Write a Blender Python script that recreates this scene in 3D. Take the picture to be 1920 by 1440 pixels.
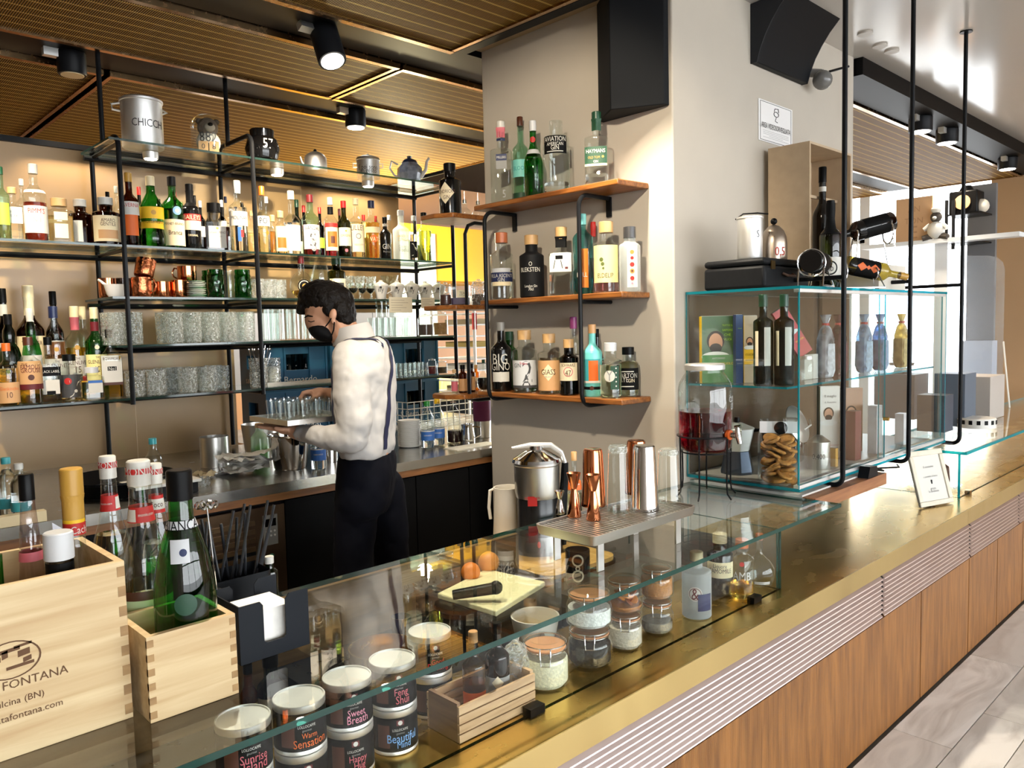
import bpy, math, random
from mathutils import Vector, Matrix
random.seed(7)
for o in list(bpy.data.objects): bpy.data.objects.remove(o)
sc = bpy.context.scene
col = sc.collection
# ------------------------------------------------------------------ camera
H = 1.5
F = 1474.245
RM = [(0.7202,-0.6933,-0.0238),(-0.0659,-0.0342,-0.9972),(0.6906,0.7198,-0.0703)]
_r0 = Vector(RM[0]).normalized(); _r2 = Vector(RM[2]); _r2 = (_r2-_r0*_r2.dot(_r0)).normalized(); _r1 = _r2.cross(_r0)
RX, RY, RZ = _r0, _r1, _r2            # image right, image down, forward in world axes
CAM = Vector((0,0,H))
cd = bpy.data.cameras.new('camera'); cam = bpy.data.objects.new('camera', cd); col.objects.link(cam)
cd.sensor_width = 36.0; cd.lens = F/1920*36.0; cd.clip_start = 0.02; cd.clip_end = 200
m3 = Matrix((RX, -RY, -RZ)).transposed()
cam.matrix_world = Matrix.Translation(CAM) @ m3.to_4x4()
sc.camera = cam
# ------------------------------------------------------------------ view, world, large lights
vs = sc.view_settings
vs.view_transform = 'Standard'; vs.look = 'None'; vs.gamma = 1.0; vs.use_curve_mapping = False
vs.exposure = 0.92
sc.cycles.max_bounces = 14; sc.cycles.transparent_max_bounces = 48
sc.cycles.transmission_bounces = 10; sc.cycles.glossy_bounces = 6; sc.cycles.diffuse_bounces = 4
sc.cycles.caustics_reflective = False; sc.cycles.sample_clamp_indirect = 6.0
wd = bpy.data.worlds.new('daylight'); sc.world = wd; wd.use_nodes = True
wn = wd.node_tree.nodes; wl = wd.node_tree.links; wn.clear()
wo = wn.new('ShaderNodeOutputWorld'); wb = wn.new('ShaderNodeBackground')
wb.inputs[0].default_value = (0.93,0.97,1.0,1); wb.inputs[1].default_value = 6.0
wl.new(wb.outputs[0], wo.inputs[0])
# ------------------------------------------------------------------ pixel to place
def ray(px, py): return RX*((px-960)/F) + RY*((py-720)/F) + RZ
def onz(px, py, z): d = ray(px,py); return CAM + d*((z-H)/d.z)
def ony(px, py, y): d = ray(px,py); return CAM + d*(y/d.y)
def onx(px, py, x): d = ray(px,py); return CAM + d*(x/d.x)
def atd(px, py, dep): return CAM + ray(px,py)*dep
def depth(P): return (Vector(P)-CAM).dot(RZ)
# ------------------------------------------------------------------ materials
MATS = {}
def _mat(key):
    m = bpy.data.materials.new(key); m.use_nodes = True
    nt = m.node_tree; nt.nodes.clear()
    out = nt.nodes.new('ShaderNodeOutputMaterial')
    MATS[key] = m
    return m, nt, out
def rgb(c): return (c[0],c[1],c[2],1.0)
def hexc(s):
    v = [int(s[i:i+2],16)/255 for i in (0,2,4)]
    return tuple(x/12.92 if x<=.04045 else ((x+.055)/1.055)**2.4 for x in v)
COL = dict(white=hexc('cbc8bf'),black=hexc('0b0b0c'),red=hexc('b3201c'),cream=hexc('ead9b0'),gold=hexc('b98d3a'),
 yellow=hexc('e8b820'),green=hexc('1f7a2c'),dgreen=hexc('15402a'),navy=hexc('1b2750'),blue=hexc('2a5fa8'),orange=hexc('d9641e'),
 amber=hexc('c06a10'),brown=hexc('4a2413'),tan=hexc('c99b6a'),cork=hexc('c8a06c'),grey=hexc('8d8c88'),dgrey=hexc('3c3c3e'),
 silver=hexc('c4c6c8'),pink=hexc('d98aa0'),aqua=hexc('7fd0c8'),teal=hexc('3a9aa0'),maroon=hexc('5c1418'),lime=hexc('9cc43c'),
 purple=hexc('8a3a70'),paleyellow=hexc('efe6a0'),parch=hexc('e2d4b4'),wine=hexc('6a0f1c'),copper=hexc('b5653c'),olive=hexc('5e6a30'),rose=hexc('c4606a'),skyb=hexc('7aa8d8'),sage=hexc('b4c49c'))
def C(c): return COL[c] if isinstance(c,str) else c
def plain(c, rough=.5, metal=0.0, spec=.5, noise=0.0, nscale=40, bump=0.0, key=None):
    c = C(c); k = key or 'plain_%s_%.2f_%.2f_%.2f_%.1f_%.2f'%('_'.join('%.3f'%x for x in c),rough,metal,noise,nscale,bump)
    if k in MATS: return MATS[k]
    m, nt, out = _mat(k); N = nt.nodes; L = nt.links
    b = N.new('ShaderNodeBsdfPrincipled'); b.inputs['Base Color'].default_value = rgb(c); b.inputs['Roughness'].default_value = rough
    b.inputs['Metallic'].default_value = metal; b.inputs['Specular IOR Level'].default_value = spec if (max(c)>.03 or rough<.3) else .12
    if noise or bump:
        tc = N.new('ShaderNodeTexCoord'); nz = N.new('ShaderNodeTexNoise'); nz.inputs['Scale'].default_value = nscale; nz.inputs['Detail'].default_value = 5
        L.new(tc.outputs['Object'], nz.inputs['Vector'])
        if noise:
            hs = N.new('ShaderNodeMixRGB'); hs.blend_type = 'MULTIPLY'; hs.inputs[0].default_value = noise
            hs.inputs[1].default_value = rgb(c); cr = N.new('ShaderNodeValToRGB'); cr.color_ramp.elements[0].color=(.45,.45,.45,1); cr.color_ramp.elements[1].color=(1.35,1.35,1.35,1)
            cr.color_ramp.elements[0].position=.3; cr.color_ramp.elements[1].position=.7
            L.new(nz.outputs[0], cr.inputs[0]); L.new(cr.outputs[0], hs.inputs[2]); L.new(hs.outputs[0], b.inputs['Base Color'])
        if bump:
            bp = N.new('ShaderNodeBump'); bp.inputs['Strength'].default_value = bump; bp.inputs['Distance'].default_value = .01
            L.new(nz.outputs[0], bp.inputs['Height']); L.new(bp.outputs[0], b.inputs['Normal'])
    L.new(b.outputs[0], out.inputs[0]); return m
def metal(c, rough=.2, noise=.15, nscale=30, stretch=(1,1,1), bump=0.0):
    c = C(c); k = 'metal_%s_%.2f_%.2f_%s_%.2f'%('_'.join('%.3f'%x for x in c),rough,noise,stretch,bump)
    if k in MATS: return MATS[k]
    m, nt, out = _mat(k); N = nt.nodes; L = nt.links
    b = N.new('ShaderNodeBsdfPrincipled'); b.inputs['Base Color'].default_value = rgb(c); b.inputs['Metallic'].default_value = 1
    tc = N.new('ShaderNodeTexCoord'); mp = N.new('ShaderNodeMapping'); mp.inputs['Scale'].default_value = stretch
    nz = N.new('ShaderNodeTexNoise'); nz.inputs['Scale'].default_value = nscale; nz.inputs['Detail'].default_value = 6
    L.new(tc.outputs['Object'], mp.inputs[0]); L.new(mp.outputs[0], nz.inputs['Vector'])
    mr = N.new('ShaderNodeMapRange'); mr.inputs['To Min'].default_value = max(.02,rough-noise); mr.inputs['To Max'].default_value = rough+noise
    L.new(nz.outputs[0], mr.inputs[0]); L.new(mr.outputs[0], b.inputs['Roughness'])
    if bump:
        bp = N.new('ShaderNodeBump'); bp.inputs['Strength'].default_value = bump; bp.inputs['Distance'].default_value = .004
        L.new(nz.outputs[0], bp.inputs['Height']); L.new(bp.outputs[0], b.inputs['Normal'])
    L.new(b.outputs[0], out.inputs[0]); return m
def wood(c1, c2, rough=.45, scale=6, axis=0, stretch=14, bump=.08, ribs=0, key=''):
    k = 'wood_%s%s_%s_%d_%d'%('_'.join('%.2f'%x for x in C(c1)),key,scale,axis,ribs)
    if k in MATS: return MATS[k]
    m, nt, out = _mat(k); N = nt.nodes; L = nt.links
    b = N.new('ShaderNodeBsdfPrincipled'); b.inputs['Roughness'].default_value = rough
    tc = N.new('ShaderNodeTexCoord'); mp = N.new('ShaderNodeMapping'); s = [stretch]*3; s[axis] = 1.0
    mp.inputs['Scale'].default_value = s
    nz = N.new('ShaderNodeTexNoise'); nz.inputs['Scale'].default_value = scale; nz.inputs['Detail'].default_value = 8; nz.inputs['Distortion'].default_value = .6
    L.new(tc.outputs['Object'], mp.inputs[0]); L.new(mp.outputs[0], nz.inputs['Vector'])
    cr = N.new('ShaderNodeValToRGB'); e = cr.color_ramp.elements; e[0].position=.32; e[0].color=rgb(C(c1)); e[1].position=.68; e[1].color=rgb(C(c2))
    L.new(nz.outputs[0], cr.inputs[0]); L.new(cr.outputs[0], b.inputs['Base Color'])
    bp = N.new('ShaderNodeBump'); bp.inputs['Distance'].default_value = .003; bp.inputs['Strength'].default_value = bump
    L.new(nz.outputs[0], bp.inputs['Height']); nrm = bp
    if ribs:
        wv = N.new('ShaderNodeTexWave'); wv.bands_direction = 'X'; wv.inputs['Scale'].default_value = ribs; wv.inputs['Distortion'].default_value = 0
        L.new(tc.outputs['Object'], wv.inputs['Vector'])
        b2 = N.new('ShaderNodeBump'); b2.inputs['Distance'].default_value = .004; b2.inputs['Strength'].default_value = .6
        L.new(wv.outputs[1], b2.inputs['Height']); L.new(bp.outputs[0], b2.inputs['Normal']); nrm = b2
    L.new(nrm.outputs[0], b.inputs['Normal'])
    L.new(b.outputs[0], out.inputs[0]); return m
def glass(tint=(.96,.98,.97), rough=0.0, ior=1.5, bump=0.0, nscale=60, frost=0.0):
    """thin-walled glass: clear transmission without offset, mirror reflection by Fresnel"""
    tint = C(tint); k = 'glass_%s_%.2f_%.2f_%.2f_%d_%.2f'%('_'.join('%.3f'%x for x in tint),rough,ior,bump,nscale,frost)
    if k in MATS: return MATS[k]
    m, nt, out = _mat(k); N = nt.nodes; L = nt.links
    tr = N.new('ShaderNodeBsdfTransparent'); tr.inputs[0].default_value = rgb(tint)
    gl = N.new('ShaderNodeBsdfGlossy'); gl.inputs['Roughness'].default_value = rough; gl.inputs[0].default_value = (1,1,1,1)
    fr = N.new('ShaderNodeFresnel'); ge = N.new('ShaderNodeNewGeometry'); mi = N.new('ShaderNodeMapRange')
    mi.inputs['To Min'].default_value = ior; mi.inputs['To Max'].default_value = 1/ior
    L.new(ge.outputs['Backfacing'], mi.inputs[0]); L.new(mi.outputs[0], fr.inputs[0])
    mx = N.new('ShaderNodeMixShader'); L.new(fr.outputs[0], mx.inputs[0]); L.new(tr.outputs[0], mx.inputs[1]); L.new(gl.outputs[0], mx.inputs[2])
    if bump:
        tc = N.new('ShaderNodeTexCoord'); vo = N.new('ShaderNodeTexVoronoi'); vo.inputs['Scale'].default_value = nscale
        bp = N.new('ShaderNodeBump'); bp.inputs['Strength'].default_value = bump; bp.inputs['Distance'].default_value = .01
        L.new(tc.outputs['Object'], vo.inputs['Vector']); L.new(vo.outputs[0], bp.inputs['Height'])
        L.new(bp.outputs[0], gl.inputs['Normal']); L.new(bp.outputs[0], fr.inputs['Normal'])
    last = mx
    if frost:
        df = N.new('ShaderNodeBsdfDiffuse'); df.inputs[0].default_value = rgb(tint); tl = N.new('ShaderNodeBsdfTranslucent'); tl.inputs[0].default_value = rgb(tint)
        ad = N.new('ShaderNodeMixShader'); ad.inputs[0].default_value = .5; L.new(df.outputs[0], ad.inputs[1]); L.new(tl.outputs[0], ad.inputs[2])
        m2 = N.new('ShaderNodeMixShader'); m2.inputs[0].default_value = frost
        if bump:
            fm = N.new('ShaderNodeMapRange'); fm.inputs['From Min'].default_value=.15; fm.inputs['From Max'].default_value=.75; fm.inputs['To Min'].default_value=frost*.15; fm.inputs['To Max'].default_value=frost*2.2; L.new(vo.outputs[0],fm.inputs[0]); L.new(fm.outputs[0],m2.inputs[0])  # speckled white frost: facet sparkle of cut crystal put into the colour
        L.new(mx.outputs[0], m2.inputs[1]); L.new(ad.outputs[0], m2.inputs[2]); last = m2
    L.new(last.outputs[0], out.inputs[0]); return m
LQ = dict(amber=(.99,.60,.10),brown=(.50,.18,.05),maroon=(.42,.06,.04),tan=(.97,.80,.52),paleyellow=(1,.95,.62),white=(1,1,1),orange=(1,.50,.08),wine=(.40,.03,.07),rose=(.92,.45,.45),green=(.15,.65,.2),dgreen=(.1,.35,.12),lime=(.62,.90,.16),teal=(.35,.80,.84),grey=(.84,.84,.82))
def liquid(c, ior=1.34):
    c = LQ.get(c) or C(c) if isinstance(c,str) else c; k = 'liquid_%s'%('_'.join('%.3f'%x for x in c))
    if k in MATS: return MATS[k]
    m, nt, out = _mat(k); b = nt.nodes.new('ShaderNodeBsdfPrincipled')
    b.inputs['Base Color'].default_value = rgb(c); b.inputs['Roughness'].default_value = 0.0; b.inputs['IOR'].default_value = ior
    b.inputs['Transmission Weight'].default_value = 1.0
    nt.links.new(b.outputs[0], out.inputs[0]); return m
def emit(c, s):
    c = C(c); k = 'emit_%s_%.2f'%('_'.join('%.3f'%x for x in c),s)
    if k in MATS: return MATS[k]
    m, nt, out = _mat(k); b = nt.nodes.new('ShaderNodeEmission'); b.inputs[0].default_value = rgb(c); b.inputs[1].default_value = s
    nt.links.new(b.outputs[0], out.inputs[0]); return m
G_CLEAR = glass((.93,.96,.95), ior=1.55); G_PANE = glass((.96,.985,.98)); G_FRONT = glass((.97,.985,.98), ior=1.22); G_EDGE = glass(hexc('2f6e66'), rough=.08, ior=1.6, frost=.35); G_EDGED = glass(hexc('4a6e68'), rough=.08, ior=1.7, frost=.3); G_EDGEB = glass(hexc('1fa3b4'), rough=.05, ior=1.6, frost=.6)
G_CRYST = glass((.94,.96,.95), ior=1.7, bump=1.0, nscale=95, frost=.13)  # clear cut crystal; its frost speckles paint in the sparkle
M_BLACK = plain('black', .35, noise=.1); M_TUBE = plain(hexc('17181a'), .3); M_STEEL = metal(hexc('c8c6c2'), .32, .1, 18, (1,8,8)); M_CHROME = metal(hexc('d4d4d4'), .08, .04)
M_ALU = metal(hexc('e2e2e0'), .48, .1, 14); M_BRASS = metal(hexc('d9b462'), .26, .10, 5, (1,2,2), .02); M_COPPER = metal(hexc('d98a5e'), .12, .06); M_HAMMER = metal(hexc('c87850'), .14, .06, 55, bump=1.0)
M_OAK = wood(hexc('6e451e'),hexc('966430'),.42,4,2,9,.1,ribs=60); M_PINE = wood(hexc('bb9c70'),hexc('d4bd92'),.55,3,0,16,.05); M_SHELFW = wood(hexc('6b3c1a'),hexc('a0642e'),.32,6,1,10,.05)
M_BOARD = wood(hexc('b58a45'),hexc('d4ac64'),.5,5,1,9,.05)
M_DARK = plain(hexc('060607'), .5); M_WALLBROWN = plain(hexc('a6875e'), .32, noise=.12, nscale=3, key='brown_panel'); M_PAPER = plain('white', .7)
# ------------------------------------------------------------------ mesh helpers
class MB:
    def __init__(s, mtx=None): s.v=[]; s.f=[]; s.m=[]; s.x=mtx
    def add(s, V, Fs, mi=0):
        n=len(s.v)
        s.v += [tuple(s.x@Vector(p)) for p in V] if s.x else [tuple(p) for p in V]
        s.f += [tuple(i+n for i in f) for f in Fs]; s.m += [mi]*len(Fs); return s
    def box(s, x0,x1,y0,y1,z0,z1, mi=0):
        return s.add([(x0,y0,z0),(x1,y0,z0),(x1,y1,z0),(x0,y1,z0),(x0,y0,z1),(x1,y0,z1),(x1,y1,z1),(x0,y1,z1)],
          [(0,3,2,1),(4,5,6,7),(0,1,5,4),(1,2,6,5),(2,3,7,6),(3,0,4,7)], mi)
    def slab(s, x0,x1,y0,y1,z0,z1, axis=2):      # large faces slot 0, edges slot 1
        n=len(s.m); s.box(x0,x1,y0,y1,z0,z1)
        ed={2:(2,3,4,5),1:(0,1,3,5),0:(0,1,2,4)}[axis]
        for i in ed: s.m[n+i]=1
        return s
    def lathe(s, prof, seg=24, e=2.0, fy=1.0, cx=0, cy=0, mi=0, nr=0.0, a0=0.0):
        V=[];Fs=[];R=max(p[0] for p in prof) or 1
        for r,z in prof:
            t = 0 if e<=2 else max(0,min(1,(r/R-nr)/(max(.05,1-nr))*1.6))
            for k in range(seg):
                a=2*math.pi*k/seg+a0; q=xsec(a-a0,e,t); V.append((cx+r*q*math.cos(a),cy+r*q*fy*math.sin(a) if a0==0 else cy+r*q*math.sin(a),z))
        n=len(prof)
        for i in range(n-1):
            for k in range(seg):
                k2=(k+1)%seg; Fs.append((i*seg+k,i*seg+k2,(i+1)*seg+k2,(i+1)*seg+k))
        if prof[0][0]>1e-5: Fs.append(tuple(reversed(range(seg))))
        if prof[-1][0]>1e-5: Fs.append(tuple((n-1)*seg+k for k in range(seg)))
        return s.add(V,Fs,mi)
    def tube(s, pts, r, seg=8, mi=0, closed=False):
        P=[Vector(p) for p in pts]; n=len(P); V=[];Fs=[]
        rr = r if isinstance(r,(list,tuple)) else [r]*n
        up=None
        for i in range(n):
            a=P[(i-1)%n] if (closed or i>0) else P[i]; b=P[(i+1)%n] if (closed or i<n-1) else P[i]
            t=(b-a).normalized()
            if up is None: up=Vector((0,0,1)) if abs(t.z)<.9 else Vector((1,0,0))
            u=(up-t*up.dot(t)).normalized(); w=t.cross(u); up=u
            for k in range(seg):
                c=2*math.pi*k/seg; V.append(P[i]+(u*math.cos(c)+w*math.sin(c))*rr[i])
        for i in range(n if closed else n-1):
            j=(i+1)%n
            for k in range(seg):
                k2=(k+1)%seg; Fs.append((i*seg+k,i*seg+k2,j*seg+k2,j*seg+k))
        if not closed: Fs.append(tuple(reversed(range(seg)))); Fs.append(tuple((n-1)*seg+k for k in range(seg)))
        return s.add(V,Fs,mi)
    def prism(s, poly, a, b, axis=2, mi=0):
        n=len(poly)
        def pt(u,v,w): return {2:(u,v,w),1:(u,w,v),0:(w,u,v)}[axis]
        V=[pt(u,v,a) for u,v in poly]+[pt(u,v,b) for u,v in poly]
        Fs=[tuple(reversed(range(n))),tuple(range(n,2*n))]+[(i,(i+1)%n,(i+1)%n+n,i+n) for i in range(n)]
        return s.add(V,Fs,mi)
    def ball(s, c, r, sx=1,sy=1,sz=1, seg=14, rings=8, mi=0):
        prof=[(max(1e-6,r*math.sin(math.pi*i/rings)),-r*math.cos(math.pi*i/rings)) for i in range(rings+1)]
        V=[];Fs=[]
        for rr,z in prof:
            for k in range(seg):
                a=2*math.pi*k/seg; V.append((c[0]+rr*math.cos(a)*sx,c[1]+rr*math.sin(a)*sy,c[2]+z*sz))
        for i in range(rings):
            for k in range(seg):
                k2=(k+1)%seg; Fs.append((i*seg+k,i*seg+k2,(i+1)*seg+k2,(i+1)*seg+k))
        return s.add(V,Fs,mi)
    def build(s, name, mats, parent=None, smooth=35, bevel=0.0, loc=None, rotz=0.0):
        me=bpy.data.meshes.new(name); me.from_pydata(s.v,[],s.f)
        if not isinstance(mats,(list,tuple)): mats=[mats]
        for m in mats: me.materials.append(m)
        if len(mats)>1: me.polygons.foreach_set('material_index', s.m)
        if smooth:
            me.polygons.foreach_set('use_smooth',[True]*len(me.polygons)); me.set_sharp_from_angle(angle=math.radians(smooth))
        me.validate(); me.update()
        o=bpy.data.objects.new(name,me); col.objects.link(o)
        if parent is not None: o.parent=parent
        if loc is not None: o.location=loc
        if rotz: o.rotation_euler=(0,0,rotz)
        if bevel:
            bv=o.modifiers.new('bevel','BEVEL'); bv.width=bevel; bv.segments=2; bv.limit_method='ANGLE'
        return o
def xsec(a,e,t):
    if e<=2 or t<=0: return 1.0
    c=abs(math.cos(a)); d=abs(math.sin(a)); k=(c**e+d**e)**(-1.0/e)
    return 1.0+(k-1.0)*t if e<20 else k
def rbox(w,d,r,n=4):
    P=[]
    for cx,cy,a0 in ((w/2-r,d/2-r,0),(-w/2+r,d/2-r,90),(-w/2+r,-d/2+r,180),(w/2-r,-d/2+r,270)):
        for i in range(n+1):
            a=math.radians(a0+90*i/n); P.append((cx+r*math.cos(a),cy+r*math.sin(a)))
    return P
def arc(c, r, a0, a1, n=8, plane='xz'):
    out=[]
    for i in range(n+1):
        a=math.radians(a0+(a1-a0)*i/n); u=r*math.cos(a); w=r*math.sin(a)
        out.append((c[0]+u,c[1],c[2]+w) if plane=='xz' else ((c[0],c[1]+u,c[2]+w) if plane=='yz' else (c[0]+u,c[1]+w,c[2])))
    return out
def tag(o, label, cat, group=None, kind=None):
    o['label']=label; o['category']=cat
    if group: o['group']=group
    if kind: o['kind']=kind
    return o
def thing(name, label, cat, loc=(0,0,0), rotz=0.0, group=None):
    o=bpy.data.objects.new(name,None); col.objects.link(o); o.location=loc; o.rotation_euler=(0,0,rotz); o.empty_display_size=.05
    return tag(o,label,cat,group)
def struct(name, mb, mats, parent=None, **k):
    o=mb.build(name,mats,parent,**k)
    if parent is None: o['kind']='structure'
    return o
def dup(o, loc=None, rotz=None, label=None, parent=None):
    r=o.copy(); col.objects.link(r)
    if parent is not None: r.parent=parent
    if loc is not None: r.location=loc
    if rotz is not None: r.rotation_euler=(0,0,rotz)
    if label: r['label']=label
    for ch in list(o.children): dup(ch,parent=r)
    return r
# ------------------------------------------------------------------ lettering
_tx={}
def text_geo(s):
    if s in _tx: return _tx[s]
    cu=bpy.data.curves.new('t','FONT'); cu.body=s; cu.resolution_u=2; cu.align_x='CENTER'; cu.align_y='CENTER'; cu.fill_mode='FRONT' if hasattr(cu,'fill_mode') else cu.fill_mode
    ob=bpy.data.objects.new('t',cu); me=bpy.data.meshes.new_from_object(ob)
    V=[(v.co.x,v.co.y) for v in me.vertices]; Fs=[tuple(p.vertices) for p in me.polygons]
    bpy.data.objects.remove(ob); bpy.data.curves.remove(cu); bpy.data.meshes.remove(me)
    if V:
        xs=[v[0] for v in V]; ys=[v[1] for v in V]; cx=(max(xs)+min(xs))/2; cy=(max(ys)+min(ys))/2
        V=[(x-cx,y-cy) for x,y in V]; w=max(xs)-min(xs); h=max(ys)-min(ys)
    else: w=h=1
    _tx[s]=(V,Fs,w,h); return _tx[s]
def flat_text(s, P, U, W, width, mat, parent=None, name='lettering', off=.0008, height=None):
    """flat lettering: centre P, baseline direction U, up direction W"""
    V,Fs,w,h=text_geo(s); k=width/w; kv=k if height is None else height/h
    U=Vector(U).normalized(); W=Vector(W).normalized(); n=U.cross(W)
    mb=MB(); mb.add([Vector(P)+U*(x*k)+W*(y*kv)+n*off for x,y in V],Fs)
    return mb.build(name,mat,parent,smooth=0)
# ------------------------------------------------------------------ bottles
PK = dict(  # body top, neck start, neck radius, squareness, flatness, cap height
 B=(.60,.74,.36,2,1,.09), R=(.62,.72,.34,2,1,.07), W=(.58,.74,.34,6,.62,.09), Q=(.62,.70,.36,6,1,.08), K=(.66,.76,.48,2,1,.11), J=(.70,.78,.55,6,.8,.14),
 T=(.70,.82,.34,2,1,.10), A=(.60,.72,.36,2,1,.07), D=(.60,.66,.44,8,1,.14), X=(.66,.74,.5,2,1,.12), H=(.70,.76,.40,2,1,.10), L=(.52,.66,.36,2,1,.10), V=(.44,.72,.34,2,1,.10),
 P=(.62,.84,.42,2,1,.07))
CUSTOM = dict(
 monin=[(.92,0),(1,.02),(1,.40),(.97,.42),(1,.44),(1,.50),(.86,.58),(.60,.66),(.45,.74),(.40,.80),(.38,.92)],
 montenegro=[(.8,0),(.98,.05),(1,.16),(.86,.26),(.80,.32),(.92,.38),(.92,.58),(.6,.68),(.36,.76),(.32,.90)],
 flask=[(.35,0),(.6,.04),(.92,.18),(1,.32),(.92,.46),(.6,.60),(.26,.68),(.24,.90)],
 globe=[(.4,0),(.8,.06),(1,.22),(.98,.34),(.7,.48),(.3,.58),(.22,.66),(.22,.92)],
 ardbeg=[(.95,0),(1,.03),(1,.52),(.8,.62),(.5,.68),(.55,.75),(.5,.82),(.34,.86),(.33,.92)],
 carpano=[(.93,0),(1,.02),(1,.42),(.96,.50),(.80,.62),(.55,.72),(.40,.78),(.37,.90)],
 cone=[(.95,0),(1,.03),(.98,.2),(.55,.72),(.4,.86),(.38,.92)])
def profile(pk, h, w):
    if pk in CUSTOM: e,fy,caph=2,1,.08; pr=[(r*w/2,z*h) for r,z in CUSTOM[pk]]; nr=.36
    else:
        sh,nk,nr,e,fy,caph=PK[pk]; R=w/2; pr=[(R*.92,0),(R,.018*h),(R,sh*h)]
        for i in range(1,7):
            t=i/7; c=(1-math.cos(math.pi*t))/2; pr.append((R*(1+(nr-1)*c),(sh+(nk-sh)*t)*h))
        pr+=[(R*nr,nk*h),(R*nr,(1-caph)*h)]
    return pr,e,fy,caph,nr
def rad_at(pr,z):
    for (r0,z0),(r1,z1) in reversed(list(zip(pr,pr[1:]))):
        if z0<=z<=z1 and z1>z0: return r0+(r1-r0)*(z-z0)/(z1-z0)
    return pr[-1][0] if z>pr[-1][1] else pr[0][0]
def wrap_pt(pr,e,fy,u,z,off):
    r=rad_at(pr,z)+off
    if e<=2: a=u/r-math.pi/2; return (r*math.cos(a),r*fy*math.sin(a),z)
    x=max(-r*.999,min(r*.999,u)); y=(r**e-abs(x)**e)**(1.0/e); return (x,-(y*fy),z)
def decorate(parent, pr, e, fy, h, w, spec, rough=.55):
    """flat print on the wall of a lathed body: r rectangle, d disc, q diamond, t lettering; all measured in shares of height and width"""
    last=parent; lay=0
    for it in [s.strip() for s in spec.split(';') if s.strip()]:
        p=it.split(); kd=p[0]; 
        def span(f): return f*w/2 if e>2 else (math.asin(min(1,f)) if f<=1 else math.pi*min(1,f/2))*w/2
        if kd=='r':
            z0,z1,f=float(p[1])*h,float(p[2])*h,float(p[3]); uw=span(f); ox=float(p[5])*w/2 if len(p)>5 else 0; lay+=1; off=.0006+.0003*lay
            n=max(14,int(2*uw/(w/2)/.16)) if e<=2 else 6; nz=4; mb=MB(); V=[];Fs=[]
            for j in range(nz+1):
                for i in range(n+1): V.append(wrap_pt(pr,e,fy,ox-uw+2*uw*i/n,z0+(z1-z0)*j/nz,off))
            for j in range(nz):
                for i in range(n): a=j*(n+1)+i; Fs.append((a,a+1,a+n+2,a+n+1))
            mb.add(V,Fs); last=mb.build('label',plain(p[4],rough),parent)
        elif kd in 'dq':
            zc,rr=float(p[1])*h,float(p[2])*w/2; ox=float(p[4])*w/2 if len(p)>4 else 0; lay+=1; off=.0006+.0003*lay; n=20 if kd=='d' else 24; V=[];Fs=[]; rings=4
            V.append(wrap_pt(pr,e,fy,ox,zc,off))
            for j in range(1,rings+1):
                for k in range(n):
                    a=2*math.pi*k/n; g_=1 if kd=='d' else 1/(abs(math.cos(a))+abs(math.sin(a))); V.append(wrap_pt(pr,e,fy,ox+rr*g_*j/rings*math.cos(a),zc+rr*g_*j/rings*math.sin(a)*(1 if kd=='d' else 1.15),off))
            for k in range(n): Fs.append((0,1+k,1+(k+1)%n))
            for j in range(rings-1):
                for k in range(n): a=1+j*n+k; b=1+j*n+(k+1)%n; Fs.append((a,a+n,b+n,b))
            mb=MB(); mb.add(V,Fs); last=mb.build('label',plain(p[3],rough),parent)
        elif kd=='t':
            s=p[1].replace('_',' '); zc=float(p[2])*h; uw=span(float(p[3])); ox=float(p[5])*w/2 if len(p)>5 else 0; V,Fs,tw,th=text_geo(s); k=2*uw/tw
            mb=MB(); mb.add([wrap_pt(pr,e,fy,ox+x*k,zc+y*k*1.3,.0012+.0003*lay) for x,y in V],Fs)
            mb.build('lettering',plain(p[4],.5),last if last is not parent else parent,smooth=0)
BN=0
def bottle(label, pos, h, w, g, liq, lvl, cap, pk, deco='', rotz=0.0, name='liquor_bottle', cat='bottle', group=None, tilt=None, capmat=None):
    t=thing(name,label,cat,pos,rotz,group)
    if tilt: t.rotation_euler=tilt
    pr,e,fy,caph,nr=profile(pk,h,w); small=h*w<.012
    sg=18 if small else 28
    gm=g if not isinstance(g,str) else {'clear':G_CLEAR,'brown':glass((.16,.06,.02)),'dark':glass((.035,.02,.015)),'green':glass((.12,.50,.14)),'dgreen':glass((.04,.14,.06)),'lgreen':glass((.66,.86,.74)),
       'aqua':glass((.35,.72,.74)),'frost':glass((.80,.84,.84),frost=.45,rough=.3),'olive':glass((.16,.18,.05)),'black':plain(hexc('0c0c0d'),.12),'matte':plain(hexc('141416'),.55),'turq':plain(hexc('6fc8c4'),.3),'white':plain(hexc('b9b7b4'),.35),'amber':glass((.75,.36,.06))}[g]
    mb=MB(); mb.lathe(pr,sg,e,fy,nr=nr); mb.build('body',gm,t)
    if liq:
        lr=[(r*.93,z*.985+.004) for r,z in pr if z<lvl*h]; rz=rad_at(pr,lvl*h); lr.append((rz*.93,lvl*h))
        mb=MB(); mb.lathe(lr,sg,e,fy,nr=nr); mb.build('liquid',liquid(liq) if isinstance(liq,str) else liq,t)
    if cap:
        r=pr[-1][0]*1.12; z0=pr[-1][1]-.035*h; mb=MB(); mb.lathe([(r,z0),(r,h-.006*h),(r*.9,h)],14); mb.build('cap',capmat or plain(cap,.35),t)
    if deco: decorate(t,pr+([(pr[-1][0]*1.12,pr[-1][1]-.034*h),(pr[-1][0]*1.12,h)] if cap else []),e,fy,h,w,deco)
    return t
PLACED=[]
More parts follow.
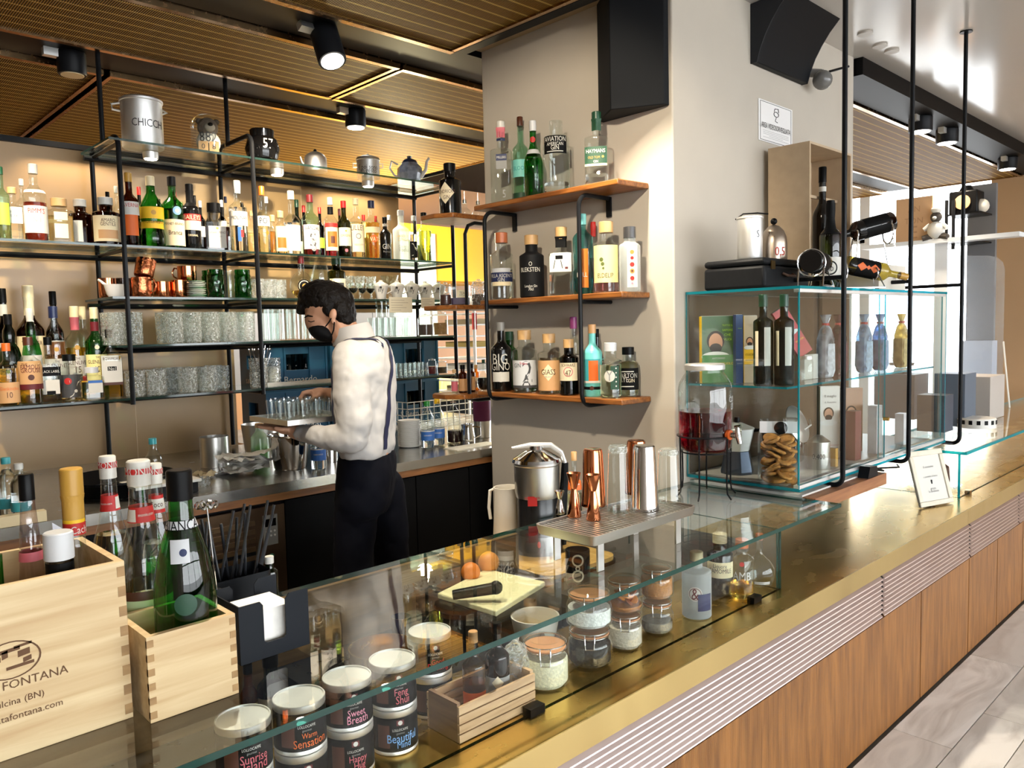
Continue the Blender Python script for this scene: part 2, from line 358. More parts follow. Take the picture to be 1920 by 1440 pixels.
def shelf_bottle(label, cx, top, base, w, row, z, g, liq, lvl, cap, pk, deco='', plane='y', group=None, face=None, name='liquor_bottle', cat='bottle', turn=0):
    P=ony(cx,(top+base)/2,row) if plane=='y' else onx(cx,(top+base)/2,row)
    for _ in range(30):
        s=depth(P)/F; r=w*s/2*1.02; lim=(row>YBK-.02-r) if plane=='y' else (row>XP-.004-r)
        if lim or not any(abs(q[3]-z)<.01 and (q[0]-P.x)**2+(q[1]-P.y)**2<(q[2]+r)**2 for q in PLACED): break
        row+=.008; P=ony(cx,(top+base)/2,row) if plane=='y' else onx(cx,(top+base)/2,row)
    s=depth(P)/F; gap=min([math.hypot(q[0]-P.x,q[1]-P.y)-q[2] for q in PLACED if abs(q[3]-z)<.01] or [9]); w=min(w,max(.78*w,2*gap/s))
    PLACED.append((P.x,P.y,w*depth(P)/F/2,z)); P.z=z+.001; s=depth(P)/F
    ac=math.atan2(-P.y,-P.x); a=ac*.55+math.radians(-90)*.45 if plane=='y' else ac+math.radians(-6)
    return bottle(label,P,(base-top)*s,w*s,g,liq,lvl,cap,pk,deco,a+math.pi/2+math.radians(turn),name,cat,group)
# ------------------------------------------------------------------ the room
YC=1.0785; ZB=.662; ZG=.866; YG=1.177; YR=1.775; XP=2.593; YP=1.778; YPB=2.862; XPR=4.24; YW=4.10; YF=3.66; YBK=4.03
ZCL=2.78; ZGR=2.87
# floor: base bed plus marble slabs laid in courses along the bar
mb=MB(); mb.box(-4,14,-5,9,-.12,-.012); struct('floor',mb,plain(hexc('8f8a84'),.6,noise=.2,nscale=4))
flo=bpy.data.objects['floor']
def marble(c,k):
    key='marble_%d'%k
    if key in MATS: return MATS[key]
    m,nt,out=_mat(key); N=nt.nodes; L=nt.links; b=N.new('ShaderNodeBsdfPrincipled'); b.inputs['Roughness'].default_value=.28
    tc=N.new('ShaderNodeTexCoord'); nz=N.new('ShaderNodeTexNoise'); nz.inputs['Scale'].default_value=2.2; nz.inputs['Detail'].default_value=9; nz.inputs['Distortion'].default_value=2.5
    mp=N.new('ShaderNodeMapping'); mp.inputs['Location'].default_value=(k*3.1,k*1.7,0); mp.inputs['Scale'].default_value=(1,3,1)
    L.new(tc.outputs['Object'],mp.inputs[0]); L.new(mp.outputs[0],nz.inputs['Vector'])
    cr=N.new('ShaderNodeValToRGB'); el=cr.color_ramp.elements; el[0].position=.3; el[0].color=rgb(hexc('c4beb7')); el[1].position=.62; el[1].color=rgb(c)
    L.new(nz.outputs[0],cr.inputs[0]); L.new(cr.outputs[0],b.inputs['Base Color']); L.new(b.outputs[0],out.inputs[0]); return m
MARB=[marble(hexc(c),i) for i,c in enumerate(('e6e2dc','dfdad3','eae7e2','d8d4ce'))]
y=YC-.012; widths=[.20,.16,.30,.22,.34,.2,.3,.3,.3,.3,.3]
for ri,wd_ in enumerate(widths):
    x=1.2-.37*((ri*7)%5)/5; y1=y-wd_; k=0
    while x<9.5:
        ln=(.62,.9,.5,1.1,.75)[(k*3+ri*2)%5]; mb=MB(); mb.box(x+.002,x+ln-.002,y1+.002,y-.002,-.012,0); mb.build('tile',MARB[(k+ri*2)%4],flo); x+=ln; k+=1
    y=y1
mb=MB(); mb.box(2.95,3.30,.40,.418,-.002,.001); mb.build('drain_slot',M_DARK,flo)
# brown lacquered back wall, partial height with a dark cap
mb=MB()
mb.box(-2.6,1.86,YW,YW+.1,0,2.38); mb.box(1.86,2.98,YW,YW+.1,1.62,2.38)
wb_=struct('wall_back',mb,M_WALLBROWN)
mb=MB(); mb.box(-2.6,2.98,YW-.02,YW+.12,2.38,2.405); mb.build('cap_strip',M_BLACK,wb_)
for sx in (.18,1.34,2.30):
    mb=MB(); mb.box(sx-.0015,sx+.0015,YW-.002,YW,.9 if sx<1.86 else 1.63,2.37); mb.build('seam',plain(hexc('c8ad88'),.4),wb_)
mb=MB(); mb.box(-2.7,-2.6,-5,9,0,3.0); struct('wall_left',mb,plain(hexc('8a7a68'),.6,noise=.1))
mb=MB(); mb.box(-2.7,8.6,6.5,6.6,0,3.0); struct('wall_kitchen',mb,plain(hexc('d0a078'),.5,noise=.08,nscale=3))
mb=MB(); mb.box(8.40,8.55,-5,2.24,0,2.95); struct('wall_right',mb,plain(hexc('a98a68'),.55,noise=.08,nscale=2))
# pillar
mb=MB(); mb.box(XP,XPR,YP,YPB,0,ZGR+.05)
M_PLASTER=plain(hexc('bdb5a8'),.75,noise=.06,nscale=5,bump=.03,key='plaster'); pil=struct('wall_pillar',mb,M_PLASTER,bevel=.006)
# ceilings
mb=MB(); mb.box(2.55,14,-5,1.80,ZGR,ZGR+.1); mb.box(-2.6,2.55,-5,1.95,ZGR,ZGR+.1); struct('ceiling',mb,plain(hexc('c4bfb9'),.16,noise=.05,nscale=2))
mb=MB(); mb.box(-2.7,8.6,1.80,9,ZGR+.12,ZGR+.2); struct('ceiling_upper',mb,plain(hexc('0d0d0d'),.6))
M_RAFFIA,nt,out=_mat('woven_panel')
N=nt.nodes;L=nt.links;b=N.new('ShaderNodeBsdfPrincipled'); b.inputs['Roughness'].default_value=.6; b.inputs['Specular IOR Level'].default_value=.15; tc=N.new('ShaderNodeTexCoord')
w1=N.new('ShaderNodeTexWave'); w1.bands_direction='X'; w1.inputs['Scale'].default_value=36; w1.inputs['Distortion'].default_value=.4; w1.inputs['Detail'].default_value=1
w2=N.new('ShaderNodeTexWave'); w2.bands_direction='Y'; w2.inputs['Scale'].default_value=4.5; w2.inputs['Distortion'].default_value=1.2; w2.inputs['Detail'].default_value=2; w2.inputs['Detail Scale'].default_value=.4
L.new(tc.outputs['Object'],w1.inputs['Vector']); L.new(tc.outputs['Object'],w2.inputs['Vector'])
c1=N.new('ShaderNodeValToRGB'); c1.color_ramp.elements[0].color=rgb(hexc('3a2609')); c1.color_ramp.elements[1].color=rgb(hexc('a0742a')); c1.color_ramp.elements[0].position=.25; c1.color_ramp.elements[1].position=.75
c2=N.new('ShaderNodeValToRGB'); c2.color_ramp.elements[0].color=(0,0,0,1); c2.color_ramp.elements[1].color=(1,1,1,1); c2.color_ramp.elements[0].position=.90; c2.color_ramp.elements[1].position=.985
mx=N.new('ShaderNodeMixRGB'); mx.inputs[2].default_value=rgb(hexc('c9a65c')); L.new(w1.outputs[0],c1.inputs[0]); L.new(w2.outputs[0],c2.inputs[0]); L.new(c2.outputs[0],mx.inputs[0]); L.new(c1.outputs[0],mx.inputs[1]); L.new(mx.outputs[0],b.inputs['Base Color'])  # pale streaks along X: grazing highlights put into the weave colour
bp=N.new('ShaderNodeBump'); bp.inputs['Distance'].default_value=.006; bp.inputs['Strength'].default_value=.8; L.new(w1.outputs[0],bp.inputs['Height']); L.new(bp.outputs[0],b.inputs['Normal']); L.new(b.outputs[0],out.inputs[0])
cp=bpy.data.objects['ceiling_upper']
M_BRONZE=metal(hexc('a58560'),.25,.1)
def panel(x0,x1,y0,y1,z=ZCL):
    mb=MB(); mb.box(x0,x1,y0,y1,z,z+.02); p=mb.build('ceiling_panel',M_RAFFIA,cp)
    for a,b_ in ((y0-.03,y0),(y1,y1+.03)):
        mb=MB(); mb.box(x0,x1,a,b_,z-.012,z+.03); mb.build('edge_strip',M_BRONZE,p)
    for xx in (x0,x1-.02):
        mb=MB(); mb.box(xx,xx+.02,y0,y1,z-.01,z+.03); mb.build('edge_strip',M_BRONZE,p)
panel(-2.5,2.40,1.98,2.83); panel(-2.5,2.34,3.20,3.80); panel(2.36,5.2,3.20,3.80); panel(-2.5,1.30,4.18,6.4); panel(1.33,4.1,4.18,6.4); panel(4.3,8.4,2.02,2.86)
panel(4.3,8.4,3.2,3.8)
def track(x0,x1,y0,y1,z=ZCL):
    mb=MB(); mb.box(x0,x1,y0,y1,z+.015,z+.11); return struct('trim_track',mb,M_DARK)
track(-2.6,8.4,2.87,3.16); track(-2.6,5.2,3.84,4.14)
mb=MB(); mb.box(4.26,8.4,1.74,1.98,ZCL,ZGR+.02); struct('trim_track',mb,M_DARK)
mb=MB(); mb.box(2.405,2.46,1.95,2.86,ZCL-.01,ZGR+.1); struct('trim_black_edge',mb,M_DARK)
mb=MB(); mb.box(2.46,2.593,1.95,2.86,ZCL+.04,ZGR+.1); struct('trim_soffit',mb,plain(hexc('a08c6c'),.5))
# street front behind the customers and at the far end: mullions, no glass glare
mb=MB()
for xx in (-2.6,0.2,3.0,5.8,8.4): mb.box(xx-.05,xx+.05,-5,-4.9,0,ZGR)
mb.box(-2.6,8.4,-5,-4.9,2.2,2.28); mb.box(-2.6,8.4,-5,-4.9,0,.35)
struct('window_1',mb,plain(hexc('3a3734'),.4))
mb=MB()
for yy in (3.4,5.0,6.5): mb.box(8.4,8.5,yy-.05,yy+.05,0,2.9)
mb.box(8.4,8.5,3.4,6.5,2.3,2.36)
struct('window_2',mb,plain(hexc('dde3ea'),.4))
mb=MB(); mb.box(-30,60,-40,60,-.25,-.13); struct('ground_street',mb,plain(hexc('b0b0b0'),.8,noise=.2,nscale=1))
# ------------------------------------------------------------------ lamps of the room, with added fill lamps
def spot(P, to, watts, size=60, blend=.6, c=(1,.83,.62), r=.03, par=None):
    d=bpy.data.lights.new('spot','SPOT'); d.energy=watts; d.spot_size=math.radians(size); d.spot_blend=blend; d.color=c; d.shadow_soft_size=r
    o=bpy.data.objects.new('spot',d); col.objects.link(o); o.location=P; o.rotation_euler=(Vector(to)-Vector(P)).to_track_quat('-Z','Y').to_euler(); return o
def track_lamp(P, label, tilt=(0,0,0), h=.13, r=.055, lit=True, group='ceiling track lamps'):
    t=thing('track_spotlight',label,'spotlight',P,0,group); t.rotation_euler=tilt
    mb=MB(); mb.lathe([(r*.96,-h),(r,-h+.004),(r,-.004),(r*.95,0)],24); mb.build('housing',plain(hexc('18191c'),.4),t)
    mb=MB(); mb.box(-.055-r,-r*.6,-.018,.018,-.035,.0); mb.build('bracket',M_ALU,t)
    mb=MB(); mb.lathe([(r*.80,-h-.003),(r*.80,-h+.002)],20); mb.build('lens',emit((1,.93,.82),14) if lit else plain('cream',.3),t)
    return t
l1=onz(565,60,ZCL-.0); track_lamp((1.83,3.02,ZCL+.015),'black cylinder track spotlight tilted towards the shelves',(math.radians(-24),0,0),.17,.06)
track_lamp((1.12,4.0,ZCL+.015),'short black track spotlight above the whisky shelf',(0,0,0),.10,.06,False)
track_lamp((2.62,4.0,ZCL+.015),'short black lit track spotlight above the blue and white teapot',(0,0,0),.10,.06)
track_lamp((.55,3.02,ZCL+.015),'black track spotlight furthest along from the pillar',(0,0,0),.16,.06)
for i,(x_,lb) in enumerate(((5.45,'lit black spotlight over the far counter, nearest the pillar'),(5.95,'lit black spotlight over the far counter, middle one'),(7.4,'lit black spotlight over the far counter, nearest the brown wall'))):
    track_lamp((x_,1.86,ZCL+.0),lb,(0,0,0),.09,.07,True)
    spot((x_,1.86,ZCL-.12),(x_,1.5,0),40,80)
spot((1.83,3.14,ZCL-.18),(1.95,4.0,1.75),88,84,.8); spot((2.62,4.0,ZCL-.11),(2.62,3.9,1.0),60,80); spot((.55,3.1,ZCL-.17),(.5,3.9,1.5),84,80,.8)
spot((1.12,4.0,ZCL-.11),(1.12,3.9,1.0),40,80)

for x_,lb in ((.9,'black fill spotlight added on the ceiling above the wine crates'),(2.1,'black fill spotlight added on the ceiling above the drip tray')):
    track_lamp((x_,1.9,ZGR-.001),lb,(0,0,0),.12,.06,True); spot((x_,1.9,ZGR-.14),(x_+.05,1.5,.8),95,95,c=(1,.88,.7))  # unseen fill lamps added to brighten the staff side, housings included
 
track_lamp((.55,.95,ZGR-.001),'black ceiling spotlight aimed at the gin shelves',(math.radians(-30),math.radians(-30),0),.15,.06,True)
spot((.64,1.03,ZGR-.18),(2.59,2.45,1.7),95,52,.5,(1,.86,.66),.05)
# kitchen down-lights
for x_,y_,w_ in ((3.3,5.0,170),(4.6,4.6,150),(4.2,5.8,170),(2.4,5.6,120)): spot((x_,y_,2.74),(x_,y_,0),w_,130,.9,(1,.9,.74),.06)
# ------------------------------------------------------------------ bar counter
bar=thing('bar_counter','long bar counter with brass ledge, louvred band and ribbed oak front','counter',(0,0,0))
X0,X1=-1.4,8.3
mb=MB(); mb.box(X0,2.29,YC,1.46,ZB-.02,ZB); mb.box(2.29,X1,YC,YP-.002,ZB-.02,ZB); mb.build('brass_top',M_BRASS,bar)
mb=MB(); mb.box(X0,2.29,1.46,YR,.58,.60); mb.build('well_floor',metal(hexc('8a8a86'),.3,.1),bar)
mb=MB(); mb.box(X0,2.29,1.455,1.46,.60,ZB-.02); mb.build('well_side',metal(hexc('8a8a86'),.3,.1),bar)
for a,b_ in ((X0,.4),(.4,3.78),(3.78,X1)):
    mb=MB(); mb.box(a+.0008,b_-.0008,YC-.004,YC,ZB-.066,ZB); mb.build('brass_band',metal(hexc('c9b27a'),.36,.12,9,(1,1,.15)),bar)
mb=MB(); mb.box(X0,X1,YC+.012,1.40,.02,ZB-.021); mb.build('carcass',M_DARK,bar)
M_LOUV=metal(hexc('d6c6c2'),.40,.08,30,(1,9,9))
edges=[X0,.35,1.62,2.40,3.13,3.95,4.9,5.9,6.9,X1]
edges=[X0,-.2,.95,ony(1655,1120,YC).x,ony(1819,1010,YC).x,ony(1911,950,YC).x,4.75,5.9,6.9,X1]
for a,b_ in zip(edges,edges[1:]):
    zt_,zb_=ZB-.070,ZB-.222
    lp=MB().box(a+.006,b_-.006,YC+.008,YC+.012,zb_,zt_).build('louvre_panel',plain(hexc('241c1a'),.5),bar)
    n=9; st=(zt_-zb_)/n
    for k in range(n):
        z0=zb_+k*st; mb=MB(); mb.prism([(YC+.010,z0+st*.98),(YC+.010,z0+st*.80),(YC-.004,z0+st*.02),(YC-.003,z0+st*.20)],a+.008,b_-.008,axis=0); mb.build('slat',M_LOUV,lp,smooth=20)
pe=[X0,-.3,.6,ony(1440,1380,YC).x-.6,onz(1726,1311,0).x,onz(1814,1226,0).x,4.25,4.7,5.6,6.5,7.4,X1]
for a,b_ in zip(pe,pe[1:]):
    mb=MB(); mb.box(a+.004,b_-.004,YC-.001,YC+.014,.004,ZB-.228); mb.build('oak_panel',M_OAK,bar)
mb=MB(); mb.box(.86,1.29,1.465,YR-.02,.60,.688); mb.box(1.29,1.62,1.505,YR-.02,.60,.774); mb.build('well_insert',metal(hexc('4c4e52'),.3,.1),bar)
mb=MB(); mb.box(X0,1.70,YR-.015,YR,.0,ZG-.013); mb.build('rear_panel',wood(hexc('6e5334'),hexc('8a6a44'),.35,4,0,10,.03,key='rear'),bar)
mb=MB(); mb.box(1.70,XP-.004,1.46,2.12,.66,.70); mb.build('rear_worktop',metal(hexc('7d7b77'),.35,.1),bar)
mb=MB(); mb.box(1.70,XP-.004,1.5,2.10,.0,.66); mb.build('rear_cabinet',M_DARK,bar)
# glass case on the brass ledge
gc=thing('glass_counter_case','long clear glass case with thick green edged top on the brass ledge','display case',(0,0,ZB))
XE=2.277
mb=MB(); mb.slab(X0,XE,YG-.005,YG+.005,.0,ZG-ZB-.012,axis=1); mb.build('front_pane',[G_FRONT,G_EDGE],gc,smooth=0)
mb=MB(); mb.slab(XE-.010,XE,YG+.006,YR-.01,.0,ZG-ZB-.012,axis=0); mb.build('end_pane',[G_PANE,G_EDGE],gc,smooth=0)
mb=MB(); mb.slab(X0,2.684,YG-.018,YR,ZG-ZB-.012,ZG-ZB,axis=2); mb.build('top_pane',[G_PANE,G_EDGE],gc,smooth=0)
for px,py in ((1012,1342),(1415,1128)):
    P=onz(px,py,ZB); mb=MB(); mb.box(P.x-.022,P.x+.022,YG-.012,YG+.012,.0,.018); mb.build('clip',M_BLACK,gc)
# second glass case further along
g2=thing('glass_counter_case','far glass case with blue-green edges beyond the photo frame','display case',(0,0,ZB))
xa=4.0
mb=MB(); mb.slab(xa,8.2,YG-.005,YG+.005,0,.204,axis=1); mb.build('front_pane',[G_PANE,G_EDGEB],g2,smooth=0)
mb=MB(); mb.slab(xa,xa+.012,YG+.006,1.60,0,.204,axis=0); mb.build('end_pane',[G_PANE,G_EDGEB],g2,smooth=0)
mb=MB(); mb.slab(xa+.0,8.2,YG-.03,1.62,.204,.218,axis=2); mb.build('top_pane',[G_PANE,G_EDGEB],g2,smooth=0)
mb=MB(); mb.box(xa+.12,xa+.15,YG-.011,YG+.011,0,.016); mb.build('clip',M_CHROME,g2)
# floating white board with timber nosing under the hanging glass cabinet
sb=thing('counter_board','white floating counter board with brown timber nosing below the hanging glass cabinet','board',(2.69,1.255,.83))
MB().box(0,.65,.049,YP-1.257,0,.044).build('board',plain(hexc('c9c6c0'),.5,noise=.05),sb); MB().box(.0,.65,0,.048,-.008,.038).build('nosing',wood(hexc('7a4a2c'),hexc('9c6a44'),.5,5,0,9),sb)
# ------------------------------------------------------------------ wall shelving
rack=thing('wall_shelving','black tube wall shelving with four glass shelves holding bottles and glasses','shelving',(0,0,0))
s_=lambda p:(lambda r:r.x/r.y)(ray(*p))
XA,XB,XC=s_((232,450))*YF,s_((481.5,477))*YF,s_((852,550))*YF
ZS=[2.361,1.905,1.680,1.468,1.235]
tr=.011
for i,x_ in enumerate((XA,XB,XC)):
    zb_=ZS[4]-.03; zt_=2.361+.02 if i==0 else 2.44
    zt_={0:2.375,1:2.47,2:2.45}[i]
    pts=[(x_,YF,zb_),(x_,YF,zt_-.05)]+[(x_,YF+.05-.05*math.cos(math.radians(a)),zt_-.05+.05*math.sin(math.radians(a))) for a in range(15,91,15)]+[(x_,YBK-.05,zt_)]
    pts+=[(x_,YBK-.05+.05*math.sin(math.radians(a)),zt_-.05+.05*math.cos(math.radians(a))) for a in range(15,91,15)]+[(x_,YBK,.92)]
    mb=MB(); mb.tube(pts,tr,10); fr=mb.build('frame',M_TUBE,rack)
    for z in ZS[:5]:
        mb=MB(); mb.tube([(x_,YF,z-.022),(x_,YBK,z-.022)],tr*.8,8); mb.build('arm',M_TUBE,fr)
for x_,yy in ((XA,3.86),(XB,3.92)):
    mb=MB(); mb.tube([(x_,yy,2.37 if x_==XA else 2.47),(x_,yy,ZCL+.03)],tr,10); mb.build('hanger',M_TUBE,rack)
SX0=-.9
for i,z in enumerate(ZS):
    a=SX0 if i in (1,4) else XA-.04
    if i==2: a=XA-.06
    mb=MB(); mb.slab(a,XC+.01,YF-.005,YBK+.02,z-.010,z,axis=2); mb.build('glass_shelf',[glass((.90,.94,.92)),G_EDGED],rack,smooth=0)
    mb=MB(); mb.tube([(a,YBK-.02,z-.03),(XC,YBK-.02,z-.03)],.013,8); mb.build('rail',M_TUBE,rack)
    if i in (3,4):
        mb=MB(); mb.box(XA-.02,XC,YF+.02,YBK-.02,z-.016,z-.0105); mb.build('bar_mat',plain(hexc('1a1a1b'),.7),rack)
for x_ in (.2,):
    mb=MB(); mb.tube([(x_,YBK,.92),(x_,YBK,2.2)],tr,8); mb.build('frame',M_TUBE,rack)
# puck lamps below the top shelf
for k,(px,py) in enumerate(((283,303),(690,345),(520,335))):
    P=ony(px,py,3.80); P.z=ZS[0]-.03; lb=('small round lamp under the top shelf below the tall aluminium pot','small round lamp under the top shelf below the blue teapot','small round lamp under the top shelf below the dented kettle')[k]
    t=thing('puck_lamp',lb,'lamp',P,0,'puck lamps under the top shelf')
    MB().lathe([(.032,-.012),(.034,0),(.034,.018)],20).build('housing',M_ALU,t); MB().lathe([(.026,-.0145),(.026,-.011)],18).build('lens',emit((1,.92,.8),25),t)
    spot((P.x,P.y,P.z-.02),(P.x,P.y+.02,1.2),8,120,.8)
# low LED strip on the lowest shelf, drawn as unlit pale metal
mb=MB(); P1=ony(500,722,3.70); P2=ony(640,704,3.70); mb.box(P1.x,P2.x+.25,3.69,3.72,ZS[4]+.001,ZS[4]+.022); tag(mb.build('pale_strip',metal(hexc('e0dccf'),.25,.05)),'pale metal strip on the lowest shelf behind the barman','rail')
# ------------------------------------------------------------------ back counter
bc=thing('back_counter','steel topped back counter with timber edge and black cabinets','counter',(0,0,0))
ZK=.905; YK=2.90
mb=MB(); mb.box(-2.5,3.6,YK,YW-.004,ZK-.04,ZK); mb.box(1.9,3.6,YW,4.75,ZK-.04,ZK); mb.build('steel_top',metal(hexc('c4c0b8'),.24,.08,12,(1,4,1)),bc)
mb=MB(); mb.box(-2.5,3.6,YK+.008,YK+.03,ZK-.072,ZK-.041); mb.build('timber_edge',wood(hexc('6a421f'),hexc('8c5c30'),.45,5,0,10),bc)
for a,b_ in ((ony(540,1000,YK).x,ony(645,1000,YK).x),(ony(645,1000,YK).x,ony(786,950,YK).x),(ony(786,950,YK).x,ony(886,950,YK).x),(ony(886,950,YK).x,3.4)):
    mb=MB(); mb.box(a+.003,b_-.003,YK+.02,YK+.04,.06,ZK-.08); mb.build('cabinet_door',plain(hexc('060708'),.5),bc)
mb=MB(); mb.box(-2.5,3.6,YK+.045,YW-.01,.0,ZK-.075); mb.build('carcass',M_DARK,bc)
# under-counter oven / fridge grille at the left
fx0,fx1=ony(340,1000,YK).x,ony(535,1000,YK).x
fg=thing('undercounter_fridge','bronze front undercounter fridge with slotted grille and small control panel','fridge',((fx0+fx1)/2,YK,0))
wd_=fx1-fx0
mb=MB(); mb.box(-wd_/2,wd_/2,.0,.03,.06,ZK-.085); mb.build('front',metal(hexc('6e5844'),.35,.1),fg)
for k in range(5):
    mb=MB(); z=ZK-.15-.034*k; mb.box(-wd_/2+.01,wd_/2-.13,-.008,.0,z,z+.018); mb.build('slat',metal(hexc('9a8060'),.3,.08),fg)
mb=MB(); mb.box(-wd_/2+.01,wd_/2-.13,-.004,.0,.3,.66); mb.build('opening',M_DARK,fg)
mb=MB(); mb.box(wd_/2-.095,wd_/2-.035,-.006,.0,ZK-.24,ZK-.12); cpn=mb.build('control_panel',plain(hexc('76746e'),.4),fg)
mb=MB(); mb.box(wd_/2-.088,wd_/2-.042,-.008,-.006,ZK-.165,ZK-.135); mb.build('display',plain('black',.1),cpn)
for r_ in range(2):
    for c_ in range(3):
        mb=MB(); mb.lathe([(.004,0),(.004,.003)],8); o=mb.build('button',plain('white',.4),cpn); o.location=(wd_/2-.081+c_*.016,-.006,ZK-.185-.017*r_); o.rotation_euler=(math.pi/2,0,0)
mb=MB(); mb.ball((wd_/2-.065,-.006,ZK-.285),.010,seg=10,rings=6); mb.build('green_lamp',plain(hexc('0c5a44'),.3),fg)
# ------------------------------------------------------------------ pillar shelves
ps=thing('pillar_shelf_unit','three oak gin shelves hung on two black tube brackets on the pillar','shelf',(XP,0,0))
XSF=-.185
ZP=[]
for k,(pl,pr_) in enumerate(((888,1158),(880,1166),(893,1166))):
    z=(ony(0,0,1).z,)[0]
    ya=onx((888,900,895)[k],(386,563,735)[k],XP+XSF).y; yb=onx((1158,1166,1166)[k],(333,550,751)[k],XP+XSF).y
    z=onx((1040,1000,1040)[k],(357,557,742)[k],XP+XSF).z; ZP.append(z)
    yw=onx(1217,350,XP).y
    mb=MB(); mb.prism([(XSF,ya),(XSF,yb),(-.002,yw),(-.002,ya)],z-.022,z); mb.build('board',M_SHELFW,ps,bevel=.004)
for px_t,px_b in ((912,921),(1088,1094)):
    yb=onx(px_t,560,XP+XSF-.012).y; xb=XSF-.012; zt_=ZP[0]-.035; zb_=ZP[2]-.035
    pts=[(-.003,yb,zt_),(xb+.05,yb,zt_)]+[(xb+.05-.05*math.sin(math.radians(a)),yb,zt_-.05+.05*math.cos(math.radians(a))) for a in range(15,91,15)]
    pts+=[(xb,yb,zb_+.05)]+[(xb+.05-.05*math.cos(math.radians(a)),yb,zb_+.05-.05*math.sin(math.radians(a))) for a in range(15,91,15)]+[(-.003,yb,zb_)]
    mb=MB(); mb.tube(pts,.009,10); br=mb.build('bracket',M_TUBE,ps)
    mb=MB(); mb.tube([(xb,yb,ZP[1]-.032),(-.003,yb,ZP[1]-.032)],.008,8); mb.box(-.012,-.003,yb-.012,yb+.012,zt_-.075,zt_+.005); mb.build('arm',M_TUBE,br)
# shelves behind the pillar
rs=thing('pillar_shelf_unit','three small oak shelves on a black tube behind the pillar','shelf',(0,0,0))
ZR=[ony(808,402,2.98).z,ony(815,573,2.98).z,ony(850,738,2.98).z]
XRL=[ony(806,402,2.98).x,ony(812,573,2.98).x,ony(828,738,2.98).x]
for z,xl in zip(ZR,XRL):
    mb=MB(); mb.prism([(xl+.05,YPB+.005),(xl,YPB+.09),(xl,YPB+.19),(xl+.05,YPB+.24),(XP+.5,YPB+.24),(XP+.5,YPB+.005)],z-.022,z); mb.build('board',M_SHELFW,rs,bevel=.004)
P=ony(859,430,2.95)
pts=[(XP+.3,2.90,ZR[0]-.035)]+[(P.x+.06,2.90,ZR[0]-.035),(P.x+.02,2.90,ZR[0]-.05),(P.x,2.90,ZR[0]-.09),(P.x,2.90,ZR[2]-.03),(P.x+.05,2.90,ZR[2]-.035),(XP+.3,2.90,ZR[2]-.035)]
mb=MB(); mb.tube(pts,.009,8); mb.build('bracket',M_TUBE,rs)
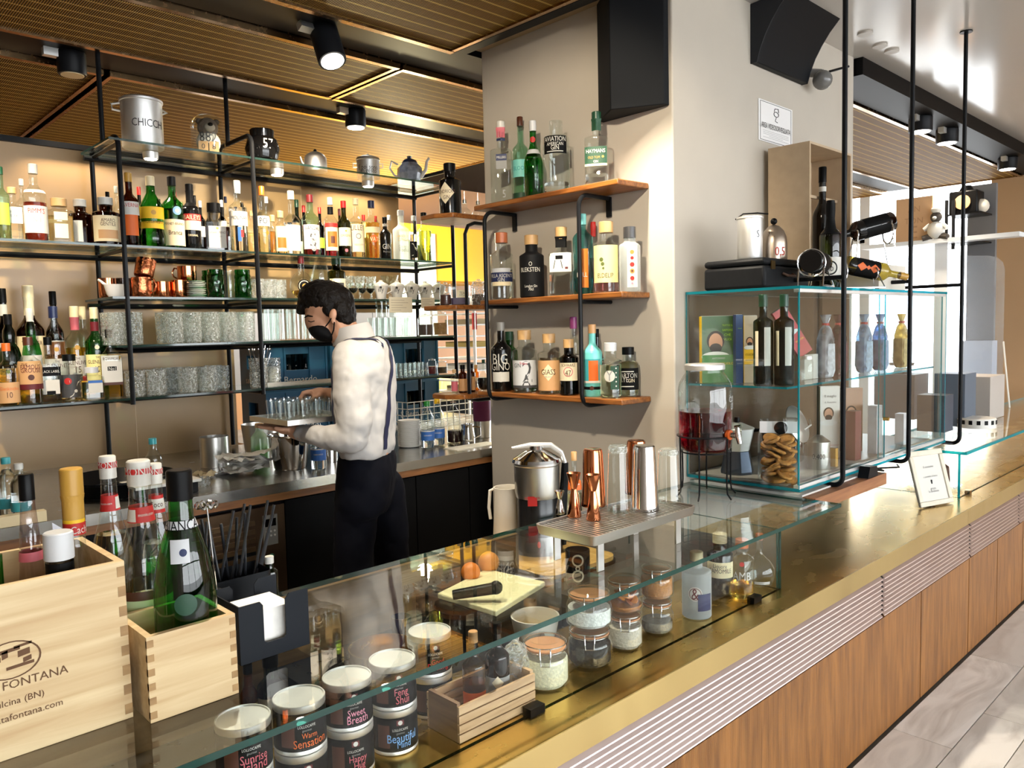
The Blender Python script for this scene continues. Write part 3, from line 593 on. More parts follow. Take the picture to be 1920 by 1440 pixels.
# ------------------------------------------------------------------ bottle tables
F1,F2,F3=3.73,3.84,3.96
Z1=ZS[1]; Z4=ZS[4]
GT='bottles on the upper glass shelf'; GW='whisky bottles on the lowest shelf'; GP='gin bottles on the pillar shelves'
T1=[
("clear bottle with dark cap and green label at the shelf's outer end",3,310,445,26,F1,'lgreen','white',.6,'dgreen','A','r .2 .5 .8 lime'),
("copper-tinted squat clear bottle with cork cap beside the white-capped red-lettered bottle",24,347,448,38,F1,'clear','tan',.35,'cork','Q','r .32 .62 .6 white 0.1;t ABSOLUT .53 .5 dgrey;t ELYX .46 .3 dgrey'),
("slim clear bottle with white cap in the back row behind the copper-tinted one",42,325,445,22,F2,'clear','white',.5,'white','R',''),
("clear bottle with white cap, white label and large red lettering",65,307,450,40,F1,'clear','maroon',.5,'white','B','r .10 .45 .95 white;t PIMM\'S .385 .66 red;t N_1 .27 .3 grey;r .62 .66 .9 white'),
("small square jar-like bottle with cork top and pale yellow liquor",112,370,453,44,F1,'clear','paleyellow',.6,'cork','J','r .1 .42 .5 parch;r .5 .68 .5 parch'),
("brown medicine-style bottle with white cap and white side label",151,368,453,40,F1,'brown','brown',.6,'white','X','r .06 .52 .45 white -.45'),
("brown bottle with white cap and full cream printed label behind the pole",199,367,455,47,F1,'brown','brown',.5,'white','X','r .06 .60 .97 cream;t AMARO .5 .5 brown;t GENTILE .42 .55 brown;r .12 .3 .7 tan'),
("black-capped dark slim bottle between the cream label and the pole",203,341,450,18,F3,'dark','',.5,'black','B','r .3 .5 .8 white'),
("white-capped slim bottle between the outer pole and the gold-capped one",219,331,452,17,F3,'clear','white',.5,'white','R',''),
("gold-capped bottle with red and white band over an orange label",243,321,457,33,F1,'brown','brown',.55,'gold','B','r .42 .60 .9 white;t AVERNA .55 .8 red;r .14 .42 .7 orange'),
("red-capped dark bottle behind the green-necked yellow-label bottle",262,331,452,17,F3,'dark','',.5,'red','B',''),
("green-necked dark bulbous bottle with broad yellow label",284,327,459,45,F1,'green','',.5,'cream','montenegro','r .26 .56 .98 yellow;t Montenegro .35 .75 brown;d .48 .2 gold'),
("black-capped dark bottle close behind the green-necked yellow-label bottle",299,355,455,16,F3,'dark','',.5,'black','B',''),
("green bottle with black cap, cream newspaper-like label and blue round emblem",324,328,462,38,F1,'green','dgreen',.55,'black','B','r .04 .40 .96 cream;t FERNET-BRANCA .34 .85 brown;d .52 .42 skyb .25;d .52 .2 cream .25;t Branca .22 .6 brown'),
("red-capped slim bottle behind the blue emblem bottle",329,340,455,15,F3,'dgreen','',.5,'red','B',''),
("green-and-cream-capped bottle behind the blue emblem bottle",341,359,457,16,F3,'brown','',.5,'olive','B','r .3 .5 .9 cream'),
("black cream-liqueur bottle with red lettered banner and gold label",357,340,463,35,F1,'black','',.5,'black','B','r .66 .9 1.6 black;r .30 .50 .95 cream;r .44 .54 .97 red;t BAILEYS .49 .8 cream;t ORIGINAL .22 .5 cream'),
("black-capped bottle behind the red banner bottle",366,348,458,14,F3,'dark','',.5,'black','B',''),
("white-collared dark bottle behind the square amber bottle",376,363,459,16,F2,'dark','',.5,'white','B','r .3 .5 .8 white'),
("square amber bottle with square black cap and white label",402,372,466,50,F1,'clear','maroon',.52,'black','D','r .10 .52 .62 white;t DISARONNO .40 .58 brown;t ORIGINALE .32 .3 grey;d .48 .1 gold'),
("black-capped bottle in the back row behind the square amber one",392,362,460,15,F3,'dark','',.5,'black','B',''),
("dark bottle with white top beside the navy-capped one",416,358,461,17,F2,'dark','',.5,'white','B','r .5 .62 .9 white'),
("navy-capped slim bottle in the back row",424,350,461,14,F3,'clear','white',.5,'navy','R',''),
("tall clear bottle with white label and dark lettering beside the middle pole",446,335,467,33,F1,'clear','white',.62,'white','R','r .36 .56 .98 white;t MOLINARI .47 .85 black;t EXTRA .40 .4 grey;r .82 .98 2 white;r .14 .34 .2 blue -.1;r .2 .3 .16 red .2'),
("dark-capped bottle directly behind the tall clear white-label bottle",455,363,464,14,F3,'dark','',.5,'black','B',''),
("clear bottle half hidden by the middle pole",472,385,467,19,F2,'clear','paleyellow',.5,'cork','Q',''),
("clear bottle with orange cap and small white label just past the middle pole",492,344,468,26,F1,'clear','paleyellow',.45,'orange','L','r .40 .55 .9 white;t PO\' .48 .6 black;q .30 .3 amber .5'),
("clear bottle with clear stopper behind the orange-capped one",500,350,464,20,F3,'clear','white',.5,'silver','R',''),
("small bottle of orange liquor with cork",511,393,469,17,F2,'clear','orange',.6,'cork','X',''),
("small cork-topped bottle with cream and orange label",526,390,470,22,F1,'clear','paleyellow',.6,'cork','X','r .06 .64 .9 cream;r .14 .38 .7 orange'),
("clear bottle with cream cap and tall blank white label",547,352,471,30,F1,'clear','white',.5,'cream','L','r .06 .46 .9 white'),
("dark green bottle with green cap behind the blank white label",557,356,467,20,F3,'dgreen','',.5,'dgreen','B','r .1 .3 .9 white'),
("bottle with bright red cap behind the squiggle label",570,365,467,16,F3,'dark','',.5,'red','B',''),
("greenish bottle with maroon cap and white label with dark squiggle drawing",582,360,473,32,F1,'lgreen','wine',.5,'maroon','B','r .10 .50 .92 white;t VANDAL .44 .8 black;t S .25 .35 dgrey;t S .17 .3 grey .1'),
("dark bottle with small red cap between squiggle and orange labels",600,374,469,15,F2,'dark','',.5,'red','B','r .2 .4 .9 lime'),
("white-and-black-necked bottle of red liquor with orange illustrated label",620,364,474,25,F1,'clear','wine',.55,'white','B','r .10 .56 .92 cream;r .16 .42 .7 orange;r .49 .56 .92 red;r .22 .34 .3 brown;r .72 .84 2 black'),
("dark olive bottle with red cap and cream label",645,370,475,25,F1,'olive','',.5,'red','B','r .20 .52 .92 cream;t ORIGINE .38 .7 brown;d .12 .25 rose;d .46 .15 gold'),
("red-capped bottle peeking behind the dark olive one",637,372,470,13,F3,'olive','',.5,'maroon','B',''),
("pale yellow aperitif bottle with cream cap and printed oval",668,367,478,28,F1,'clear','paleyellow',.6,'cream','R','r .10 .56 .95 parch;t LILLET .50 .85 brown;d .36 .36 navy;d .36 .28 parch;t VERMOUTH .22 .6 grey'),
("red-capped bottle behind the pale yellow aperitif",682,384,473,16,F3,'clear','rose',.5,'red','B',''),
("amber bottle with navy cap and round orange label",697,371,479,31,F1,'clear','amber',.62,'navy','B','d .34 .46 orange;t VAT .33 .5 cream;r .44 .54 .9 cream'),
("small red-capped bottle behind the round orange label",705,386,474,13,F3,'clear','rose',.5,'red','B',''),
("slim black gin bottle with white lettering",722,401,480,22,F1,'black','',.5,'black','B','t GIN .3 .7 white;t Premium .18 .6 grey;r .78 .84 1.4 white'),
("silver-capped clear bottle behind the slim black one",730,384,475,18,F3,'clear','white',.6,'silver','R',''),
("frosted vodka bottle with yellow lettering",752,389,482,31,F1,'frost','',.5,'silver','A','t ABSOLUT .47 .7 yellow;t CITRON .40 .62 yellow;t Country .26 .6 grey;t Vodka .20 .6 grey'),
("clear bottle with white X mark behind the frosted one",776,393,481,23,F2,'clear','white',.6,'silver','R','r .1 .45 .95 black;t X .28 .7 white'),
("clear bottle holding lime green liquor with silver and black cap",795,392,483,28,F1,'clear','lime',.62,'black','A','t VODKA .3 .6 dgreen;t Pears .22 .5 dgreen'),
]
for r in T1: shelf_bottle(r[0],r[1],r[2],r[3],r[4],r[5],Z1,*r[6:],group=GT)
W1,W2,W3=3.712,3.822,3.962
T4=[
("amber malt bottle with orange cap and peach label",14,640,757,36,W1,'clear','amber',.6,'orange','B','r .05 .38 .97 tan;t Glenkinchie .28 .8 orange;t 10 .18 .25 brown;d .55 .2 olive'),
("tall amber bottle with red-brown cap and pink label with a red game bird",55,625,750,41,W1,'clear','amber',.62,'brown','B','r .30 .64 .97 tan;t THE .59 .25 maroon -.5;t FAMOUS .555 .75 maroon;t GROUSE .505 .75 maroon;d .40 .26 brown;r .22 .30 .97 maroon'),
("square clear bottle with slanted black band and white lettering",92,628,749,36,W1,'clear','amber',.14,'black','W','r .40 .54 .97 black;t BLACK_LABEL .47 .85 white;r .12 .34 .8 white;r .12 .17 .4 black'),
("squat round-shouldered bottle with black cap and dark patterned label",131,660,745,42,W1,'clear','tan',.3,'black','K','r .06 .56 .97 dgrey;d .42 .3 red -.3;t Z .25 .5 white .3;d .2 .14 white .3'),
("squat square bottle of amber whisky with glass stopper and white label",172,683,744,40,W1,'clear','amber',.6,'silver','J','r .22 .6 .6 white .2;r .52 .6 .6 blue .2'),
("rectangular amber bottle with cork and black cap, white lettered label",208,619,747,38,W1,'clear','amber',.62,'black','W','r .22 .62 .9 white;t BOWMORE .575 .75 brown;r .40 .46 .4 black;t No1 .43 .3 white;r .19 .23 .9 brown'),
("dark green bottle with bulging neck and black lettered label",19,585,752,38,W2,'dgreen','',.5,'black','ardbeg','r .06 .44 .98 black;t Ardbeg .38 .85 white;t TEN .2 .35 white'),
("green bottle with white capsule and white label",60,576,750,32,W2,'green','',.5,'white','ardbeg','r .12 .5 .97 white;t JURA .4 .7 dgrey;r .86 .96 1.6 white'),
("dark amber malt bottle with navy cap, white label numbered 18",104,575,748,38,W2,'clear','brown',.62,'navy','B','r .16 .44 .97 white;t THE .41 .2 brown;t GLENLIVET .365 .85 brown;t 18 .28 .25 brown;d .54 .22 gold'),
("pale malt bottle with cream cap, white and red label numbered 15",143,576,746,38,W2,'clear','amber',.55,'cream','B','r .24 .46 .97 white;t THE .43 .2 brown;t GLENLIVET .385 .85 brown;t 15 .31 .25 brown;r .14 .24 .97 red;r .74 .88 1.8 rose;d .55 .24 gold'),
("green malt bottle with cream cap, yellow label numbered 12",180,577,745,36,W2,'green','',.5,'cream','B','r .18 .48 .97 paleyellow;t THE .45 .2 brown;t GLENLIVET .40 .85 brown;t 12 .32 .25 brown;d .56 .22 parch;r .74 .84 1.8 wine'),
("dark brown bottle with black cap and white label in the back row",10,537,748,33,W3,'dark','',.5,'black','B','r .08 .52 .97 white;t MALT .35 .6 dgrey;r .76 .86 1.6 white'),
("wide brown bourbon bottle with cream cap and yellow label in the back row",58,533,746,46,W3,'brown','',.5,'cream','B','r .10 .56 .97 cream;t TALISKER .5 .7 brown;t 10 .3 .3 brown;r .74 .9 1.8 parch'),
("dark bottle with torn black capsule and white label in the back row",104,545,744,38,W3,'dark','',.5,'black','B','r .10 .54 .97 white;t SINGLE .4 .6 dgrey'),
("clear round-shouldered bottle with cream cap between the two numbered malts",158,575,742,30,W3,'clear','tan',.55,'cream','K','d .45 .5 white'),
]
for r in T4: shelf_bottle(r[0],r[1],r[2],r[3],r[4],r[5],Z4,*r[6:],group=GW)
XPF=XP-.12; XPB=XP-.04
TP=[
("tall square clear gin bottle with slim white neck and navy label",0,940,223,374,40,XPF,'clear','',.5,'white','Q','r .50 .58 .5 navy .1;t MILLERS .54 .42 white .1;r .40 .50 .5 grey .1;t 5 .1 .15 grey .3;r .80 .92 1.2 rose;r .76 .79 1.6 navy'),
("pale green bottle with wooden cap and aqua label",0,976,208,368,30,XPB,'lgreen','',.5,'brown','R','r .30 .50 .97 aqua;t BLOOM .40 .8 teal;r .03 .12 .97 dgreen'),
("fluted bright green gin bottle with silver cap and red seal",0,1000,223,364,36,XPF,'green','green',.5,'silver','V','r .56 .62 2 silver;d .75 .3 red'),
("broad clear ribbed gin bottle with black shield label",0,1043,208,358,50,XPF,'clear','white',.12,'','X','r .46 .68 .82 black;t AVIATION .635 .76 white;t AMERICAN .575 .6 white;t GIN .53 .3 white;r .48 .49 .6 white'),
("clear gin bottle with dark green cap and green gold-lettered label",0,1119,209,344,44,XPF,'clear','white',.14,'dgreen','Q','r .26 .50 .93 dgreen;t HAYMANS .44 .8 white;t OLD_TOM .355 .5 gold -.15;t GIN .30 .2 white;d .36 .1 gold .6;r .24 .27 .93 cream;r .74 .90 1.6 dgreen'),
("clear bottle with copper stopper and purple arched label",1,941,434,558,42,XPF,'clear','white',.45,'copper','X','r .26 .40 .95 navy;t VILLA_ASCENTI .35 .9 white;t GIN .29 .3 white;r .20 .26 .8 cream;r .40 .46 .8 silver'),
("matte black bottle with cork and small white lettering",1,997,440,556,46,XPF,'matte','',.5,'cork','X','t O .53 .14 white;t BLEKSTEN .44 .75 white -.05;t London_Gin .18 .5 white;t 70cl .13 .2 white'),
("dark-necked clear bottle with white label and black brush strokes",1,1053,426,553,45,XPF,'clear','grey',.45,'cork','D','r .34 .62 .9 white;t / .45 .10 black -.5;t \\ .45 .10 black .1;t - .55 .3 black -.1;r .38 .41 .12 maroon .5;r .70 .86 1.2 black'),
("aqua glass bottle with matching stopper",1,1093,401,550,38,XPF,'aqua','teal',.2,'aqua','T','r .08 .56 .5 amber .1;t BULL .24 .5 white'),
("bottle with flared red seal behind the cream feather label",1,1113,413,548,26,XPB,'clear','rose',.5,'red','R','r .8 .96 1.4 red'),
("clear bottle with wooden stopper and large cream label with green feather",1,1137,417,549,48,XPF,'clear','rose',.28,'cork','X','r .14 .66 .92 paleyellow;t ELDELIP .24 .6 brown;d .46 .16 olive -.3;d .40 .14 olive -.2;d .34 .09 olive -.15'),
("frosted bottle with dark cap and narrow flower-print label",1,1181,424,544,38,XPF,'frost','',.5,'dgrey','J','r .06 .70 .5 white .3;d .60 .2 gold .3;d .51 .16 red .3;d .41 .22 red .3;d .31 .22 gold .3;d .31 .1 maroon .3;d .2 .2 red .3;d .12 .1 pink .3'),
("black bottle with grey cork collar and white cartoon lettering",2,940,610,738,38,XPF,'black','',.5,'grey','B','t BIG .47 .7 white -.05;t GINO .36 .85 white;r .14 .28 .8 white;d .21 .5 white'),
("green bottle hidden behind the black cartoon-lettered one",2,956,630,738,30,XPB,'green','',.5,'dgreen','K',''),
("clear bottle with pale stopper and grey label showing a wading bird",2,984,625,741,46,XPF,'clear','white',.5,'cork','X','r .08 .52 .95 silver;t GIN .44 .3 dgrey -.55;t Primo .47 .3 rose;t 2 .34 .4 dgrey .3;t A .2 .35 dgrey .2;r .08 .12 .95 dgrey'),
("gold-dotted bottle with pale stopper and cream diamond label",2,1030,631,743,43,XPF,'clear','tan',.6,'cork','X','r .06 .56 .95 tan;q .36 .62 cream;t GIASS .37 .6 brown;t MILANO .29 .3 grey'),
("short brown apothecary gin bottle with cork and stamp-like label",2,1067,641,745,36,XPF,'dark','',.5,'cork','X','r .26 .58 .9 parch;d .42 .5 rose;d .42 .42 parch;t 47 .4 .3 brown;t SCHWARZ .54 .7 brown'),
("tall clear bottle with purple capsule behind the stamp label",2,1076,600,742,24,XPB,'clear','white',.5,'purple','X','r .4 .5 .9 white;t ON .45 .5 black'),
("opaque turquoise bottle with wooden stopper and painted orange label",2,1111,613,747,36,XPF,'turq','',.5,'tan','B','r .20 .52 .85 teal;r .22 .50 .5 orange .2;r .19 .22 .85 white;r .10 .14 .9 black;d .12 .22 brown'),
("black-capped bottle behind the turquoise one",2,1120,622,744,20,XPB,'dark','',.5,'black','B',''),
("stubby clear bottle with green dots and round white label",2,1145,648,751,42,XP-.135,'clear','paleyellow',.6,'silver','X','r .16 .58 .4 dgreen .5;d .40 .5 white;d .40 .42 parch;d .40 .38 white;t Y .41 .3 grey;d .30 .07 white .6;d .38 .07 white .6;d .46 .07 white .6;d .54 .07 white .6;d .22 .07 white .6'),
("black-labelled bottle with black cap at the end of the bottom gin shelf",2,1178,652,744,40,XPF,'clear','paleyellow',.7,'black','X','r .14 .58 .97 black;t MARTON .43 .85 white;t RYE .35 .4 white -.3;t GIN .33 .3 parch .4;r .5 .52 .6 white;r .2 .22 .6 white'),
]
for r in TP: shelf_bottle(r[0],r[2],r[3],r[4],r[5],r[6],ZP[r[1]],*r[7:],plane='x',group=GP)
# ------------------------------------------------------------------ things on and in the bar counter
def sz(P): return depth(P)/F
def shell(prof, th=.0025):
    """open vessel: outer wall up, inner wall down"""
    return prof+[(max(.0005,r-th),max(z,prof[0][1]+th*1.6)) for r,z in reversed(prof)]
def lath(name,label,cat,P,prof,mat,seg=28,group=None,rotz=0,e=2,fy=1,deco='',rough=.5):
    t=thing(name,label,cat,P,rotz,group); MB().lathe(prof,seg,e,fy).build('body',mat,t)
    return t
def face_cam(P): return math.atan2(-P[1],-P[0])+math.pi/2
# coffee tins: stacks of two behind the front pane
TINW=.094; TINH=.090
tins=[(455,1342,'Sunrise','Island','rose',None,''),(560,1303,'Warm','Sensation','orange','',''),(650,1265,'Sweet','Breath','pink','Hug','rose'),(735,1232,'Feng','Shui','rose','Beautiful','skyb'),(808,1192,'Good','Feeling','red','Oriental','parch')]
def tin(label,P,a,b_,c):
    t=thing('coffee_tin',label,'tin',P,face_cam(P)+math.radians(14),'black coffee tins behind the front pane')
    r=TINW/2; h=TINH
    pr=[(r*.97,0),(r,.002),(r,.006),(r*.975,.008),(r*.975,h-.014),(r,h-.012),(r,h-.001),(r*.98,h),(r*.94,h),(r*.93,h-.003),(.0005,h-.003)]
    MB().lathe(pr,32).build('can',M_ALU,t)
    pl=[(r*.98,0),(r*.98,h)]
    decorate(t,pl,2,1,h,TINW*.98,'r .09 .85 2 black;r .18 .7 .28 brown -.75;r .68 .8 .16 maroon;d .74 .1 white;t LOLLOCAFFE .59 .34 white;t gourmet .50 .18 grey;t %s .40 %.2f %s .1;t %s .25 %.2f %s .15;t CAFFE_AROMATIZZATO .13 .45 dgrey'%(a,.066*len(a)+.04,c,b_,.066*len(b_)+.04,c))
    return t
for px,py,a,b_,c,low,c2 in tins:
    P=onz(px,py,.845); P.y=min(max(P.y,1.255),1.31)
    if a=='Good': P=ony(806,1205,1.352)
    
    Pl=Vector((P.x,P.y,ZB+.001)); Pu=Vector((P.x,P.y,ZB+.002+TINH))
    tin('black coffee tin with %s script lettering, upper of its stack'%({'rose':'dusty pink','orange':'orange','pink':'pink','red':'red'}[c]) if a!='Feng' else 'black coffee tin with two short dusty pink words, upper of its stack',Pu,a,b_,c)
    lo={'Sunrise':('Magic','Night','rose'),'Warm':('Deep','Soul','orange'),'Sweet':('Happy','Hug','rose'),'Feng':('Beautiful','Mind','skyb'),'Good':('Oriental','Myst','parch')}[a]
    tin('black coffee tin at the stack bottom, below the one lettered in %s'%{'Sunrise':'mauve','Warm':'orange','Sweet':'bright pink','Feng':'two short words','Good':'red'}[a],Pl,*lo)
# wooden wine boxes standing on the glass
def fingers(mb,x,y0,z0,h,n,th,mi=1,side=1):
    pass
def wine_box(label,x0,x1,y0,y1,z0,h,th,n):
    t=thing('wine_box',label,'wooden box',(x0,y0,z0))
    w=x1-x0; d_=y1-y0
    MB().box(0,w,0,th,0,h).build('front_board',M_PINE,t); MB().box(0,w,d_-th,d_,0,h).build('back_board',M_PINE,t)
    MB().box(0,th,th,d_-th,0,h).build('side_board',M_PINE,t); MB().box(w-th,w,th,d_-th,0,h).build('side_board',M_PINE,t); MB().box(th,w-th,th,d_-th,0,th).build('base_board',M_PINE,t)
    end=wood(hexc('8a6a42'),hexc('a98656'),.6,9,0,4)
    st=h/(2*n)
    for k in range(n):
        z=st*(2*k+.5)
        for xx in ((0,th),(w-th,w)): MB().box(xx[0],xx[1],-.0006,th*.5,z,z+st).build('finger_joint',end,t)
    return t
PR_=onz(250,1345,ZG); PL_=onz(283,1358,ZG); PS_=onz(448,1300,ZG)
wb1=wine_box('large pale wine crate with brown burnt lettering, bottles inside',-.32,PR_.x,PR_.y,PR_.y+.23,ZG+.001,ony(245,1050,PR_.y).z-ZG,.012,8)
W_=PR_.x+.32; xr=lambda px,py:ony(px,py,PR_.y)
brn=plain(hexc('5a3a1c'),.7)
def ontext(s,pxc,pyc,wpx,par,Y,mat):
    P=ony(pxc,pyc,Y); w=wpx*sz(P)*1.16; flat_text(s,(P.x-par.location.x,-.0003,P.z-par.location.z),(1,0,0),(0,0,1),w,mat,par)
ontext('LA FONTANA',49,1275,122,wb1,PR_.y,brn); ontext('Torrecuso di Dulcina (BN)',-27,1332,167,wb1,PR_.y,brn); ontext('www.cantinatafontana.com',6,1349,172,wb1,PR_.y,brn)
P=ony(20,1238,PR_.y); c0=Vector((P.x-wb1.location.x,-.0007,P.z-wb1.location.z)); sp=sz(P)
mb=MB()
for k in range(28):
    a=2*math.pi*k/28; a2=2*math.pi*(k+1)/28; r1,r2=44*sp,41*sp
    mb.add([c0+Vector((r*math.cos(q)*1.15,0,r*.82*math.sin(q))) for r,q in ((r1,a),(r1,a2),(r2,a2),(r2,a))],[(0,1,2,3)])
for k,(u,v,w_,h_) in enumerate(((-20,14,36,7),(6,20,30,5),(-30,-2,14,9),(12,2,20,12),(-8,-18,46,6),(20,-10,14,9),(-14,4,10,14))): mb.add([c0+Vector(((u+a)*sp,0,(v+b_)*sp)) for a,b_ in ((0,0),(w_,3),(w_,3+h_),(0,h_))],[(0,1,2,3)])
mb.build('burnt_emblem',brn,wb1,smooth=0)
hz=ony(283,1195,PL_.y).z-ZG
wb2=wine_box('small plain pine box with finger joints holding a big green bottle',PL_.x,PS_.x,PL_.y,PL_.y+.15,ZG+.001,hz,.011,6)
# bottles in the boxes
def nb(label,px,top,base_z,Y,wpx,h,*a,**k):
    P=ony(px,top+60,Y); P.z=base_z; T=ony(px,top,Y); hh=T.z-base_z if h is None else h; s=sz(P)
    return bottle(label,P,hh,wpx*s,*a,rotz=face_cam(P),**k)
zb=ZG+.014
nb('big green vermouth bottle with black capsule in the small pine box',338,880,zb,PL_.y+.066,110,None,'green','',.5,'black','carpano','r .74 .775 2 silver;t BIANCA .757 .6 black;d .42 .36 dgreen;r .60 .70 .3 silver -.1;d .645 .12 navy .0;t CARPANO .17 .6 dgreen')
nb('clear syrup bottle with red collar and pale green back label in the small box',262,862,ZG+.002,PL_.y+.205,96,None,'clear','paleyellow',.36,'white','monin','r .72 .79 1.2 red;r .725 .78 .3 white -.5;t monin.com .755 .3 white .2;r .08 .38 .95 lgreen;r .38 .42 .95 brown;r .94 .965 2 red;t MONIN .953 .6 white'.replace('lgreen','sage'))
nb('amber syrup bottle with red collar behind the wine crate',204,854,ZG+.002,1.705,68,None,'clear','amber',.60,'white','monin','r .72 .80 1.2 red;r .73 .79 .3 white .6;t monin.com .76 .3 white -.2;r .94 .97 2 red;t MONIN .956 .6 white')
nb('clear syrup bottle with cream and red collar behind the big green bottle',292,868,ZG+.002,1.70,60,None,'clear','white',.55,'white','monin','r .72 .82 1.2 red;r .74 .80 .9 white;t Coco .77 .4 brown;r .94 .97 2 red;t MONIN .956 .6 white')
nb('clear cachaca bottle with gold cap and red band in the wine crate',136,877,zb,PR_.y+.165,96,None,'clear','white',.3,'gold','L','r .76 .88 2 gold;r .755 .77 2 yellow;r .70 .755 2 red;t Cachaca .725 .5 white .4;d .775 .16 black .7;t 51 .775 .16 white .7')
nb('short clear bottle with black sleeve and silver cap in the wine crate',112,996,zb,PR_.y+.064,94,None,'clear','amber',.4,'silver','K','r .68 .84 2 black')
nb('bottle wrapped in crumpled clear film with pink band in the wine crate',52,888,zb,PR_.y+.17,60,None,glass((.80,.74,.76),ior=1.6,bump=.8,nscale=25),'dgreen',.5,'black','cone','r .62 .66 2 rose;d .28 .25 navy')
nb('round green bottle in a straw wrap at the end of the wine crate',-5,1010,zb,PR_.y+.065,86,None,'green','',.5,'','globe','r .05 .34 2 parch')
nb('clear mineral water bottle with teal cap behind the wine crate',14,857,ZK+.001,3.05,34,None,'clear','white',.8,'teal','P','r .18 .34 2 teal',name='water_bottle')
nb('clear mineral water bottle with white cap beside the teal-capped one',38,868,ZK+.001,2.98,32,None,'clear','white',.8,'white','P','r .18 .34 2 teal',name='water_bottle')
nb('small clear bottle with white cap on the back counter near the black tray',40+1,869,ZK+.001,3.3,24,None,'clear','white',.6,'white','P','',name='water_bottle')
nb('clear ribbed water bottle with blue cap on the back counter',289,821,ZK+.001,3.05,30,None,'clear','',.8,'teal','P','',name='water_bottle')
# sheet of clear acrylic / menu leaning in the crate
P=ony(165,990,PR_.y+.25); mb=MB(Matrix.Translation((P.x,P.y,ZG+.003))@Matrix.Rotation(math.radians(-8),4,'X')); mb.prism([(-.05,0),(.045,0),(.062,.13),(.03,.22),(-.05,.29)],0,.003,axis=1); tag(mb.build('acrylic_sheet',glass((.80,.78,.84),frost=.25)),'clear lilac acrylic sheet leaning behind the gold-capped bottle','sheet')
# napkin holder
NL=onz(452,1250,ZG); NR=onz(578,1206,ZG); t=thing('napkin_holder','black sheet-metal napkin holder with cut-out front beside the pine box','napkin holder',(NL.x,NL.y,ZG+.001))
w=NR.x-NL.x; hN=ony(450,1140,NL.y).z-ZG; dN=.135
fr=[(0,0),(w,0),(w,hN*1.02),(w*.72,hN*1.02),(w*.66,hN*.93),(w*.66,hN*.30),(w*.62,hN*.26),(w*.38,hN*.26),(w*.34,hN*.30),(w*.34,hN*.93),(w*.30,hN),(0,hN)]
mb=MB(); mb.prism(fr,0,.003,axis=1); mb.prism([(x,z*1.0) for x,z in fr],dN,dN+.003,axis=1); mb.box(0,w,.003,dN,0,.003); mb.box(0,.003,.003,dN,.003,hN); mb.build('body',plain(hexc('1c1f24'),.45),t)
for k in range(18): pass
mb=MB(); mb.box(w*.15,w*.82,.02,dN-.02,.004,hN*.78); mb.build('napkin_pile',plain(hexc('e9e6df'),.8,noise=.1,nscale=90),t)
# straw tub behind the holder
P=onz(425,1130,ZG); P.y=1.70; P.x=ony(425,1080,1.70).x; t=thing('straw_caddy','black straw caddy with straws behind the napkin holder','caddy',(P.x,P.y,ZG+.001))
mb=MB(); mb.prism(rbox(.17,.10,.015),0,.004); 
for q in rbox(.17,.10,.015): pass
rb=rbox(.17,.10,.015); n=len(rb); mb.add([(x,y_,0) for x,y_ in rb]+[(x,y_,.10) for x,y_ in rb],[(i,(i+1)%n,(i+1)%n+n,i+n) for i in range(n)]); mb.build('tub',plain(hexc('16181b'),.4),t)
random.seed(3)
for k in range(15):
    x=-.07+.01*k; y_=random.uniform(-.03,.03); mb=MB(); mb.tube([(x,y_,.006),(x+random.uniform(-.03,.07),y_+random.uniform(-.01,.01),random.uniform(.20,.25))],.0035,7); mb.build('straw',plain(hexc('1d1e22'),.25),t)
P=Vector((ony(400,985,1.61).x,1.61,ZG+.001)); t=thing('milk_frother','small milk frother with coiled wire ring standing behind the boxes','frother',P)
zt=ony(398,945,1.61).z-P.z; MB().tube([(0,0,0),(0,0,.10)],.010,10).build('handle',M_BLACK,t); MB().tube([(0,0,.10),(-.012,0,zt)],.0018,6).build('shaft',M_CHROME,t)
mb=MB(); mb.tube([(-.012+.020*math.cos(a),.020*math.sin(a),zt+.004*math.sin(9*a)) for a in [2*math.pi*k/48 for k in range(48)]],.004,6,closed=True); mb.build('coil',M_CHROME,t)
nb('green glass bottle with white cap beside the straw caddy',507,1042,ZG+.001-.0,1.73,30,None,'green','',.5,'white','X','')
# bottles standing in the well below the glass near the napkin holder
for lb,px,py,wpx,g,dc in (('amber bottle with yellow label lying low behind the pine box, seen through glass',466,1290,26,'amber','r .1 .6 .95 gold'),('green bottle with pale paper label under the glass beside the tins',508,1270,44,'dgreen','r .1 .6 .9 parch')):
    P=onz(px,py,.66); P.y=1.53; P.x=ony(px,py,1.53).x; P.z=.601; bottle(lb,P,.235,wpx*sz(P)*1.2,g,'',.5,'black','K',dc,rotz=face_cam(P))
# round gold tin, open
P=Vector((1.02,1.50,.692)); P=onz(716,1215,.76); t=thing('round_tin','open round gold-lined tin beside the coffee tins','tin',(P.x,P.y,.69)); rr=62*sz(P)
MB().lathe([(rr,0),(rr,.075),(rr*.97,.075),(rr*.97,.004),(.001,.004)],36).build('can',metal(hexc('b9963c'),.25,.1),t); MB().lathe([(rr*.35,.0045),(rr*.35,.03),(rr*.3,.03)],24).build('lemon_lid',plain('yellow',.5),t)
P=onz(752,1165,.76); t=thing('mixing_cup','small mirrored steel cup standing behind the open gold tin','cup',(P.x,P.y,.689)); MB().lathe(shell([(.022,0),(.026,.085)]),20).build('body',M_CHROME,t)
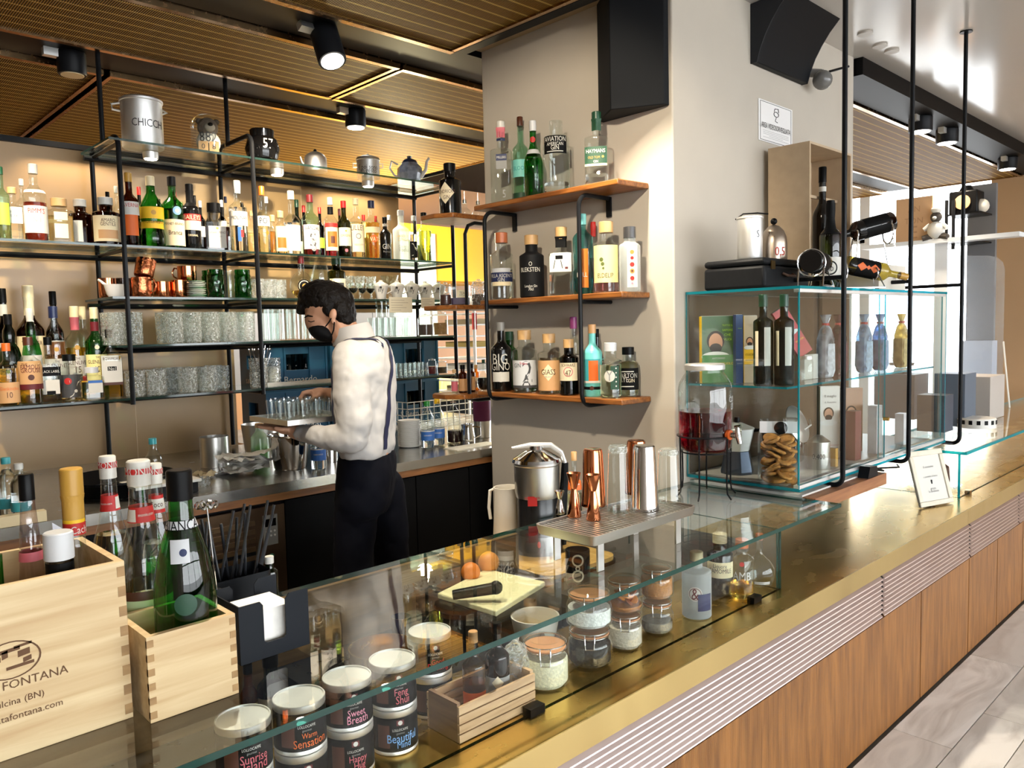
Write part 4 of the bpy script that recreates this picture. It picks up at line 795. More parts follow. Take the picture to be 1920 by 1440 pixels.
# cutting board, bowl, oranges, muddler
B=[onz(820,1112,.79),onz(930,1146,.79),onz(1022,1090,.79),onz(912,1066,.79)]
mb=MB(); mb.prism([(p.x,p.y) for p in B][::-1],.775,.79); cbd=mb.build('cutting_board',plain(hexc('e8dfae'),.5,noise=.15,nscale=6),bevel=.003); tag(cbd,'cream plastic cutting board with yellow stain under the glass','cutting board')
for k,(px,py,r) in enumerate(((882,1062,.028),(893,1040,.032))):
    P=onz(px,py,.82); P.y=min(P.y,1.715); P.z=.7755+r; mb=MB()
    if k==0: mb.ball((0,0,0),r,1,1,1,18,10); ob=mb.build('orange',plain(hexc('e07a18'),.5,bump=.1,nscale=200)); lb='cut half orange lying by the cutting board'
    else: mb.ball((0,0,0),r,1,1,1,18,10); ob=mb.build('orange',plain(hexc('d98a3a'),.5,bump=.1,nscale=200)); lb='whole orange behind the cut half'
    ob.location=P; tag(ob,lb,'orange','oranges by the cutting board')
P=ony(1003,1150,1.405); t=thing('white_bowl','white oval bowl with coffee-bean decoration beside the flour jar','bowl',(P.x,P.y,ZB+.001)); rr=46*sz(P)
MB().lathe(shell([(rr*.55,0),(rr*.8,.03),(rr,.095)],.004),30).build('body',plain(hexc('ddd8cc'),.3),t)
for k,(u,v) in enumerate(((-.5,.06),(.35,.045))):
    o=MB().ball((0,0,0),.010,1,.3,1.2,12,8).build('bean_print',plain(hexc('3a2a20'),.4),t); o.location=(rr*u,-rr*.88,v); 
MB().lathe([(rr*.6,.035),(rr*.3,.06)],20).build('lemon_pulp',plain('yellow',.5),t)
P=onz(880,1120,.80); t=thing('muddler','black cocktail muddler leaning on the cutting board','muddler',(P.x,P.y,.793)); MB().tube([(-.03,.03,.014),(.045,-.045,.03)],[.013,.016],12).build('shaft',M_BLACK,t); MB().ball((.05,-.05,.032),.018,seg=12,rings=8).build('head',M_BLACK,t)
# slatted crate of bitters
CL=onz(872,1402,ZB); CR=onz(1018,1332,ZB); t=thing('bitters_crate','small slatted wooden crate holding bitters bottles in the glass case','crate',(CL.x,CL.y+.016,ZB+.001)); w=CR.x-CL.x; d_=.10; hC=.078
for k in range(4):
    z=.001+k*hC/4
    MB().box(0,w,0,.006,z,z+hC/4-.003).build('slat',wood(hexc('a5825c'),hexc('c9a880'),.6,6,0,10),t); MB().box(0,w,d_,d_+.006,z,z+hC/4-.003).build('slat',wood(hexc('a5825c'),hexc('c9a880'),.6,6,0,10),t)
MB().box(0,.009,.006,d_,0,hC+.004).build('end_board',wood(hexc('6e5138'),hexc('8a6a4a'),.6,6,1,10),t); MB().box(w-.009,w,.006,d_,0,hC+.004).build('end_board',wood(hexc('a5825c'),hexc('c9a880'),.6,6,0,10),t); MB().box(.009,w-.009,.006,d_,0,.005).build('base',wood(hexc('a5825c'),hexc('c9a880'),.6,6,0,10),t)
cx0=CL.x
def cb(lb,px,top,wpx,*a,**k):
    P=ony(px,top+80,1.245); T=ony(px,top,1.245); P.z=ZB+.008; return bottle(lb,P,min(T.z-P.z,.19),wpx*sz(P),*a,rotz=face_cam(P),**k)
cb('worcester sauce bottle with pourer and orange label in the slatted crate',888,1155,44,glass((.62,.55,.48)),'brown',.42,'tan','B','r .12 .34 .95 orange;t LEA .22 .5 brown',name='sauce_bottle')
cb('dark brown bitters bottle with grey lettered label in the slatted crate',932,1145,46,'brown','',.5,'black','B','r .10 .40 .95 grey;q .34 .5 parch;t BITTER_TRUTH .2 .8 black')
P=ony(968,1260,1.255); P.z=ZB+.007; t=thing('crystal_pot','cut crystal sugar pot with knob lid in the slatted crate','pot',P); r=.030; MB().lathe([(r*.7,0),(r,.02),(r,.085),(r*.8,.10)],16).build('pot',G_CRYST,t); MB().lathe([(r*.9,.10),(r*.8,.112),(r*.3,.125),(r*.25,.13),(r*.35,.138),(.001,.145)],16).build('lid',G_CRYST,t)
# preserving jars
def kilner(label,P,w,h,fill,fmat,lid='rose'):
    t=thing('preserving_jar',label,'jar',P,face_cam(P),'clip-top preserving jars in the glass case'); r=w/2
    pr=[(r*.82,0),(r*.95,.008),(r,.10*h),(r,.55*h),(r*.93,.66*h),(r*.78,.73*h),(r*.78,.80*h)]
    MB().lathe(pr,30).build('body',glass((.90,.93,.92),ior=1.55),t)
    MB().lathe([(rr*.93,z*.98+.004) for rr,z in pr if z<fill*h]+[(rad_at(pr,fill*h)*.92,fill*h)],26).build('contents',fmat,t)
    l=MB().lathe([(r*.82,.835*h),(r*.86,.85*h),(r*.86,.93*h),(r*.7,.97*h),(r*.66,.945*h),(.001,.945*h)],30).build('lid',glass((.90,.93,.92),ior=1.55),t)
    MB().lathe([(r*.80,.80*h),(r*.87,.805*h),(r*.87,.835*h),(r*.80,.838*h)],30).build('rubber_seal',plain(hexc('c98a5c'),.6),t)
    MB().tube([(r*.88*math.cos(a),r*.88*math.sin(a),.78*h) for a in [2*math.pi*k/24 for k in range(24)]],.0014,6,closed=True).tube([(r*.89*math.cos(a),r*.89*math.sin(a),.90*h) for a in [2*math.pi*k/24 for k in range(24)]],.0014,6,closed=True).tube([(-.012,-r*.9,.90*h),(-.012,-r*1.04,.80*h),(-.010,-r*1.06,.58*h),(.010,-r*1.06,.58*h),(.012,-r*1.04,.80*h),(.012,-r*.9,.90*h)],.0014,6).build('wire_clip',M_CHROME,t)
    return t
sugar=lambda c,nm: plain(c,.85,noise=.35,nscale=160,bump=.4,key='grain_'+nm)
JB=[((1023,1308),92,.115,.62,sugar(hexc('efe4c0'),'cream'),'jar of cream-coloured sugar with orange seal, standing alone by the slatted crate'),
    ((1106,1268),86,.098,.55,sugar(hexc('2a2724'),'black'),'jar of dark grounds carrying the jar of white flour'),
    ((1172,1238),68,.098,.60,sugar(hexc('d8c9b4'),'beige'),'jar of beige sugar carrying the jar of dried orange slices'),
    ((1232,1212),62,.095,.35,sugar(hexc('8d8478'),'grey'),'nearly empty jar carrying the jar of toasted grain')]
lowers=[]
for (px,py),wpx,h,fill,fm,lb in JB:
    P=onz(px,py-8,ZB); P.y=1.255; P.x=ony(px,py-40,1.255).x; P.z=ZB+.001; w=wpx*sz(P)*.98; kilner(lb,P,w,h,fill,fm); lowers.append((P,w,h))
UP=[(1,.092,.5,sugar(hexc('eeece6'),'flour'),'jar of white flour with clip lid, upper of its stack'),(2,.090,.2,sugar(hexc('b5702c'),'orng'),'jar of dried orange slices, upper of its stack'),(3,.092,.62,sugar(hexc('b8793a'),'grain'),'jar of toasted golden grain, upper of its stack')]
for i,h,fill,fm,lb in UP:
    P,w,hl=lowers[i]; Q=Vector((P.x,P.y,P.z+hl+.0005)); t=kilner(lb,Q,w*1.02,h,fill,fm)
    if i==2:
        for k in range(9):
            a=k*.7; o=MB().lathe([(w*.20,0),(w*.24,.002),(w*.24,.004),(w*.2,.006)],18).build('orange_slice',plain(hexc('d9822c') if k%2 else hexc('9c4a18'),.5),t); o.location=(w*.2*math.cos(a),w*.2*math.sin(a),.012+.0052*k); o.rotation_euler=(.5*math.sin(k),.6*math.cos(k*2),0)
# four bottles at the end of the case
def eb(lb,px,top,wpx,yy,*a):
    P=ony(px,top+80,yy); T=ony(px,top,yy); P.z=ZB+.001; return bottle(lb,P,min(T.z-P.z,.188),wpx*sz(P),*a,rotz=face_cam(P))
eb('frosted white bottle with pale cork and round paper tag on a string',1306,1003,54,1.24,'frost','',.5,'cream','H','d .40 .5 white -.1;d .40 .42 maroon -.1;d .40 .38 white -.1;t & .40 .25 maroon -.1;r .14 .4 .5 navy .6')
eb('dark brown bottle with cream cork and cream herbal label',1350,990,48,1.295,'dark','',.5,'cream','X','r .30 .56 .95 cream;t CAMOMILE .42 .8 dgrey;t Liquore .49 .5 dgrey')
eb('clear bottle with a little amber liquor and white printed letters',1391,1010,44,1.222,'clear','amber',.25,'copper','K','t AMB .42 .7 white;d .62 .2 red')
eb('round-bellied clear decanter bottle with copper neck at the case end',1424,1000,56,1.235,'clear','',.25,'copper','globe','r .1 .16 .5 white .2')
# ------------------------------------------------------------------ on the glass: bar tray with shakers
TX0,TX1,TY0,TY1,TZ=1.485,1.955,1.265,1.478,.945
t=thing('bar_drip_tray','raised steel drip tray with slotted grid carrying shakers and jiggers','tray',(TX0,TY0,ZG+.001)); w=TX1-TX0; d_=TY1-TY0; hz=TZ-ZG
rb=[(x+w/2,y_+d_/2) for x,y_ in rbox(w,d_,.02)]; n=len(rb); ri=[(x+w/2,y_+d_/2) for x,y_ in rbox(w-.012,d_-.012,.016)]
mb=MB(); V=[(x,y_,hz) for x,y_ in ri]+[(x,y_,hz+.026) for x,y_ in rb]+[(x,y_,hz+.026) for x,y_ in ri]+[(x,y_,hz+.012) for x,y_ in ri]
mb.add(V,[tuple(reversed(range(n)))]+[(i,(i+1)%n,(i+1)%n+n,i+n) for i in range(n)]+[(n+i,n+(i+1)%n,2*n+(i+1)%n,2*n+i) for i in range(n)]+[(2*n+i,2*n+(i+1)%n,3*n+(i+1)%n,3*n+i) for i in range(n)]); mb.add([(x,y_,hz+.003) for x,y_ in ri],[tuple(range(n))]); mb.build('pan',M_STEEL,t)
nb_=30
for k in range(nb_):
    x=.014+(w-.028)*k/(nb_-1); MB().box(x-.0035,x+.0035,.012,d_-.012,hz+.018,hz+.021).build('grid_bar',M_STEEL,t)
for x,y_ in ((.06,.03),(w-.06,.03),(.06,d_-.03),(w-.06,d_-.03)): MB().box(x-.012,x+.012,y_-.003,y_+.003,0,hz).build('leg',M_STEEL,t)
ZT=ZG+.001+hz+.0215
def on_tray(px,top,base):
    P=onz(px,base,ZT); P.z=ZT+.0005; s=sz(P); return P,(base-top)*s,s
def jigger(lb,px,top,base,wpx,mat,flip=.4):
    P,h,s=on_tray(px,top,base); t=thing('jigger',lb,'jigger',P,0,'hourglass jiggers on the drip tray'); r=wpx*s/2
    MB().lathe([(r*.95,0),(r,.004),(r*.42,h*.62),(r*.38,h*.64)],24).build('large_cone',mat,t); MB().lathe(shell([(r*.36,h*.64),(r*.45,h*.66),(r,h)],.0015),24).build('small_cone',mat,t)
jigger('small steel jigger at the front corner of the drip tray',1050,920,964,19,M_CHROME)
jigger('copper jigger standing next to the small steel one',1077,886,969,27,M_COPPER); jigger('copper jigger standing clear at the tray front',1113,889,975,28,M_COPPER)
def shaker(lb,px,top,base,wpx,mat,name='shaker_tin',gls=False):
    P,h,s=on_tray(px,top,base); t=thing(name,lb,'shaker',P,0,'upturned shakers on the drip tray'); r=wpx*s/2
    MB().lathe([(r,0),(r*1.02,.004),(r*.98,.01),(r*.80,h*.93),(r*.76,h*.985),(r*.68,h),(.001,h-.003)],30).build('body',mat,t)
    if gls: MB().lathe([(r*.78,h*.88),(r*.84,h*.90),(r*.84,h*.94),(r*.74,h*.985)],26).build('foot',G_CRYST,t); MB().lathe([(r*.95,.002),(r*.95,.008)],26).build('rim',G_CLEAR,t)
shaker('tall copper shaker tin upturned behind the two copper jiggers',1113,841,948,46,M_COPPER); shaker('clear mixing glass upturned between copper and steel tins',1160,833,958,44,G_CLEAR,'mixing_glass',True)
shaker('copper shaker tin behind the polished steel one',1194,825,925,44,M_COPPER); shaker('tall polished steel shaker tin upturned',1209,834,955,52,M_CHROME); shaker('tapered clear glass upturned at the tray end',1254,840,940,46,G_CLEAR,'mixing_glass',True)
# rear board with juicer and jug
ZRW=.701
B0=onz(893,1018,.735); mb=MB(); mb.prism(rbox(.34,.42,.05),0,.025); bo=mb.build('round_board',M_BOARD,loc=(1.90,1.86,ZRW+.001)); bo.scale=(1,1,1); tag(bo,'light wooden board with black band under the citrus press','board')
MB().prism(rbox(.35,.43,.05),-.0,.012).build('black_band',M_BLACK,bo)
ZJ=ZRW+.027
t=thing('citrus_press','polished steel electric citrus press with long lever arm','juicer',(atd(1008,950,2.73).x,atd(1008,950,2.73).y,ZJ)); s=2.73/F
zt=lambda py:atd(1000,py,2.73).z-ZJ
r=42*s
MB().lathe([(r*1.1,0),(r*1.1,.03),(r*.92,.05),(r*.92,zt(930))],32).build('motor_body',plain(hexc('1b1b1d'),.25),t)
MB().lathe([(r*.95,zt(930)),(r*1.0,zt(920)),(r*1.02,zt(870)),(r*1.06,zt(868)),(r*1.06,zt(864))],32).build('steel_bowl',M_STEEL,t)
MB().lathe([(r*1.1,zt(864)),(r*1.05,zt(858)),(r*.55,zt(845)),(r*.3,zt(841)),(r*.3,zt(834))],32).build('dome',M_CHROME,t)
U=Vector((RX.x,RX.y,0)).normalized(); Wd=Vector((RZ.x,RZ.y,0)).normalized()
mb=MB(); mb.tube([U*(-.085)+Vector((0,0,zt(838))),U*(-.02)+Vector((0,0,zt(833))),U*.05+Vector((0,0,zt(834))),U*.085+Vector((0,0,zt(848))),U*.098+Vector((0,0,zt(868)))],[.005,.009,.010,.009,.007],10); mb.build('lever',M_ALU,t)
mb=MB(); mb.tube([U*.098+Vector((0,0,zt(868))),U*.095+Vector((0,0,zt(900))),U*.085+Vector((0,0,zt(960))),U*.08+Vector((0,0,.02))],[.012,.014,.016,.018],10); mb.build('arm_column',M_BLACK,t)
o=flat_text('spremuta',(0,0,0),U,(0,0,1),.05,plain('red',.4),t,'badge'); o.location=(-Wd.x*r*1.0-U.x*.02,-Wd.y*r*1.0-U.y*.02,zt(925))
mb=MB(); q=-Wd*(r*.97); a=q-U*.035; mb.add([a+Vector((0,0,zt(940))),a+U*.032+Vector((0,0,zt(940))),a+U*.032+Vector((0,0,zt(922))),a+Vector((0,0,zt(922)))],[(0,1,2,3)]); mb.build('red_plate',plain('red',.4),t)
o=MB().ball((0,0,0),.012,.5,.5,1,10,8).build('red_button',plain(hexc('e0301c'),.3),t); o.location=(-Wd.x*r*1.05,-Wd.y*r*1.05,.04)
P=atd(952,965,2.80); P.z=ZRW+.001; t=thing('white_jug','tall cream plastic jug with side handle beside the citrus press','jug',P); s=2.8/F; hh=atd(952,912,2.8).z-P.z; r=27*s
MB().lathe(shell([(r*1.05,0),(r*1.1,.01),(r*.9,hh*.9),(r*.95,hh)],.003),28).build('body',plain(hexc('d9d3c6'),.4),t)
MB().tube([-U*r*.92+Vector((0,0,hh*.97)),-U*(r*.95+.012)+Vector((0,0,hh*.95)),-U*(r*.98+.016)+Vector((0,0,hh*.7)),-U*(r*1.0+.010)+Vector((0,0,hh*.52))],.006,8).build('handle',plain(hexc('d9d3c6'),.4),t)
P=atd(1070,930,2.75); P.z=ZRW+.001; P.x=onz(1070,1000,.70).x; P.y=2.0; bottle('slim corked bottle with orange neck tag behind the citrus press',P,ony(1070,848,2.0).z-P.z,.06,'clear','paleyellow',.5,'cork','R','r .55 .75 .9 orange;t VEN .66 .5 dgrey',rotz=face_cam(P))
P=onz(1062,1062,.76); P.z=ZRW+.001; P.y=1.60; P.x=1.80; t=thing('patterned_mug','dark mug with white lattice pattern under the drip tray','mug',P,face_cam(P)); pr=[(.034,0),(.038,.006),(.038,.11)]; MB().lathe(shell(pr),26).build('body',plain(hexc('1c1a19'),.3),t)
decorate(t,pr,2,1,.12,.076,'d .7 .5 parch;d .7 .36 black;d .3 .5 parch;d .3 .36 black;d .5 .2 parch;d .5 .1 black')
# drinks dispenser on wire stand
P=Vector((2.50,1.585,ZG+.001)); t=thing('drink_dispenser','large glass jar dispenser of red punch on a black wire stand','dispenser',P); dp=depth((2.50,1.585,1.2)); s=dp/F
z0=atd(1301,845,dp).z-P.z; z1=atd(1301,682,dp).z-P.z; r=50*s; h=z1-z0
pr=[(r*.85,z0),(r*.97,z0+.012),(r,z0+.03),(r,z0+h*.70),(r*.95,z0+h*.78),(r*.78,z0+h*.87),(r*.70,z0+h*.90),(r*.70,z0+h*.93)]
MB().lathe(pr,40).build('jar',glass((.90,.92,.91),ior=1.6,bump=.15,nscale=18),t)
lv=z0+h*.46; MB().lathe([(rr*.96,z+.003) for rr,z in pr if z<lv]+[(r*.96,lv)],40).build('punch',liquid(hexc('8c0a1c')),t)
MB().lathe([(r*.72,z0+h*.93),(r*.74,z0+h*.935),(r*.74,z0+h*.985),(r*.70,z0+h),(.001,z0+h)],36).build('lid',M_ALU,t)
decorate(t,[(rr,z) for rr,z in pr],2,1,1.0,2*r,'t COUNTRY %.4f .5 silver .55;t LIVING %.4f .4 silver .6'%(z0+h*.60,z0+h*.52))
st=MB(); st.tube([(r*1.03*math.cos(a),r*1.03*math.sin(a),z0+.055) for a in [2*math.pi*k/36 for k in range(36)]],.003,6,closed=True).tube([(r*.9*math.cos(a),r*.9*math.sin(a),z0-.004) for a in [2*math.pi*k/36 for k in range(36)]],.003,6,closed=True); sr=st.build('ring',M_TUBE,t)
for a in (200,262,325,30,90,150):
    a=math.radians(a); c,s_2=math.cos(a),math.sin(a); MB().tube([(r*1.03*c,r*1.03*s_2,z0+.055),(r*1.0*c,r*1.0*s_2,.05),(r*1.03*c,r*1.03*s_2,.02),(r*1.2*c,r*1.2*s_2,.002)],.003,6).build('stand_leg',M_TUBE,t)
tp=atd(1362,815,dp-.06)-P; dirv=Vector((tp.x,tp.y,0)).normalized(); b0=dirv*r*.97+Vector((0,0,tp.z))
tpo=MB().tube([b0,b0+dirv*.012],.018,14).build('tap_washer',plain(hexc('d9601c'),.4),t)
mb=MB(); mb.tube([b0+dirv*.012,b0+dirv*.05],.010,12); mb.tube([b0+dirv*.04+Vector((0,0,.03)),b0+dirv*.042,b0+dirv*.05+Vector((0,0,-.028))],[.007,.011,.008],12); mb.tube([b0+dirv*.03+Vector((0,0,.030)),b0+dirv*.055+Vector((0,0,.036))],.006,8); mb.build('tap',M_CHROME,t)
# picture frame on the brass ledge
PA=onz(1728,955,ZB); PB=onz(1790,944,ZB); t=thing('photo_frame','cream wooden photo frame with printed notice leaning on the brass ledge','frame',((PA.x+PB.x)/2,(PA.y+PB.y)/2,ZB+.001)); d3=Vector((PB.x-PA.x,PB.y-PA.y,0)); wF=d3.length; ang=math.atan2(d3.y,d3.x); t.rotation_euler=(0,0,ang); t.location.z+=.004
hF=.25; R=Matrix.Rotation(math.radians(-16),4,'X')
fm=plain(hexc('cfc6b2'),.55,noise=.15,nscale=30)
mb=MB(R); b_=.024; mb.box(-wF/2,wF/2,0,.014,.002,b_); mb.box(-wF/2,wF/2,0,.014,hF-b_,hF); mb.box(-wF/2,-wF/2+b_,0,.014,b_,hF-b_); mb.box(wF/2-b_,wF/2,0,.014,b_,hF-b_); mb.build('moulding',fm,t,bevel=.003)
MB(R).box(-wF/2+b_-.003,wF/2-b_+.003,.006,.010,b_-.003,hF-b_+.003).build('notice',plain('white',.6),t)
for k,(tx,v) in enumerate((('Il consumo',.70),('e possibile al banco',.52),('grazie',.30),('la direzione',.26))):
    p=R@Vector((0,.0055,hF*v)); flat_text(tx,p,(1,0,0),R@Vector((0,0,1)),wF*(.3,.42,.16,.3)[k],plain(hexc('707070'),.6),t)
MB().prism([(.02,0),(.075,0),(.035,.11)],-.004,.004,axis=0).build('easel_back',M_DARK,t)
# cable and black gadget on the ledge
t=thing('card_reader_base','small black plastic card reader base on the floating board by the glass cabinet','card reader',(3.16,1.279,.8690)); MB().prism([(0,0),(.10,0),(.09,.040),(.02,.045)],-.021,.021,axis=1).build('shell',plain(hexc('121418'),.3),t); MB().tube([(.10,0,.02),(.16,-.02,.01),(.22,.03,.006),(.30,-.03,.006),(.36,.0,.006)],.004,6).build('cable',M_BLACK,t)
# ------------------------------------------------------------------ glassware on the wall shelving
def cupmesh(h,r,taper=.95,th=.0022,base=.006):
    return [(r*taper*.92,0),(r*taper,.003),(r,h),(r-th,h),(r*taper-th,base),(.001,base)]
_src={}
def glass_item(kind,label,px,row,z,h,r,group,mat,cat='glass'):
    P=ony(px,600,row); P.z=z+.001; key=(kind,round(h,3),round(r,3))
    if key not in _src:
        o=MB().lathe(cupmesh(h,r),20).build(kind,mat); b_=MB().lathe([(r*.86,.0035),(r*.86,.0055)],16).build('base',G_CRYST,o); _src[key]=o
        o.location=P; return tag(o,label,cat,group)
    o=dup(_src[key],loc=P); return tag(o,label,cat,group)
dF=lambda px,row:depth(ony(px,600,row))/F
GL='cut crystal highballs on the middle shelf'
for row,pxs in ((3.72,(216,249,326,361,395,428,462)),(3.80,(206,235,308,344,378,411,445)),(3.88,(216,318,352,386,420))):
    for px in pxs: glass_item('highball_glass','tall cut crystal highball %s'%('beside the outer pole' if px<260 else {3.72:'in the row along the shelf edge',3.80:'in the middle row between the poles',3.88:'in the row nearest the wall'}[row]),px,row,ZS[3],61*dF(230,3.72),16.5*dF(300,3.72),GL,G_CRYST)
for row,pxs in ((3.72,(500,528,556,582)),(3.82,(510,540,570)),):
    for px in pxs: glass_item('straight_glass','tall plain straight glass past the middle pole, %s'%('along the shelf edge' if row<3.8 else 'second row in'),px,row,ZS[3],58*dF(520,3.72),13*dF(520,3.72),'plain straight glasses on the middle shelf',G_CLEAR)
for row,pxs in ((3.72,(246,286,346,384)),(3.82,(268,318,366,408)),(3.92,(300,335,395))):
    for px in pxs: glass_item('tumbler_glass','low cut crystal tumbler on the lowest shelf, %s'%{3.72:'along its edge',3.82:'in the middle row',3.92:'nearest the wall'}[row],px,row,ZS[4],47*dF(300,3.72),18*dF(300,3.72),'cut crystal tumblers on the lowest shelf',G_CRYST)
for row,pxs in ((3.72,(700,722,744,766)),(3.82,(712,736,760))):
    for px in pxs: glass_item('short_glass','short clear glass behind the barman, %s'%('along the shelf edge' if row<3.8 else 'second row in'),px,row,ZS[3],36*dF(740,3.72),11*dF(740,3.72),'short glasses behind the barman',G_CLEAR)
for px in (716,739,762): 
    P=ony(px,600,3.77); P.z=ZS[3]+.002+36*dF(740,3.72); o=dup(_src[('short_glass',round(36*dF(740,3.72),3),round(11*dF(740,3.72),3))],loc=P); tag(o,'short clear glass stacked on top of the others behind the barman','glass','stacked short glasses behind the barman')
for row,pxs in ((3.72,(740,757,774,791)),(3.80,(748,766,783))):
    for px in pxs: glass_item('liqueur_glass','small clear liqueur glass on the lowest shelf behind the shoulder of the barman',px,row,ZS[4],25*dF(740,3.72),8.5*dF(740,3.72),'liqueur glasses on the lowest shelf',G_CLEAR)
for row,pxs in ((3.72,(482,)),):
    P=ony(484,690,3.72); P.z=ZS[4]+.001; s=sz(P); t=thing('spoon_glass','crystal glass full of long bar spoons on the lowest shelf','glass',P); r=17*s; h=55*s
    MB().lathe(cupmesh(h,r),20).build('glass',G_CRYST,t); random.seed(5)
    for k in range(12):
        a=random.uniform(0,6.28); e_=random.uniform(.6,1.6)*r; mb=MB(); mb.tube([(.3*r*math.cos(a),.3*r*math.sin(a),.008),(e_*math.cos(a),e_*math.sin(a),h*random.uniform(1.05,1.45))],.0018,5); mb.ball((e_*math.cos(a),e_*math.sin(a),h*1.3),.005,1,.5,1.5,8,6); mb.build('spoon',M_CHROME,t)
P=ony(510,690,3.78); P.z=ZS[4]+.001; t=thing('sugar_jar','ribbed glass jar of wrapped sugars beside the spoon glass','jar',P); MB().lathe(cupmesh(52*sz(P),16*sz(P)),20).build('jar',G_CRYST,t); MB().lathe([(12*sz(P),.008),(13*sz(P),36*sz(P))],16).build('sugars',plain(hexc('cfc8bc'),.6,noise=.6,nscale=120),t)
# copper mugs, saucers, green jars on the shelf above
def mug(label,px,base,top,wpx,row,mat,hand=1,tilt=None,z=None,name='copper_mug'):
    P=ony(px,(base+top)/2,row); P.z=(z if z is not None else ZS[2])+.001; s=sz(P); r=wpx*s/2; h=(base-top)*s
    t=thing(name,label,'mug',P,0,'copper mugs on the third shelf')
    if tilt: t.rotation_euler=tilt
    MB().lathe([(r*.90,0),(r*.98,.005),(r,h*.5),(r,h),(r*.96,h),(r*.94,.006),(.001,.006)],26).build('cup',mat,t)
    if hand:
        c=Vector((RX.x,RX.y,0)).normalized()*hand
        MB().tube([c*r*.96+Vector((0,0,h*.86)),c*(r+.35*r)+Vector((0,0,h*.90)),c*(r+.62*r)+Vector((0,0,h*.62)),c*(r+.45*r)+Vector((0,0,h*.32)),c*r*.96+Vector((0,0,h*.16))],.0042,8).build('handle',mat,t)
    return t
mug('plain copper mug behind the white sauce boat',201,555,518,30,3.86,M_COPPER,0)
mug('hammered copper mug with handle standing on the shelf',265,554,517,35,3.74,M_HAMMER,1)
P=ony(266,517,3.76); mug('hammered copper mug tipped on top of another one',268,520,487,35,3.75,M_HAMMER,0,(math.radians(-10),math.radians(16),0),z=ZS[2]+39*sz(P))
mug('plain copper mug with handle turned to the hammered one',303,553,523,31,3.78,M_COPPER,-1); mug('plain copper mug next to the striped saucers',335,553,520,30,3.78,M_COPPER,-1)
mug('plain copper mug stacked on two others',350,521,493,34,3.84,M_COPPER,-1,z=ZS[2]+.083)
P=ony(350,540,3.84); o=MB().lathe([(.03,0),(.034,.004),(.034,.08),(.03,.08)],20).build('copper_mug',M_COPPER,loc=(P.x,P.y,ZS[2]+.001)); tag(o,'plain copper mug carrying the stacked one','mug','copper mugs on the third shelf')
P=ony(218,540,3.73); P.z=ZS[2]+.001; t=thing('sauce_boat','white porcelain sauce boat with long handle beside the shelf pole','sauce boat',P); s=sz(P)
MB().lathe([(14*s,0),(17*s,.01),(22*s,.055),(21*s,.055),(14*s,.008),(.001,.008)],22,fy=.7).build('bowl',plain(hexc('e6e2da'),.25),t); U_=Vector((RX.x,RX.y,0)).normalized()
MB().tube([-U_*18*s+Vector((0,0,.05)),-U_*26*s+Vector((0,0,.066)),-U_*33*s+Vector((0,0,.078))],[.007,.006,.005],8).build('handle',plain(hexc('e6e2da'),.25),t)
P=ony(231,535,3.84); P.z=ZS[2]+.001; lath('glass_jar','dark-rimmed glass jar between the sauce boat and hammered mugs','jar',P,cupmesh(.09,.04),glass((.35,.25,.2)))
P=ony(368,540,3.735); s=sz(P)
for k in range(9):
    z=ZS[2]+.001+k*.0088; t=thing('saucer','white saucer with green rim in the tall stack','saucer',(P.x+.002*math.sin(k*2.1),P.y,z),0,'stacked saucers on the third shelf'); MB().lathe([(9*s,0),(10*s,.001),(17*s,.007),(17*s,.0085),(9*s,.003),(.001,.003)],22).build('plate',plain(hexc('dcdad2'),.3),t); MB().lathe([(16.6*s,.0072),(17.3*s,.0074),(17.3*s,.0084),(16.6*s,.0086)],22).build('rim',plain('green' if k in (0,4,8) else hexc('b9c4b4'),.3),t)
for lb,px,row,g in (('green jelly jar glass next to the striped saucers',404,3.74,'green'),('clear jar glass between the two green ones',431,3.82,'clear'),('green jelly jar glass next to the crystal tumbler',455,3.74,'green'),('green jar glass in the back row',394,3.86,'green')):
    P=ony(px,530,row); P.z=ZS[2]+.001; s=sz(P); r=15*s; h=53*s; t=thing('jar_glass',lb,'glass',P,0,'jar glasses on the third shelf'); gm=glass((.10,.52,.20),ior=1.6,bump=.4,nscale=40) if g=='green' else G_CLEAR
    MB().lathe([(r*.9,0),(r,.006),(r,h*.78),(r*.9,h*.84),(r*.92,h*.86),(r*.92,h),(r*.86,h),(r*.94,h*.75),(r*.9,.008),(.001,.008)],22).build('jar',gm,t)
for k,(px,row) in enumerate(((484,3.74),(508,3.74),(526,3.76),(516,3.86))): glass_item('low_tumbler','low crystal tumbler on the third shelf between the green jars and the brandy flask',px,row,ZS[2],36*dF(500,3.74),14*dF(500,3.74),'low tumblers on the third shelf',G_CRYST if k==0 else G_CLEAR)
def sb2(lb,px,top,base,w,row,*a,**k): return shelf_bottle(lb,px,top,base,w,row,ZS[2],*a,**k)
sb2('round flask of amber brandy with round black label',565,478,554,45,3.74,'clear','amber',.2,'maroon','flask','d .30 .55 black;d .30 .46 parch;d .30 .40 black;d .30 .2 gold')
sb2('olive green bottle with cream label behind the barman\'s head',631,480,556,33,3.76,'olive','',.5,'dgreen','K','r .06 .5 .9 parch;r .1 .4 .6 dgrey')
P=ony(602,530,3.86); P.z=ZS[2]+.001; s=sz(P); lath('decanter','tall clear tulip glass between the brandy flask and olive bottle','glass',P,[(14*s,0),(4*s,.006),(3*s,.02),(16*s,.07),(20*s,.11),(12*s,66*s),(11*s,66*s),(19*s,.11),(15*s,.072),(.001,.03)],G_CLEAR)
